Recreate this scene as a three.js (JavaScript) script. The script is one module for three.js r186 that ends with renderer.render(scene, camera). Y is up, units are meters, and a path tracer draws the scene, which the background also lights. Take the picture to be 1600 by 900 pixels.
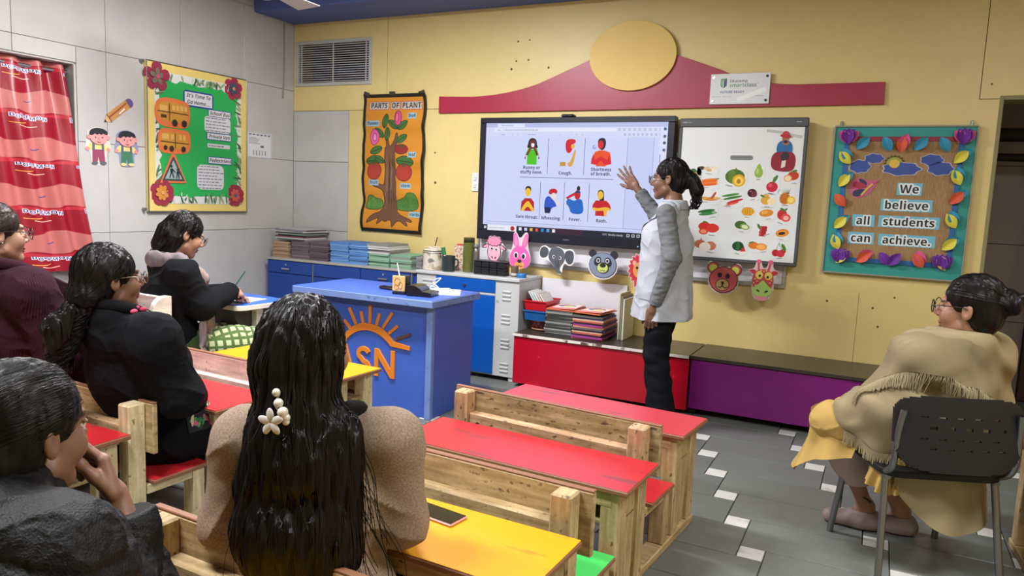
import * as THREE from 'three';
import { mergeGeometries } from 'three/addons/utils/BufferGeometryUtils.js';
import { RectAreaLightUniformsLib } from 'three/addons/lights/RectAreaLightUniformsLib.js';
import { createNoise3D, createNoise2D } from 'simplex-noise';

// ---------------------------------------------------------------- camera, light, exposure
const scene = new THREE.Scene();
const camera = new THREE.PerspectiveCamera(42.472, 16 / 9, 0.05, 60);
camera.position.set(4.983, 1.4, 5.38);
camera.rotation.set(-0.121049, 0.457327, 0.041966, 'YXZ');
const renderer = new THREE.WebGLRenderer();
renderer.toneMapping = THREE.LinearToneMapping;
renderer.toneMappingExposure = 1.0;
renderer.shadowMap.enabled = true;
scene.background = new THREE.Color(0x05060a);
RectAreaLightUniformsLib.init();
const LAMPS = [[2.1, 2.2, 1.2, 0.3], [3.0, 4.7, 1.2, 0.3], [5.9, 3.5, 1.2, 0.3]];   // ceiling panels: x, z, width, depth
const LAMP_POWER = [142, 94, 70];

// ---------------------------------------------------------------- helpers
const mulberry = (a) => () => { a |= 0; a = (a + 0x6d2b79f5) | 0; let t = Math.imul(a ^ (a >>> 15), 1 | a); t = (t + Math.imul(t ^ (t >>> 7), 61 | t)) ^ t; return ((t ^ (t >>> 14)) >>> 0) / 4294967296; };
const rnd = mulberry(7);
const rr = (a, b) => a + (b - a) * rnd();
const n3 = createNoise3D(mulberry(11)), n2 = createNoise2D(mulberry(12));
const V = (x, y, z) => new THREE.Vector3(x, y, z);
const PI = Math.PI, rad = (d) => d * PI / 180;
const lerp = (a, b, t) => a + (b - a) * t, clamp = (x, a = 0, b = 1) => Math.min(b, Math.max(a, x));
const used = {};
function numbered(name) { const k = used[name] = (used[name] ?? -1) + 1; return k ? name + '_' + String(k).padStart(3, '0') : name; }
function tag(o, label, category, group, kind) {
  o.userData.label = label; if (category) o.userData.category = category;
  if (group) o.userData.group = group; if (kind) o.userData.kind = kind; return o;
}
function thing(name, label, category, pos = [0, 0, 0], ry = 0, group) {
  const o = new THREE.Group(); o.name = numbered(name); o.position.set(...pos); o.rotation.y = ry; scene.add(o);
  return tag(o, label, category, group);
}
function shade(m) { m.castShadow = m.receiveShadow = true; return m; }
function part(parent, name, geo, mat, pos, rot) {
  const m = shade(new THREE.Mesh(Array.isArray(geo) ? join(geo) : geo, mat)); m.name = name;
  if (pos) m.position.set(...pos); if (rot) m.rotation.set(...rot);
  parent.add(m); return m;
}
function solo(name, label, category, geo, mat, pos, rot, group) {
  const m = part(scene, numbered(name), geo, mat, pos, rot); return tag(m, label, category, group);
}
function structure(name, geo, mat, pos) { const m = geo ? part(scene, name, geo, mat, pos) : new THREE.Group(); if (!geo) { m.name = name; scene.add(m); if (pos) m.position.set(...pos); } m.userData.kind = 'structure'; return m; }
function copy(o, label, pos, ry) {
  const c = o.clone(); c.name = numbered(o.name.replace(/_\d\d\d$/, '')); c.userData = { ...o.userData }; if (label) c.userData.label = label;
  scene.add(c); if (pos) c.position.set(...pos); if (ry !== undefined) c.rotation.y = ry; return c;
}
// geometry: always non-indexed with position, normal, uv
function flatten(g) {
  if (g.index) g = g.toNonIndexed();
  if (!g.attributes.normal) g.computeVertexNormals();
  if (!g.attributes.uv) boxUV(g);
  for (const k of Object.keys(g.attributes)) if (!['position', 'normal', 'uv', 'color'].includes(k)) g.deleteAttribute(k);
  return g;
}
function join(list) {
  list = list.map(flatten);
  if (list.some((g) => g.attributes.color)) list.forEach((g) => { if (!g.attributes.color) paint(g, [1, 1, 1]); });
  return list.length === 1 ? list[0] : mergeGeometries(list);
}
function boxUV(g, s = 1, ou = 0, ov = 0) {
  const p = g.attributes.position, n = p.count, uv = new Float32Array(n * 2), a = V(0, 0, 0), b = V(0, 0, 0), c = V(0, 0, 0);
  for (let i = 0; i < n; i += 3) {
    a.fromBufferAttribute(p, i); b.fromBufferAttribute(p, i + 1); c.fromBufferAttribute(p, i + 2);
    const nx = Math.abs((b.y - a.y) * (c.z - a.z) - (b.z - a.z) * (c.y - a.y)), ny = Math.abs((b.z - a.z) * (c.x - a.x) - (b.x - a.x) * (c.z - a.z)), nz = Math.abs((b.x - a.x) * (c.y - a.y) - (b.y - a.y) * (c.x - a.x));
    [a, b, c].forEach((q, k) => {
      const [u, v] = nx >= ny && nx >= nz ? [q.z, q.y] : ny >= nz ? [q.x, q.z] : [q.x, q.y];
      uv[(i + k) * 2] = u * s + ou; uv[(i + k) * 2 + 1] = v * s + ov;
    });
  }
  g.setAttribute('uv', new THREE.BufferAttribute(uv, 2)); return g;
}
// turn the grain upright
function upright(g) { const a = g.attributes.uv.array; for (let i = 0; i < a.length; i += 2) { const t = a[i]; a[i] = a[i + 1]; a[i + 1] = t; } return g; }
function paint(g, c) {
  const n = g.attributes.position.count, a = new Float32Array(n * 3), col = Array.isArray(c) ? c : new THREE.Color(c).toArray();
  for (let i = 0; i < n; i++) a.set(col, i * 3);
  g.setAttribute('color', new THREE.BufferAttribute(a, 3)); return g;
}
const _m = new THREE.Matrix4(), _q = new THREE.Quaternion(), _e = new THREE.Euler();
function at(g, x = 0, y = 0, z = 0, rx = 0, ry = 0, rz = 0) { return g.applyMatrix4(_m.compose(V(x, y, z), _q.setFromEuler(_e.set(rx, ry, rz)), V(1, 1, 1))); }
// chamfered box, 44 triangles, centred; uv in metres
function cb(w, h, d, b = 0.003) {
  b = Math.min(b, w * 0.45, h * 0.45, d * 0.45);
  const W = w / 2, H = h / 2, D = d / 2, pos = [];
  const v = (s, ax) => [s[0] * (ax === 0 ? W : W - b), s[1] * (ax === 1 ? H : H - b), s[2] * (ax === 2 ? D : D - b)];
  const tri = (a, c, e) => {
    const nx = (c[1] - a[1]) * (e[2] - a[2]) - (c[2] - a[2]) * (e[1] - a[1]), ny = (c[2] - a[2]) * (e[0] - a[0]) - (c[0] - a[0]) * (e[2] - a[2]), nz = (c[0] - a[0]) * (e[1] - a[1]) - (c[1] - a[1]) * (e[0] - a[0]);
    const mx = a[0] + c[0] + e[0], my = a[1] + c[1] + e[1], mz = a[2] + c[2] + e[2];
    if (nx * mx + ny * my + nz * mz >= 0) pos.push(...a, ...c, ...e); else pos.push(...a, ...e, ...c);
  };
  const quad = (a, c, e, f) => { tri(a, c, e); tri(a, e, f); };
  for (let ax = 0; ax < 3; ax++) for (const s of [-1, 1]) {
    const o = [(ax + 1) % 3, (ax + 2) % 3], P = (i, j) => { const q = [0, 0, 0]; q[ax] = s; q[o[0]] = i; q[o[1]] = j; return q; };
    quad(v(P(-1, -1), ax), v(P(1, -1), ax), v(P(1, 1), ax), v(P(-1, 1), ax));
    for (const i of [-1, 1]) { const q = [0, 0, 0]; q[o[0]] = s; q[o[1]] = i; const A = [...q], B = [...q]; A[ax] = -1; B[ax] = 1; quad(v(A, o[0]), v(B, o[0]), v(B, o[1]), v(A, o[1])); }
  }
  for (const x of [-1, 1]) for (const y of [-1, 1]) for (const z of [-1, 1]) { const s = [x, y, z]; tri(v(s, 0), v(s, 1), v(s, 2)); }
  const g = new THREE.BufferGeometry(); g.setAttribute('position', new THREE.Float32BufferAttribute(pos, 3)); g.computeVertexNormals(); return boxUV(g);
}
// box given by its two corners
function bb(x0, y0, z0, x1, y1, z1, b) { return boxUV(at(cb(Math.abs(x1 - x0), Math.abs(y1 - y0), Math.abs(z1 - z0), b), (x0 + x1) / 2, (y0 + y1) / 2, (z0 + z1) / 2)); }
function tube(pts, r, seg = 24, rad_ = 8, closed = false) { return new THREE.TubeGeometry(new THREE.CatmullRomCurve3(pts.map((p) => (p.isVector3 ? p : V(...p))), closed, 'catmullrom', 0.5), seg, r, rad_, closed); }
// straight bar between two points
function bar(a, b, r, n = 10, r2 = r) {
  const A = V(...a), B = V(...b), L = A.distanceTo(B), g = new THREE.CylinderGeometry(r2, r, L, n);
  g.applyQuaternion(_q.setFromUnitVectors(V(0, 1, 0), B.clone().sub(A).normalize())); const c = A.add(B).multiplyScalar(0.5); return g.translate(c.x, c.y, c.z);
}
function lathe(pts, n = 32) { return new THREE.LatheGeometry(pts.map((p) => new THREE.Vector2(...p)), n); }
function extrude(shape, depth, bevel = 0, cs = 12) { return new THREE.ExtrudeGeometry(shape, { depth, bevelEnabled: bevel > 0, bevelThickness: bevel, bevelSize: bevel, bevelSegments: 2, curveSegments: cs }); }
function rrect(w, h, r) {
  const s = new THREE.Shape(), x = -w / 2, y = -h / 2; s.moveTo(x + r, y); s.lineTo(x + w - r, y); s.absarc(x + w - r, y + r, r, -PI / 2, 0); s.lineTo(x + w, y + h - r); s.absarc(x + w - r, y + h - r, r, 0, PI / 2);
  s.lineTo(x + r, y + h); s.absarc(x + r, y + h - r, r, PI / 2, PI); s.lineTo(x, y + r); s.absarc(x + r, y + r, r, PI, 1.5 * PI); return s;
}
// ---------------------------------------------------------------- textures and materials
function dtex(n, fn, srgb = true, repeat = 1) {
  const d = new Uint8Array(n * n * 4);
  for (let j = 0; j < n; j++) for (let i = 0; i < n; i++) { const c = fn(i / n, j / n), k = (j * n + i) * 4; d[k] = clamp(c[0], 0, 255); d[k + 1] = clamp(c[1], 0, 255); d[k + 2] = clamp(c[2], 0, 255); d[k + 3] = 255; }
  const t = new THREE.DataTexture(d, n, n); t.wrapS = t.wrapT = THREE.RepeatWrapping; t.magFilter = THREE.LinearFilter; t.minFilter = THREE.LinearMipmapLinearFilter; if (srgb) t.colorSpace = THREE.SRGBColorSpace; t.repeat.set(repeat, repeat); t.needsUpdate = true; return t;
}
// tileable gradient noise on the unit square
const NG = new Float32Array(2048), NP = new Uint16Array(2048);
{ const r = mulberry(31); for (let i = 0; i < 1024; i++) { const q = r() * 6.2832; NG[2 * i] = Math.cos(q); NG[2 * i + 1] = Math.sin(q); NP[i] = NP[i + 1024] = (r() * 1024) | 0; } }
function tn(u, v, fx, fy, s = 0) {
  fx = Math.max(1, Math.round(fx)); fy = Math.max(1, Math.round(fy)); const S = (s * 37) & 1023, x = u * fx, y = v * fy, i = Math.floor(x), j = Math.floor(y), a = x - i, b = y - j;
  const i0 = i % fx, i1 = (i0 + 1) % fx, j0 = j % fy, j1 = (j0 + 1) % fy, A = a * a * (3 - 2 * a), B = b * b * (3 - 2 * b);
  const g = (p, q, dx, dy) => { const h = NP[(NP[(p + S) & 1023] + q * 7) & 1023] * 2; return NG[h] * dx + NG[h + 1] * dy; };
  const t0 = g(i0, j0, a, b), t1 = g(i1, j0, a - 1, b), t2 = g(i0, j1, a, b - 1), t3 = g(i1, j1, a - 1, b - 1), p = t0 + A * (t1 - t0);
  return 1.5 * (p + B * (t2 + A * (t3 - t2) - p));
}
function fbm(u, v, f, o = 4, s = 0, fy = f) { let t = 0, a = 0.5; for (let i = 0; i < o; i++) { t += a * tn(u, v, f, fy, s + i * 9.1); a *= 0.5; f *= 2; fy *= 2; } return t; }
function canvas(w, h, draw) { const c = document.createElement('canvas'); c.width = w; c.height = h; const x = c.getContext('2d'); draw(x, w, h); const t = new THREE.CanvasTexture(c); t.colorSpace = THREE.SRGBColorSpace; t.magFilter = THREE.LinearFilter; t.anisotropy = 8; return t; }
const std = (o) => new THREE.MeshStandardMaterial({ roughness: 0.6, ...o });
const matCache = {};
function flatMat(c, roughness = 0.65) { const k = c + '|' + roughness; return (matCache[k] ??= std({ color: c, roughness })); }
const grain = dtex(256, (u, v) => { const t = 128 + 90 * fbm(u, v, 24, 4); return [t, t, t]; }, false);
const weave = dtex(256, (u, v) => { const t = 128 + 50 * Math.sin(u * 2 * PI * 32) * Math.sin(v * 2 * PI * 32) + 60 * fbm(u, v, 20, 3, 4); return [t, t, t]; }, false);
const rep = (t, x, y = x) => { const c = t.clone(); c.repeat.set(x, y); c.needsUpdate = true; return c; };
// ---------------------------------------------------------------- the room
const wallMap = dtex(1024, (u, v) => {
  const a = fbm(u, v, 3, 5, 1), b = fbm(u, v, 30, 3, 2), s = Math.max(0, fbm(u, v, 9, 5, 7) - 0.42) * 50, c = 6 * a + 3 * b;
  return [216 + c - s, 197 + c - s, 132 + c * 0.8 - s];
});
const wallBump = dtex(512, (u, v) => { const t = 128 + 60 * fbm(u, v, 6, 4, 3) + 30 * fbm(u, v, 60, 2, 5); return [t, t, t]; }, false);
const M = {
  yellow: std({ map: rep(wallMap, 0.5), bumpMap: wallBump, bumpScale: 0.002, roughness: 0.42 }),
  tile: ['#c8c7c4', '#c5c4c2', '#cbcac6'].map((c, i) => std({ color: c, roughness: 0.32, bumpMap: wallBump, bumpScale: 0.0004, map: dtex(256, (u, v) => { const t = 240 + 10 * fbm(u, v, 5, 4, i * 3); return [t, t, t]; }) })),
  grout: std({ color: '#8f8f8c', roughness: 0.9 }),
  ceil: std({ color: '#5666a0', roughness: 0.7 }),
  ceilPale: std({ color: '#8d96ab', roughness: 0.8 }),
  dark: std({ color: '#15161a', roughness: 0.8 }),
  white: std({ color: '#e4e4e2', roughness: 0.5 }),
  chrome: std({ color: '#c9cacc', roughness: 0.22, metalness: 1 }),
  steel: std({ color: '#8e9194', roughness: 0.38, metalness: 1 }),
  black: std({ color: '#16171a', roughness: 0.45 }),
};
// floor: rectangles of slate with small pale squares pinwheeled between them
{
  const stone = [0, 1, 2].map((i) => std({ roughness: 0.36, bumpMap: wallBump, bumpScale: 0.0012, map: dtex(512, (u, v) => { const t = 6 * fbm(u, v, 4, 5, i * 5) + 5 * fbm(u, v, 40, 3, 20 + i) - (i - 1) * 3; return [106 + t, 111 + t, 107 + t * 0.9]; }) }));
  const pale = [0, 1].map((i) => std({ roughness: 0.45, map: dtex(256, (u, v) => { const t = 12 * fbm(u, v, 6, 5, 40 + i) - Math.max(0, fbm(u, v, 8, 4, 50 + i) - 0.3) * 160; return [204 + t, 204 + t, 200 + t]; }) }));
  const floor = structure('floor', bb(-0.3, -0.12, -2.5, 7.6, -0.006, 8, 0), std({ color: '#45484a', roughness: 0.9 }));
  const w = 0.56, h = 0.287, s = 0.103, g = 0.0025, px = 4.575, pz = 2.005, far = [], farPale = [];
  for (let i = -14; i < 14; i++) for (let j = -14; j < 30; j++) {
    const x = px + i * w + j * s, z = pz - i * s + j * h;
    const put = (x0, z0, x1, z1, mats, bin) => {
      x0 = Math.max(x0, 0); x1 = Math.min(x1, 7.2); z0 = Math.max(z0, 0); z1 = Math.min(z1, 7.6);
      if (x1 - x0 < 0.02 || z1 - z0 < 0.02) return;
      const geo = boxUV(bb(x0 + g, -0.006, z0 + g, x1 - g, 0, z1 - g, 0.0015), 1, (i * 7 + j * 3) % 5 * 0.21, (i * 3 + j * 5) % 7 * 0.17);
      const c = (x0 + x1) / 2, d = (z0 + z1) / 2;
      if (c > 2.2 && c < 6.3 && d > 0.45 && d < 4.4) part(floor, 'tile', geo, mats[Math.abs(i * 5 + j * 3) % mats.length]); else bin.push(geo);
    };
    put(x, z, x + w, z + h, stone, far); put(x - s, z, x, z + s, pale, farPale);
  }
  part(floor, 'tile_field', far, stone[0]).userData.kind = 'stuff';
  part(floor, 'pale_tile_field', farPale, pale[0]).userData.kind = 'stuff';
}
// front wall: painted boards with joints, a louvred opening and a doorway
{
  const back = structure('wall_front', [bb(-0.3, 0, -0.22, 0.03, 2.89, -0.012, 0), bb(0.03, 0, -0.22, 5.566, 2.335, -0.012, 0), bb(0.03, 2.73, -0.22, 5.566, 2.89, -0.012, 0), bb(0.885, 2.335, -0.22, 5.566, 2.73, -0.012, 0), bb(5.566, 2.11, -0.22, 6.75, 2.89, -0.012, 0), bb(6.75, 0, -0.22, 7.5, 2.89, -0.012, 0)], std({ color: '#7d7048', roughness: 0.9 }));
  // e: which edges show a joint (l, r, t, b); the others are butted flush
  const g = 0.0022, panel = (x0, y0, x1, y1, e = '', m = M.yellow, n = 'panel') => part(back, n, bb(x0 + (e.includes('l') ? g : 0), y0 + (e.includes('b') ? g : 0), -0.012, x1 - (e.includes('r') ? g : 0), y1 - (e.includes('t') ? g : 0), 0, 0), m);
  panel(0, 2.73, 1.05, 2.89, 'r'); panel(0, 2.112, 0.645, 2.335, 'b'); panel(0.645, 2.112, 1.05, 2.335, 'br'); panel(0, 2.335, 0.03, 2.73); panel(0.885, 2.335, 1.05, 2.73, 'r');
  panel(1.05, 2.112, 1.6, 2.89, 'lb'); panel(1.6, 2.112, 5.445, 2.89, 'r'); panel(5.445, 2.112, 7.2, 2.89, 'lb');
  panel(0.645, 0, 1.6, 2.112, 'lt'); panel(1.6, 0, 4.89, 2.112); panel(4.89, 0, 5.566, 0.87, 'l'); panel(4.89, 0.87, 5.445, 2.112); panel(5.445, 0.87, 5.566, 2.112, 't'); panel(6.75, 0, 7.2, 2.112);
  [[1.655, 2.112], [1.03, 1.655], [0.4, 1.03], [0, 0.4]].forEach(([a, b], i) => panel(0, a, 0.645, b, 'ltrb', M.tile[i % 3], 'tile'));
  // small drill holes, plaster fills and scuffs left on the paint
  const pits = []; for (const [x, y, r] of [[2.30, 2.62, 0.008], [2.40, 2.625, 0.007], [2.29, 2.47, 0.008], [2.395, 2.475, 0.008], [2.25, 2.41, 0.01], [2.57, 2.41, 0.009], [1.56, 1.75, 0.008], [1.57, 1.5, 0.012], [4.70, 0.80, 0.008], [4.98, 0.78, 0.008], [5.02, 0.66, 0.008], [5.10, 0.86, 0.007], [5.5, 2.2, 0.006]]) pits.push(at(new THREE.CircleGeometry(r, 9), x, y, 0.0006));
  part(back, 'drill_holes', pits, std({ color: '#5b5038', roughness: 1 }));
}
// vent
{
  const v = thing('vent_grille', 'white louvred ventilation grille set high in the yellow wall', 'grille', [0.4575, 2.5325, 0]);
  const m = std({ color: '#b4b3ae', roughness: 0.55 });
  part(v, 'frame', [bb(-0.43, 0.17, -0.02, 0.43, 0.2, 0.012), bb(-0.43, -0.2, -0.02, 0.43, -0.17, 0.012), bb(-0.43, -0.17, -0.02, -0.40, 0.17, 0.012), bb(0.40, -0.17, -0.02, 0.43, 0.17, 0.012)], m);
  for (let i = 0; i < 17; i++) part(v, 'slat', at(cb(0.8, 0.0075, 0.018, 0.001), 0, -0.158 + i * 0.0198, -0.01, rad(6)), m);
  for (const x of [-0.365, 0, 0.365]) part(v, 'mullion', bb(x - 0.005, -0.17, -0.006, x + 0.005, 0.17, 0.004, 0.001), m);
  part(v, 'duct', [bb(-0.43, -0.2, -0.62, 0.43, 0.2, -0.6, 0), bb(-0.43, 0.197, -0.6, 0.43, 0.2, -0.215, 0), bb(-0.43, -0.2, -0.6, 0.43, -0.197, -0.215, 0), bb(-0.43, -0.197, -0.6, -0.427, 0.197, -0.215, 0), bb(0.427, -0.197, -0.6, 0.43, 0.197, -0.215, 0)], std({ color: '#3b4a80', roughness: 0.9 }));
}
// left wall: large pale tiles around the window opening
const WIN = { z0: 2.085, z1: 3.75, y0: 0.86, y1: 2.185 };
{
  const w = structure('wall_left', [bb(-0.3, 0, -0.3, -0.012, 3.05, WIN.z0, 0), bb(-0.3, 0, WIN.z0, -0.012, WIN.y0, WIN.z1, 0), bb(-0.3, WIN.y1, WIN.z0, -0.012, 3.05, WIN.z1, 0), bb(-0.3, 0, WIN.z1, -0.012, 3.05, 8, 0)], M.grout);
  const zs = [0, 0.6, 1.243, 1.867, 2.5, 3.13, 3.76, 4.39, 5.02, 5.65, 6.28, 6.91, 7.6], ys = [0, 0.4, 1.03, 1.66, 2.295, 2.93, 3.05], g = 0.0016; let k = 0;
  for (let i = 0; i < zs.length - 1; i++) for (let j = 0; j < ys.length - 1; j++) {
    const rects = [], [a, b, c, d] = [zs[i], zs[i + 1], ys[j], ys[j + 1]];
    if (b <= WIN.z0 || a >= WIN.z1 || d <= WIN.y0 || c >= WIN.y1) rects.push([a, b, c, d]);
    else {
      if (a < WIN.z0) rects.push([a, WIN.z0, c, d]); if (b > WIN.z1) rects.push([WIN.z1, b, c, d]);
      const p = Math.max(a, WIN.z0), q = Math.min(b, WIN.z1);
      if (c < WIN.y0) rects.push([p, q, c, WIN.y0]); if (d > WIN.y1) rects.push([p, q, WIN.y1, d]);
    }
    for (const [a1, b1, c1, d1] of rects) part(w, 'tile', bb(-0.012, c1 + g, a1 + g, 0, d1 - g, b1 - g, 0.0015), M.tile[k++ * 7 % 3]);
  }
  // window recess lining, frame and pane
  const f = structure('window_1', [bb(-0.3, WIN.y0 - 0.01, WIN.z0 - 0.01, -0.011, WIN.y0 + 0.012, WIN.z1 + 0.01), bb(-0.3, WIN.y1 - 0.012, WIN.z0 - 0.01, -0.011, WIN.y1 + 0.01, WIN.z1), bb(-0.3, WIN.y0, WIN.z0 - 0.01, -0.011, WIN.y1, WIN.z0 + 0.012), bb(-0.3, WIN.y0, WIN.z1 - 0.012, -0.011, WIN.y1, WIN.z1 + 0.01)], std({ color: '#b9b8b4', roughness: 0.6 }));
  for (const z of [WIN.z0 + 0.03, 2.91, WIN.z1 - 0.03]) part(f, 'window_frame', bb(-0.27, WIN.y0, z - 0.025, -0.23, WIN.y1, z + 0.025), M.white);
  part(f, 'pane', bb(-0.255, WIN.y0, WIN.z0, -0.249, WIN.y1, WIN.z1, 0), new THREE.MeshPhysicalMaterial({ color: '#ffffff', transmission: 1, roughness: 0.05, thickness: 0 }));
}
// ceiling with a blue drop beam over the front wall
structure('ceiling', bb(-0.3, 3.05, -0.3, 7.5, 3.2, 8, 0), M.ceilPale);
structure('trim_1', bb(0, 2.89, -0.22, 7.2, 3.05, 0.49, 0.004), M.ceil);
structure('wall_right', bb(7.2, 0, 0, 7.5, 3.05, 8, 0), M.yellow);
structure('wall_back', bb(0, 0, 7.6, 7.2, 3.05, 7.9, 0), M.yellow);
// doorway: timber lining and the passage behind it
{
  const d = structure('door_1', [bb(5.55, 0, -0.22, 5.572, 2.13, 0.006), bb(6.735, 0, -0.22, 6.76, 2.13, 0.006), bb(5.572, 2.105, -0.22, 6.735, 2.13, 0.006)], std({ color: '#8a8560', roughness: 0.7 }));
  const pm = std({ color: '#8d7f74', roughness: 0.5 }), w = structure('wall_passage', [bb(4.6, 0, -1.62, 7.5, 2.6, -1.5, 0), bb(4.5, 0, -1.62, 4.6, 2.6, -0.22, 0), bb(7.5, 0, -1.62, 7.6, 2.6, -0.22, 0), bb(4.5, 2.5, -1.62, 7.6, 2.6, -0.22, 0)], std({ color: '#4b423c', roughness: 0.9 }));
  for (let i = 0; i < 6; i++) for (let j = 0; j < 4; j++) part(w, 'tile', bb(4.62 + i * 0.48 + 0.002, j * 0.6 + 0.002, -1.5, 4.62 + (i + 1) * 0.48 - 0.002, (j + 1) * 0.6 - 0.002, -1.488, 0.002), pm);
  const door = thing('passage_door', 'dark brown wooden door across the unlit passage', 'door', [6.1, 0, -1.46]);
  part(door, 'door_frame', [bb(-0.06, 0, -0.03, 0, 2.05, 0.04), bb(0.8, 0, -0.03, 0.86, 2.05, 0.04), bb(-0.06, 2.05, -0.03, 0.86, 2.11, 0.04)], flatMat('#3c2116'));
  part(door, 'door_leaf', bb(0, 0.01, -0.02, 0.8, 2.05, 0.02), flatMat('#5a2d1c', 0.5));
  part(door, 'handle', [bar([0.07, 1, 0.02], [0.07, 1, 0.06], 0.01), bar([0.07, 1, 0.055], [0.17, 1, 0.055], 0.009)], M.steel);
  const pl = thing('added_passage_lamp', 'added unseen lamp brightening the passage beyond the doorway', 'lamp', [7.1, 2.5, -0.85]);  // added fitting outside the view, only there to lift the dark passage
  part(pl, 'housing', bb(-0.17, -0.04, -0.17, 0.17, 0, 0.17), M.white); part(pl, 'diffuser', bb(-0.15, -0.046, -0.15, 0.15, -0.04, 0.15, 0.001), std({ color: '#ffffff', emissive: '#fff1dc', emissiveIntensity: 2 }));
  { const a = new THREE.RectAreaLight(new THREE.Color('#fff1dc'), 26, 0.3, 0.3); a.position.set(0, -0.05, 0); a.rotation.x = -PI / 2; a.castShadow = true; pl.add(a); }
  const pipes = thing('pipe_run', 'dark pipes running under the passage ceiling', 'pipe', [0, 0, 0]);
  for (const [y, z, r] of [[2.02, -1.3, 0.05], [1.86, -1.34, 0.03]]) part(pipes, 'pipe', bar([4.62, y, z + 0.12], [7.48, y - 0.03, z + 0.12], r, 12), flatMat('#2a211d'));
}
// ceiling panel lamps
LAMPS.forEach(([x, z, w, d], i) => {
  const l = thing('ceiling_light', ['ceiling batten lamp between fan and writing desk', 'ceiling batten lamp over the middle benches', 'ceiling batten lamp near the side wall'][i], 'lamp', [x, 3.05, z]);
  part(l, 'housing', bb(-w / 2 - 0.02, -0.06, -d / 2 - 0.02, w / 2 + 0.02, 0, d / 2 + 0.02), M.white);
  part(l, 'diffuser', bb(-w / 2, -0.066, -d / 2, w / 2, -0.06, d / 2, 0.001), std({ color: '#ffffff', emissive: '#fdfbfc', emissiveIntensity: 3 }));
  const a = new THREE.RectAreaLight(new THREE.Color('#fdfbfc'), LAMP_POWER[i], w, d); a.position.set(0, -0.07, 0); a.rotation.x = -PI / 2; a.castShadow = true; l.add(a);
});
// fan
{
  const f = thing('ceiling_fan', 'cream ceiling fan near the blue beam', 'fan', [1.42, 2.62, 1.8]);
  const m = std({ color: '#cfc6c4', roughness: 0.4 });
  part(f, 'motor', lathe([[0.0001, -0.055], [0.05, -0.053], [0.1, -0.03], [0.125, 0.0], [0.12, 0.03], [0.06, 0.05], [0.0001, 0.052]]), m);
  part(f, 'rod', [bar([0, 0.04, 0], [0, 0.43, 0], 0.012), lathe([[0.0001, 0.43], [0.06, 0.425], [0.05, 0.36], [0.02, 0.34]])], m);
  for (const a of [0.16, 0.16 + 2.094, 0.16 + 4.189]) {
    const s = new THREE.Shape(); s.moveTo(-0.045, 0.1); s.lineTo(0.045, 0.1); s.lineTo(0.085, 0.5); s.lineTo(-0.085, 0.5);
    part(f, 'blade', at(at(extrude(s, 0.004, 0.001), 0, 0, 0, -PI / 2, 0, 0), 0, 0.01, 0, 0, a, 0.12), m);
  }
}
// ---------------------------------------------------------------- furniture
function wornWood(base, chip, seed, wear = 0.22) { wear += 0.14;
  return dtex(512, (u, v) => {
    const streak = 1.6 * fbm(u, v, 4, 3, seed, 40), big = fbm(u, v, 5, 3, seed + 3), fine = fbm(u, v, 44, 2, seed + 6), pick = fbm(u, v, 20, 4, seed + 8, 44);
    let c = base.map((b, i) => b + 32 * streak + 26 * big + 16 * fine - (i === 2 ? 10 * big : 0));
    const k = clamp((pick - wear) * 7) * 0.8, d = clamp((fine + big * 0.7 - 0.5) * 6) * 0.6;
    c = c.map((x, i) => lerp(x, chip[i], Math.max(k, d))); return c;
  });
}
const woodBump = dtex(512, (u, v) => { const t = 128 + 70 * fbm(u, v, 5, 4, 3, 50) + 40 * fbm(u, v, 14, 4, 8, 24); return [t, t, t]; }, false);
const Wd = {
  ochre: std({ map: rep(wornWood([178, 154, 112], [88, 64, 42], 21, 0.2), 1.3), bumpMap: rep(woodBump, 1.3), bumpScale: 0.0015, roughness: 0.62 }),
  cream: std({ map: rep(wornWood([204, 190, 152], [118, 94, 66], 33, 0.22), 1.3), bumpMap: rep(woodBump, 1.3), bumpScale: 0.0012, roughness: 0.6 }),
  pink: std({ map: rep(wornWood([216, 190, 180], [140, 104, 92], 45, 0.42), 1.3), bumpMap: rep(woodBump, 1.3), bumpScale: 0.001, roughness: 0.6 }),
  peach: std({ map: rep(wornWood([184, 148, 112], [74, 52, 38], 55, 0.16), 1.3), bumpMap: rep(woodBump, 1.3), bumpScale: 0.0015, roughness: 0.62 }),
  dark: std({ map: rep(wornWood([158, 138, 100], [66, 52, 40], 57, 0.1), 1.3), bumpMap: rep(woodBump, 1.3), bumpScale: 0.0015, roughness: 0.65 }),
  edge: std({ color: '#8c5f45', roughness: 0.55 }),
};
function laminate(rgb, seed, scuff) {
  return std({ roughness: 0.34, bumpMap: rep(grain, 3), bumpScale: 0.0002, map: dtex(384, (u, v) => {
    const f = 5 * fbm(u, v, 8, 4, seed), s = clamp((fbm(u, v, 3, 5, seed + 2, 16) - (0.42 - scuff)) * 6) * 0.75, t = clamp((fbm(u, v, 9, 4, seed + 5, 70) - 0.36) * 6) * scuff * 4, w = clamp((fbm(u, v, 30, 3, seed + 7) - 0.5) * 10) * 0.4;
    return rgb.map((b, i) => lerp(lerp(b + f, [92, 66, 66][i], clamp(s + t) * 0.75), 235, w * scuff * 2));
  }) });
}
const Top = { red: laminate([184, 36, 48], 61, 0.16), redA: laminate([188, 50, 62], 71, 0.1), redB: laminate([194, 40, 48], 75, 0.04), yellow: laminate([226, 158, 16], 81, 0.01), green: laminate([70, 196, 92], 91, 0), blue: laminate([48, 98, 196], 95, 0.02) };
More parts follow.
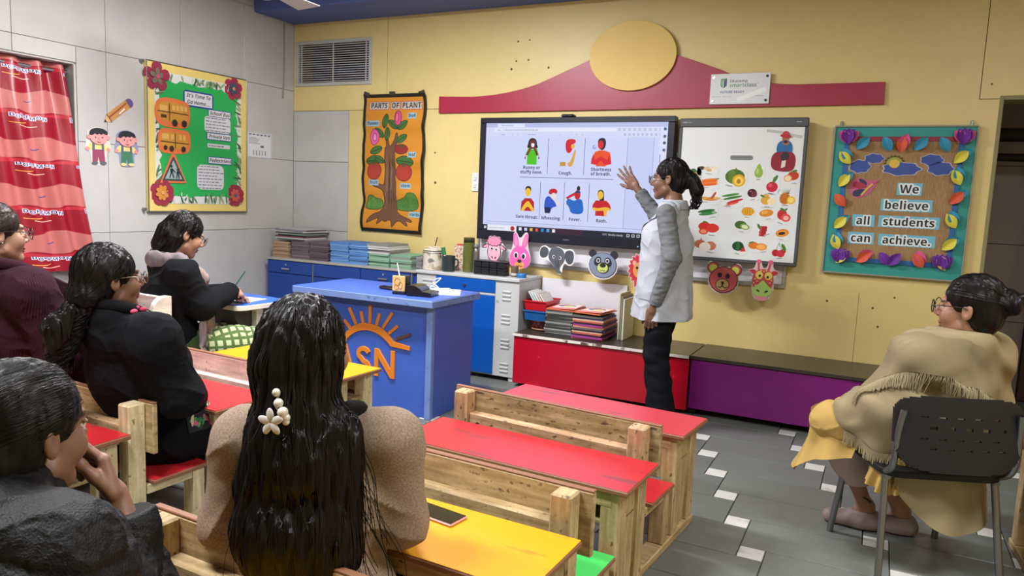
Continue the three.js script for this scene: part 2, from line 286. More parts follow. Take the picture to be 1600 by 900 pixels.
// low double desk with its own bench: local z = 0 at the far edge of the desktop, pupils sit facing -z
function benchDesk(label, pos, ry, o) {
  const W = o.width ?? 0.93, H = W / 2, wood = o.wood, y = o.y ?? 0.49;
  const b = thing('school_desk', label, 'desk', pos, ry, 'low school desks with attached benches');
  const dt = part(b, 'desktop', boxUV(bb(-H, y - 0.02, 0, H, y - 0.0015, 0.32, 0.004), 1, 0.1), Wd.edge);
  part(dt, 'laminate_sheet', boxUV(bb(-H + 0.003, y - 0.0016, 0.003, H - 0.003, y, 0.317, 0.001), 1, (o.seed ?? 0) * 0.37, (o.seed ?? 0) * 0.21), o.top);
  part(b, 'apron', bb(-H + 0.06, y - 0.075, 0.28, H - 0.06, y - 0.02, 0.297), o.apron ?? wood);
  part(b, 'shelf', bb(-H + 0.05, y - 0.15, 0.03, H - 0.05, y - 0.135, 0.27), Wd.dark);
  part(b, 'modesty_panel', bb(-H + 0.06, y - 0.15, 0.018, H - 0.06, y - 0.02, 0.032), wood);
  const st = part(b, 'seat', bb(-H + 0.02, 0.262, 0.335, H - 0.02, 0.2785, 0.585, 0.004), Wd.edge);
  part(st, 'laminate_sheet', bb(-H + 0.023, 0.2784, 0.338, H - 0.023, 0.28, 0.582, 0.001), o.seat);
  for (const s of [-1, 1]) {
    const x = (a, c) => [s * (H - a), s * (H - c)].sort((p, q) => p - q);
    let [p, q] = x(0.1, 0.035);
    for (const [z0, z1] of [[0.03, 0.1], [0.22, 0.295]]) part(b, 'leg', upright(boxUV(bb(p, 0.035, z0, q, y - 0.02, z1, 0.004), 1, 0.3 * s, z0)), wood);
    if (o.panel) part(b, 'end_panel', upright(bb(Math.min(s * (H - 0.05), s * (H - 0.07)), 0.04, 0.1, Math.max(s * (H - 0.05), s * (H - 0.07)), y - 0.02, 0.22)), wood);
    part(b, 'leg', upright(boxUV(bb(p, 0.035, 0.345, q, 0.262, 0.4, 0.004), 1, 0.5, s)), wood);
    part(b, 'seat_rail', bb(p + 0.005, 0.225, 0.4, q - 0.005, 0.262, 0.6), wood);
    part(b, 'floor_rail', bb(p - 0.004, 0, 0.01, q + 0.004, 0.035, 0.69, 0.004), wood);
    [p, q] = x(0.105, 0.04);
    part(b, 'back_post', upright(boxUV(bb(p, 0.035, 0.602, q, 0.585, 0.672, 0.006), 1, 0.7, s)), o.post ?? wood);
  }
  part(b, 'backrest', boxUV(bb(-H, 0.39, 0.58, H, 0.583, 0.602, 0.004), 1, 0.4, 0.45), o.back ?? wood);
  part(b, 'backrest_cap', bb(-H, 0.5825, 0.581, H, 0.589, 0.601, 0.002), Wd.edge);
  part(b, 'back_rail', boxUV(bb(-H + 0.105, 0.412, 0.602, H - 0.105, 0.495, 0.65, 0.005), 1, 0.2, 0.3), o.rail ?? wood);
  for (const k of [-0.5, 0.5]) part(b, 'bolt', at(new THREE.CylinderGeometry(0.008, 0.009, 0.006, 10), k * (W - 0.3), 0.453, 0.652, PI / 2), flatMat('#4a2a1e', 0.5));
  return b;
}
benchDesk('low school desk with scuffed red desktop standing nearest the red storage box', [3.915, 0, 2.11], rad(-5), { top: Top.redA, seat: Top.redB, wood: Wd.ochre, rail: Wd.peach, post: Wd.peach, back: Wd.dark, panel: true, y: 0.475, seed: 1 });
benchDesk('low school desk with heavily scuffed red desktop and green bench seat', [3.895, 0, 2.845], rad(-3), { top: Top.red, seat: Top.green, wood: Wd.ochre, rail: Wd.ochre, panel: true, seed: 2 });
benchDesk('low school desk with clean yellow desktop carrying the pink mobile phone', [3.88, 0, 3.575], rad(-2), { top: Top.yellow, seat: Top.yellow, wood: Wd.ochre, y: 0.5, seed: 3 });
benchDesk('low school desk with yellow desktop behind the long-haired woman', [3.86, 0, 4.27], 0, { top: Top.yellow, seat: Top.green, wood: Wd.ochre, y: 0.5, seed: 4 });
benchDesk('low school desk with yellow desktop and pale pink backrest beside the blue teacher table', [2.245, 0, 2.25], rad(-3), { top: Top.yellow, seat: Top.yellow, wood: Wd.cream, back: Wd.pink, rail: Wd.pink, post: Wd.pink, width: 0.95, seed: 5 });
benchDesk('low school desk with red desktop and red bench seat used by two women', [2.17, 0, 2.945], rad(-2), { top: Top.redB, seat: Top.redB, wood: Wd.cream, rail: Wd.peach, post: Wd.cream, back: Wd.ochre, width: 0.95, seed: 6 });
benchDesk('low school desk with red desktop and a closed book on it', [2.14, 0, 3.645], 0, { top: Top.redB, seat: Top.redB, wood: Wd.cream, width: 0.95, seed: 7 });

// white desks with rounded ends along the tiled wall
const whiteWood = std({ map: rep(wornWood([218, 212, 202], [168, 140, 124], 88, 0.42), 1.2), roughness: 0.5 });
function whiteDesk(label, pos, ry, top, y = 0.68) {
  const b = thing('rounded_school_desk', label, 'desk', pos, ry, 'white school desks with rounded ends along the tiled wall');
  const m = whiteWood;
  const ts = rrect(0.8, 0.42, 0.06), g = at(extrude(ts, 0.022, 0.004), 0, y - 0.026, 0.21, -PI / 2);
  const dt = part(b, 'desktop', boxUV(flatten(g)), m);
  part(dt, 'laminate_sheet', boxUV(flatten(at(extrude(rrect(0.79, 0.41, 0.058), 0.002), 0, y - 0.0005, 0.21, -PI / 2))), top);
  for (const s of [-1, 1]) {
    part(b, 'leg', bb(s * 0.33 - 0.025, 0.03, 0.2, s * 0.33 + 0.025, y - 0.03, 0.25), m);
    part(b, 'floor_rail', bb(s * 0.33 - 0.028, 0, 0.1, s * 0.33 + 0.028, 0.03, 0.95), m);
    const e = new THREE.Shape(); e.moveTo(0.62, 0.03); e.lineTo(0.62, 0.36); e.lineTo(0.86, 0.38); e.lineTo(0.86, 0.78); e.quadraticCurveTo(0.96, 0.8, 0.97, 0.68); e.quadraticCurveTo(1.0, 0.45, 0.96, 0.03);
    part(b, 'side_panel', boxUV(flatten(at(extrude(e, 0.03, 0.004), s * 0.36 + 0.015, 0, 0, 0, -PI / 2))), m);
  }
  const tr = new THREE.Shape(); tr.moveTo(0.03, 0); tr.lineTo(0.38, 0); tr.quadraticCurveTo(0.38, -0.06, 0.33, -0.13); tr.lineTo(0.12, -0.15); tr.quadraticCurveTo(0.06, -0.1, 0.03, 0);
  part(b, 'book_tray', boxUV(flatten(at(extrude(tr, 0.6), 0.3, y - 0.026, 0, 0, -PI / 2))), flatMat('#4c473e', 0.7));
  part(b, 'seat', bb(-0.36, 0.36, 0.6, 0.36, 0.385, 0.87), m);
  part(b, 'backrest', bb(-0.36, 0.58, 0.88, 0.36, 0.78, 0.905), m);
  return b;
}
whiteDesk('white rounded school desk with blue desktop and notebook under the writing hand', [1.2, 0, 1.70], rad(-4), Top.blue);
whiteDesk('white rounded school desk with red desktop behind the writing woman', [1.0, 0, 2.76], rad(-3), Top.redA, 0.66);
benchDesk('low school desk whose worn wooden end frame stands behind the black chair', [6.03, 0, 1.62], rad(4), { top: Top.redA, seat: Top.redB, wood: Wd.ochre, seed: 8 });

// teacher table
const blueBoard = std({ map: dtex(512, (u, v) => { const t = 7 * fbm(u, v, 5, 5, 2) + 4 * fbm(u, v, 50, 2, 4); return [64 + t, 98 + t, 190 + t]; }), roughness: 0.38 });
const blueEdge = std({ map: dtex(256, (u, v) => { const t = 12 * fbm(u, v, 8, 4, 12) - 40 * clamp((fbm(u, v, 20, 3, 14) - 0.35) * 8); return [112 + t, 138 + t, 196 + t]; }), roughness: 0.5 });
{
  const d = thing('teacher_table', 'blue laminated teacher table with orange rising sun and ASN letters', 'table', [0, 0, 0]);
  const tp = part(d, 'table_top', bb(1.49, 0.712, 1.02, 2.6, 0.757, 1.615, 0.004), blueEdge);
  part(tp, 'laminate_sheet', bb(1.493, 0.7568, 1.023, 2.597, 0.759, 1.612, 0.001), blueBoard);
  part(d, 'front_panel', bb(1.53, 0, 1.525, 2.525, 0.712, 1.545), blueBoard);
  part(d, 'side_panel', bb(2.545, 0, 1.05, 2.567, 0.712, 1.54), blueBoard);
  part(d, 'side_panel', bb(1.5, 0, 1.05, 1.522, 0.712, 1.54), blueBoard);
  for (const x of [1.482, 2.527]) part(d, 'post', bb(x, 0, 1.53, x + 0.043, 0.712, 1.565), blueEdge);
  // emblem
  const om = std({ color: '#dd7f22', roughness: 0.5 }), brown = std({ color: '#5e3a2c', roughness: 0.7 });
  const arc = new THREE.Shape(); arc.moveTo(1.80, 0.448); arc.lineTo(1.875, 0.448); arc.quadraticCurveTo(1.95, 0.557, 2.075, 0.557); arc.quadraticCurveTo(2.2, 0.553, 2.272, 0.462); arc.lineTo(2.4, 0.443); arc.lineTo(2.4, 0.42); arc.lineTo(2.255, 0.43); arc.quadraticCurveTo(2.18, 0.51, 2.07, 0.512); arc.quadraticCurveTo(1.965, 0.508, 1.895, 0.424); arc.lineTo(1.8, 0.42);
  part(d, 'emblem_arc', boxUV(flatten(at(extrude(arc, 0.008, 0.001, 16), 0, 0, 1.545))), om);
  const rays = [[1.80, 0.515, 1.868, 0.477, 1], [1.877, 0.558, 1.93, 0.51, 0], [1.918, 0.644, 1.976, 0.541, 0], [2.015, 0.629, 2.033, 0.555, 0], [2.089, 0.679, 2.087, 0.56, 0], [2.164, 0.629, 2.139, 0.552, 0], [2.263, 0.645, 2.19, 0.54, 0], [2.304, 0.564, 2.236, 0.508, 0], [2.403, 0.521, 2.29, 0.478, 1]];
  for (const [x0, y0, x1, y1, worn] of rays) { const L = Math.hypot(x1 - x0, y1 - y0); part(d, 'emblem_ray', at(cb(L, 0.02, 0.009, 0.001), (x0 + x1) / 2, (y0 + y1) / 2, 1.5495, 0, 0, Math.atan2(y1 - y0, x1 - x0)), worn ? brown : om); }
  const poly = (p) => { const s = new THREE.Shape(); p.forEach(([x, y], i) => (i ? s.lineTo(x, y) : s.moveTo(x, y))); return s; };
  const A = poly([[1.815, 0.22], [1.872, 0.4], [1.902, 0.4], [1.962, 0.22], [1.932, 0.22], [1.917, 0.265], [1.858, 0.265], [1.843, 0.22]]); A.holes.push(poly([[1.866, 0.29], [1.909, 0.29], [1.887, 0.36]]));
  const N = poly([[2.13, 0.22], [2.13, 0.4], [2.16, 0.4], [2.258, 0.275], [2.258, 0.4], [2.288, 0.4], [2.288, 0.22], [2.258, 0.22], [2.16, 0.345], [2.16, 0.22]]);
  const sp = []; for (let i = 0; i <= 20; i++) { const t = i / 20; sp.push(t < 0.5 ? V(2.042 + 0.042 * Math.cos(rad(20 + 250 * t * 2)), 0.353 + 0.034 * Math.sin(rad(20 + 250 * t * 2)), 0) : V(2.042 + 0.045 * Math.cos(rad(90 - 250 * (t - 0.5) * 2)), 0.266 + 0.037 * Math.sin(rad(90 - 250 * (t - 0.5) * 2)), 0)); }
  const sl = [], sr = []; sp.forEach((p, i) => { const a = sp[Math.max(0, i - 1)], b = sp[Math.min(20, i + 1)], dx = b.x - a.x, dy = b.y - a.y, L = Math.hypot(dx, dy); sl.push([p.x - dy / L * 0.0145, p.y + dx / L * 0.0145]); sr.unshift([p.x + dy / L * 0.0145, p.y - dx / L * 0.0145]); });
  for (const s of [A, poly([...sl, ...sr]), N]) part(d, 'emblem_letter', boxUV(flatten(at(extrude(s, 0.008, 0.001), 0, 0, 1.545))), om);
}
// cabinets
const steelPaint = std({ map: dtex(512, (u, v) => { const t = 5 * fbm(u, v, 5, 4, 3) + 3 * fbm(u, v, 50, 2) - 60 * clamp((fbm(u, v, 9, 5, 19) - 0.42) * 8); return [196 + t, 199 + t, 199 + t]; }), roughness: 0.4 });
const doorBlue = std({ color: '#0b55b4', roughness: 0.36 }), navy = std({ color: '#143f92', roughness: 0.36 });
{
  const c = thing('storage_cabinet', 'long blue cabinet with grey top carrying the notebook stacks', 'cabinet', [0, 0, 0]);
  part(c, 'carcass', bb(0.085, 0, 0.02, 1.672, 0.766, 0.40), navy);
  part(c, 'cabinet_top', bb(0.075, 0.766, 0.01, 1.676, 0.785, 0.425, 0.004), std({ color: '#a3a39c', roughness: 0.5 }));
  const front = (x0, y0, x1, y1, n, hx) => {
    const f = part(c, n, bb(x0, y0, 0.40, x1, y1, 0.418, 0.003), navy);
    if (hx !== undefined) { part(f, 'handle', [bar([hx - 0.045, (y0 + y1) / 2 - 0.015, 0.425], [hx + 0.045, (y0 + y1) / 2 - 0.015, 0.425], 0.008)], M.chrome); part(f, 'lock', at(new THREE.CylinderGeometry(0.009, 0.009, 0.008, 12), hx, (y0 + y1) / 2 + 0.022, 0.42, PI / 2), M.chrome); }
  };
  front(0.09, 0.655, 0.596, 0.762, 'drawer', 0.31); front(0.09, 0.02, 0.596, 0.648, 'door');
  front(0.62, 0.655, 1.12, 0.762, 'drawer'); front(1.126, 0.655, 1.62, 0.762, 'drawer', 1.36); front(0.62, 0.02, 1.12, 0.648, 'door'); front(1.126, 0.02, 1.62, 0.648, 'door');
  for (const x of [0.6, 1.625]) part(c, 'stile', bb(x, 0.01, 0.40, x + 0.016, 0.764, 0.416, 0.002), flatMat('#5e6675', 0.5));
}
{
  const c = thing('steel_cupboard', 'grey steel cupboard with blue drawer and blue door', 'cupboard', [0, 0, 0]);
  part(c, 'carcass', [bb(1.68, 0.035, 0.01, 2.6, 0.772, 0.41), bb(1.676, 0.772, 0.005, 2.604, 0.797, 0.425, 0.004)], steelPaint);
  for (const [x, z] of [[1.72, 0.37], [2.56, 0.37], [1.72, 0.05], [2.56, 0.05]]) part(c, 'foot', bb(x - 0.03, 0, z - 0.03, x + 0.03, 0.036, z + 0.03), steelPaint);
  const dr = part(c, 'drawer', bb(1.868, 0.672, 0.41, 2.398, 0.77, 0.42), doorBlue); part(dr, 'lock', at(new THREE.CylinderGeometry(0.012, 0.012, 0.012, 12), 2.13, 0.715, 0.423, PI / 2), M.steel);
  const dd = part(c, 'door', bb(1.868, 0.045, 0.41, 2.398, 0.65, 0.42), doorBlue); part(dd, 'handle', [bb(1.91, 0.36, 0.42, 1.925, 0.46, 0.436)], M.steel);
  part(c, 'crossbar', bb(1.868, 0.652, 0.41, 2.398, 0.67, 0.416), steelPaint);
  const louv = (x, y, w) => { for (let i = 0; i < 3; i++) part(c, 'louvre', at(cb(w, 0.019, 0.012, 0.004), x, y - i * 0.03, 0.411, 0.35), steelPaint); };
  for (const y of [0.69, 0.51, 0.32, 0.135]) louv(2.495, y, 0.075);
  louv(1.79, 0.72, 0.1); louv(1.79, 0.51, 0.1);
}
// red and purple storage boxes with dark lids
{
  const lid = std({ map: dtex(256, (u, v) => { const t = 6 * fbm(u, v, 6, 4, 4); return [58 + t, 50 + t, 45 + t]; }), roughness: 0.32 });
  const chips = std({ map: dtex(512, (u, v) => { const k = clamp((fbm(u, v, 9, 5, 33, 3) + 0.25) * 8); return [lerp(90, 226, k), lerp(70, 218, k), lerp(62, 210, k)]; }), roughness: 0.7 });
  const red = std({ map: dtex(512, (u, v) => { const t = 5 * fbm(u, v, 6, 4, 9), s = clamp((fbm(u, v, 26, 3, 15) - 0.48) * 12) * 40; return [182 + t + s, 14 + t + s, 40 + t + s]; }), roughness: 0.3 });
  const purple = std({ map: dtex(512, (u, v) => { const t = 4 * fbm(u, v, 6, 4, 10); return [118 + t, 24 + t, 110 + t]; }), roughness: 0.3 });
  const plinth = std({ color: '#6b5a4c', roughness: 0.8 });
  const r = thing('storage_box', 'long red storage box with dark lid and chipped white edge', 'box', [0, 0, 0]);
  part(r, 'plinth', bb(2.64, 0, 0.03, 3.9, 0.03, 0.36, 0), plinth); part(r, 'box_body', bb(2.612, 0.03, 0.01, 3.915, 0.385, 0.495), red);
  const l = part(r, 'lid', bb(2.608, 0.387, 0.005, 3.918, 0.407, 0.508), lid); part(l, 'chipped_edge', bb(2.609, 0.386, 0.508, 3.917, 0.406, 0.5115, 0.001), chips);
  const p = thing('storage_box', 'long purple storage box with dark lid under the teal board', 'box', [0, 0, 0]);
  part(p, 'plinth', bb(3.95, 0, 0.03, 5.52, 0.05, 0.3, 0), plinth); part(p, 'box_body', bb(3.93, 0.05, 0.01, 5.545, 0.385, 0.495), purple);
  part(p, 'lid', bb(3.926, 0.387, 0.005, 5.55, 0.409, 0.51), lid);
}
const ORD = ['first', 'second', 'third', 'fourth', 'fifth', 'sixth', 'seventh', 'eighth', 'ninth', 'tenth', 'eleventh', 'twelfth', 'thirteenth', 'fourteenth', 'fifteenth'];
// notebooks on the blue cabinet: every notebook is its own thing
{
  const stack = (n, x, z, w, d, h0, thick, cols, name, label, group, jit = 0.006) => {
    let y = h0;
    for (let i = 0; i < n; i++) {
      const t = thick * rr(0.85, 1.15), c = new THREE.Color(cols[i % cols.length]).multiplyScalar(rr(0.86, 1.08));
      solo(name, label.replace('in the', ORD[i] + ' from the bottom in the').replace('under', ORD[i] + ' from the bottom under').replace('lying', ORD[i] + ' from the bottom lying'), 'book', bookGeo(w * rr(0.97, 1.02), t, d * rr(0.97, 1.02)), flatMat('#' + c.getHexString(), 0.7), [x + rr(-jit, jit), y, z + rr(-jit, jit)], [0, rr(-0.03, 0.03), 0], group); y += t;
    }
    return y;
  };
  const G = 'notebooks piled on the long blue cabinet';
  stack(9, 0.195, 0.215, 0.185, 0.30, 0.785, 0.0165, ['#a98d72', '#9d8168', '#b3967b'], 'notebook', 'brown paper-covered notebook in the pile beside the tiled wall', G);
  const y1 = stack(10, 0.415, 0.215, 0.2, 0.29, 0.785, 0.0155, ['#6d6069', '#75676f', '#625660'], 'notebook', 'mauve-grey notebook in the pile next to the brown notebooks', G);
  stack(10, 0.63, 0.22, 0.205, 0.29, 0.785, 0.0165, ['#5f525a', '#6a5c64', '#54484f'], 'notebook', 'mauve-grey notebook in the pile next to the blue notebooks', G);
  stack(12, 0.85, 0.215, 0.195, 0.29, 0.785, 0.0145, ['#5f8ec8', '#6b99d0', '#5584bf'], 'notebook', 'sky-blue notebook in the pile next to the mauve ones', G);
  stack(12, 1.06, 0.215, 0.195, 0.29, 0.785, 0.0148, ['#5f8ec8', '#6b99d0', '#4f7cba'], 'notebook', 'sky-blue notebook in the pile next to the green ones', G);
  const y2 = stack(7, 1.275, 0.225, 0.205, 0.29, 0.785, 0.0155, ['#7ba488', '#8ab296', '#6e977c'], 'notebook', 'green notebook under the white-covered ones', G);
  stack(5, 1.27, 0.225, 0.215, 0.30, y2, 0.017, ['#c4c5c3', '#8c8d88', '#d2d3d0'], 'notebook', 'white and grey notebook lying on the green pile', G, 0.01);
  stack(7, 1.495, 0.225, 0.205, 0.29, 0.785, 0.0155, ['#7ba488', '#8ab296', '#8b8f86'], 'notebook', 'green notebook in the low pile near the patterned jar', G);
  stack(6, 1.625, 0.17, 0.06, 0.26, 0.785, 0.0165, ['#77757b', '#88868b'], 'notebook', 'grey notebook in the narrow pile against the patterned jar', G, 0.002);
  stack(9, 0.3, 0.215, 0.33, 0.30, 0.945, 0.0125, ['#8b8790', '#b9b6b8', '#75404f', '#6d747a', '#7d8a80', '#5b5a66', '#c9c8cc'], 'magazine', 'glossy magazine in the heap on the brown notebooks', 'magazines heaped on the notebooks', 0.02);
  const mag = ['#3d3f40', '#8d9089', '#575a58', '#b0b0a6', '#2f3034', '#75786f'];
  stack(15, 2.925, 0.26, 0.215, 0.29, 0.407, 0.0118, mag, 'magazine', 'grey-edged magazine in the pile beside the plastic baskets', 'magazines piled on the red box', 0.008);
  stack(14, 3.16, 0.27, 0.23, 0.30, 0.407, 0.0125, ['#d98d70', '#9d3a8c', '#2d3350', '#c05a4a', '#d7b08f', '#55357a', '#5d605c'], 'magazine', 'colourful magazine in the pile beside the standing files', 'magazines piled on the red box', 0.012);
}
function bookGeo(w, t, d) {
  const g = new THREE.BoxGeometry(w, t * 0.94, d, 4, 1, 1), p = g.attributes.position;
  for (let i = 0; i < p.count; i++) p.setY(i, p.getY(i) + t / 2);
  return g;
}
// two top magazines with a printed cover
{
  const cover = canvas(256, 320, (c) => { c.fillStyle = '#e2754e'; c.fillRect(0, 0, 256, 320); c.fillStyle = '#efe7dc'; c.fillRect(18, 26, 220, 200); c.fillStyle = '#4d2f86'; c.beginPath(); c.ellipse(120, 110, 90, 60, 0.3, 0, 7); c.fill(); c.fillStyle = '#f2cc2a'; c.beginPath(); for (let i = 0; i < 32; i++) { const a = i / 32 * 2 * PI, r = i % 2 ? 62 : 48; c.lineTo(140 + r * Math.cos(a), 130 + r * 0.7 * Math.sin(a)); } c.fill(); c.fillStyle = '#d94f8a'; c.fillRect(18, 240, 160, 26); });
  const cm = std({ map: cover, roughness: 0.35 });
  for (const [x, z, y, r] of [[2.925, 0.26, 0.5895, 0.04], [3.16, 0.27, 0.588, -0.1]]) {
    const g = new THREE.PlaneGeometry(0.215, 0.29, 6, 8).rotateX(-PI / 2), p = g.attributes.position; for (let i = 0; i < p.count; i++) p.setY(i, 0.004 * Math.sin(p.getX(i) * 14));
    solo('magazine_cover', x < 3 ? 'orange magazine with yellow badge on the grey-edged pile' : 'orange magazine with yellow badge on the colourful pile', 'magazine', [at(cb(0.213, 0.008, 0.288, 0.001), 0, -0.003, 0), at(g.translate(0, 0.006, 0), 0, 0, 0)], cm, [x, y + 0.012, z], [0, r, 0]);
  }
}
// baskets
{
  const basket = (name, label, w, h, d, col, pos, ry) => {
    const b = thing(name, label, 'basket', pos, ry, 'plastic baskets on the red box'), m = flatMat(col, 0.35), t = 0.92, r = 0.006;
    const sheet = (a, c) => { const g = new THREE.BufferGeometry(), P = [[...a[0]], [...a[1]], [...c[1]], [...a[0]], [...c[1]], [...c[0]]].flat(); g.setAttribute('position', new THREE.Float32BufferAttribute(P, 3)); g.computeVertexNormals(); return boxUV(g); };
    const lo = [[-1, -1], [1, -1], [1, 1], [-1, 1]].map(([i, j]) => [i * w / 2 * t, 0, j * d / 2 * t]), hi = [[-1, -1], [1, -1], [1, 1], [-1, 1]].map(([i, j]) => [i * w / 2, h, j * d / 2]), g = [];
    for (let i = 0; i < 4; i++) { const k = (i + 1) % 4, sh = (q, s) => q.map((v, n) => (n === 1 ? v : v * s)); g.push(sheet([lo[i], lo[k]], [hi[i], hi[k]]), sheet([sh(hi[i], 0.97), sh(hi[k], 0.97)], [sh(lo[i], 0.97), sh(lo[k], 0.97)])); }
    part(b, 'walls', g, m); part(b, 'base', bb(-w / 2 * t, 0, -d / 2 * t, w / 2 * t, 0.004, d / 2 * t, 0.001), m);
    part(b, 'rim', [bb(-w / 2 - r, h - 0.012, -d / 2 - r, w / 2 + r, h, -d / 2), bb(-w / 2 - r, h - 0.012, d / 2, w / 2 + r, h, d / 2 + r), bb(-w / 2 - r, h - 0.012, -d / 2, -w / 2, h, d / 2), bb(w / 2, h - 0.012, -d / 2, w / 2 + r, h, d / 2)], m);
    return b;
  };
  const low = thing('woven_basket', 'round dark red woven basket under the blue plastic basket', 'basket', [2.725, 0.407, 0.24]);
  part(low, 'bowl', lathe([[0.0001, 0], [0.075, 0], [0.092, 0.03], [0.1, 0.075], [0.096, 0.075], [0.085, 0.03], [0.07, 0.006], [0.0001, 0.006]], 28), std({ map: dtex(128, (u, v) => (Math.sin(u * 6.283 * 16) * Math.sin(v * 6.283 * 6) > 0.1 ? [110, 26, 28] : [58, 16, 18])), roughness: 0.6 }));
  part(low, 'rim', [0.012, 0.078].map((y) => at(new THREE.TorusGeometry(y > 0.05 ? 0.099 : 0.082, 0.005, 6, 30), 0, y, 0, PI / 2)), flatMat('#b98a72'));
  basket('plastic_basket', 'blue plastic basket stacked on the dark red woven basket', 0.18, 0.075, 0.26, '#1d5a9c', [2.712, 0.4895, 0.23], 0);
  basket('plastic_basket', 'red plastic basket full of booklets stacked on the blue basket', 0.182, 0.075, 0.27, '#c01b28', [2.712, 0.5655, 0.225], 0);
  const bk = canvas(128, 160, (c) => { c.fillStyle = '#e9ebe8'; c.fillRect(0, 0, 128, 160); c.fillStyle = '#a9cddf'; c.fillRect(10, 12, 108, 60); c.strokeStyle = '#7d8b93'; for (let i = 0; i < 7; i++) { c.beginPath(); c.moveTo(12, 84 + i * 10); c.lineTo(100, 84 + i * 10); c.stroke(); } });
  const bm = std({ map: bk, roughness: 0.5 });
  for (let i = 0; i < 5; i++) { const g = new THREE.BoxGeometry(0.13, 0.008, 0.19); solo('booklet', ['pale blue booklet leaning outermost in the red basket', 'pale blue booklet second in the red basket', 'greenish white booklet in the red basket', 'pinkish booklet in the red basket', 'plain white booklet nearest the magazines in red basket'][i], 'book', g, i < 2 ? bm : flatMat(['#dfe6e4', '#e3c9c4', '#d8dad6'][i - 2]), [2.665 + i * 0.024, 0.648 - i * 0.004, 0.225], [0, 0.05, -1.0], 'booklets in the red basket'); }
}
// white panel standing behind the magazines, files beside it
solo('leaning_board', 'plain white board leaning on the wall behind the magazines', 'board', bb(2.615, 0.409, 0.012, 3.315, 0.782, 0.028, 0.002), std({ color: '#dcdce4', roughness: 0.25 }));
for (let i = 0; i < 3; i++) solo('file_folder', ['thin cream file touching the white panel', 'thin grey file between two cream files', 'thin pale file standing outermost beside the magazines'][i], 'folder', bb(0, 0, 0, 0.012, 0.34 - i * 0.02, 0.24, 0.002), flatMat(['#cfc6a8', '#8e8d80', '#e0ddd0'][i]), [3.335 + i * 0.016, 0.407, 0.03], [0, 0, 0], 'files beside the white panel');
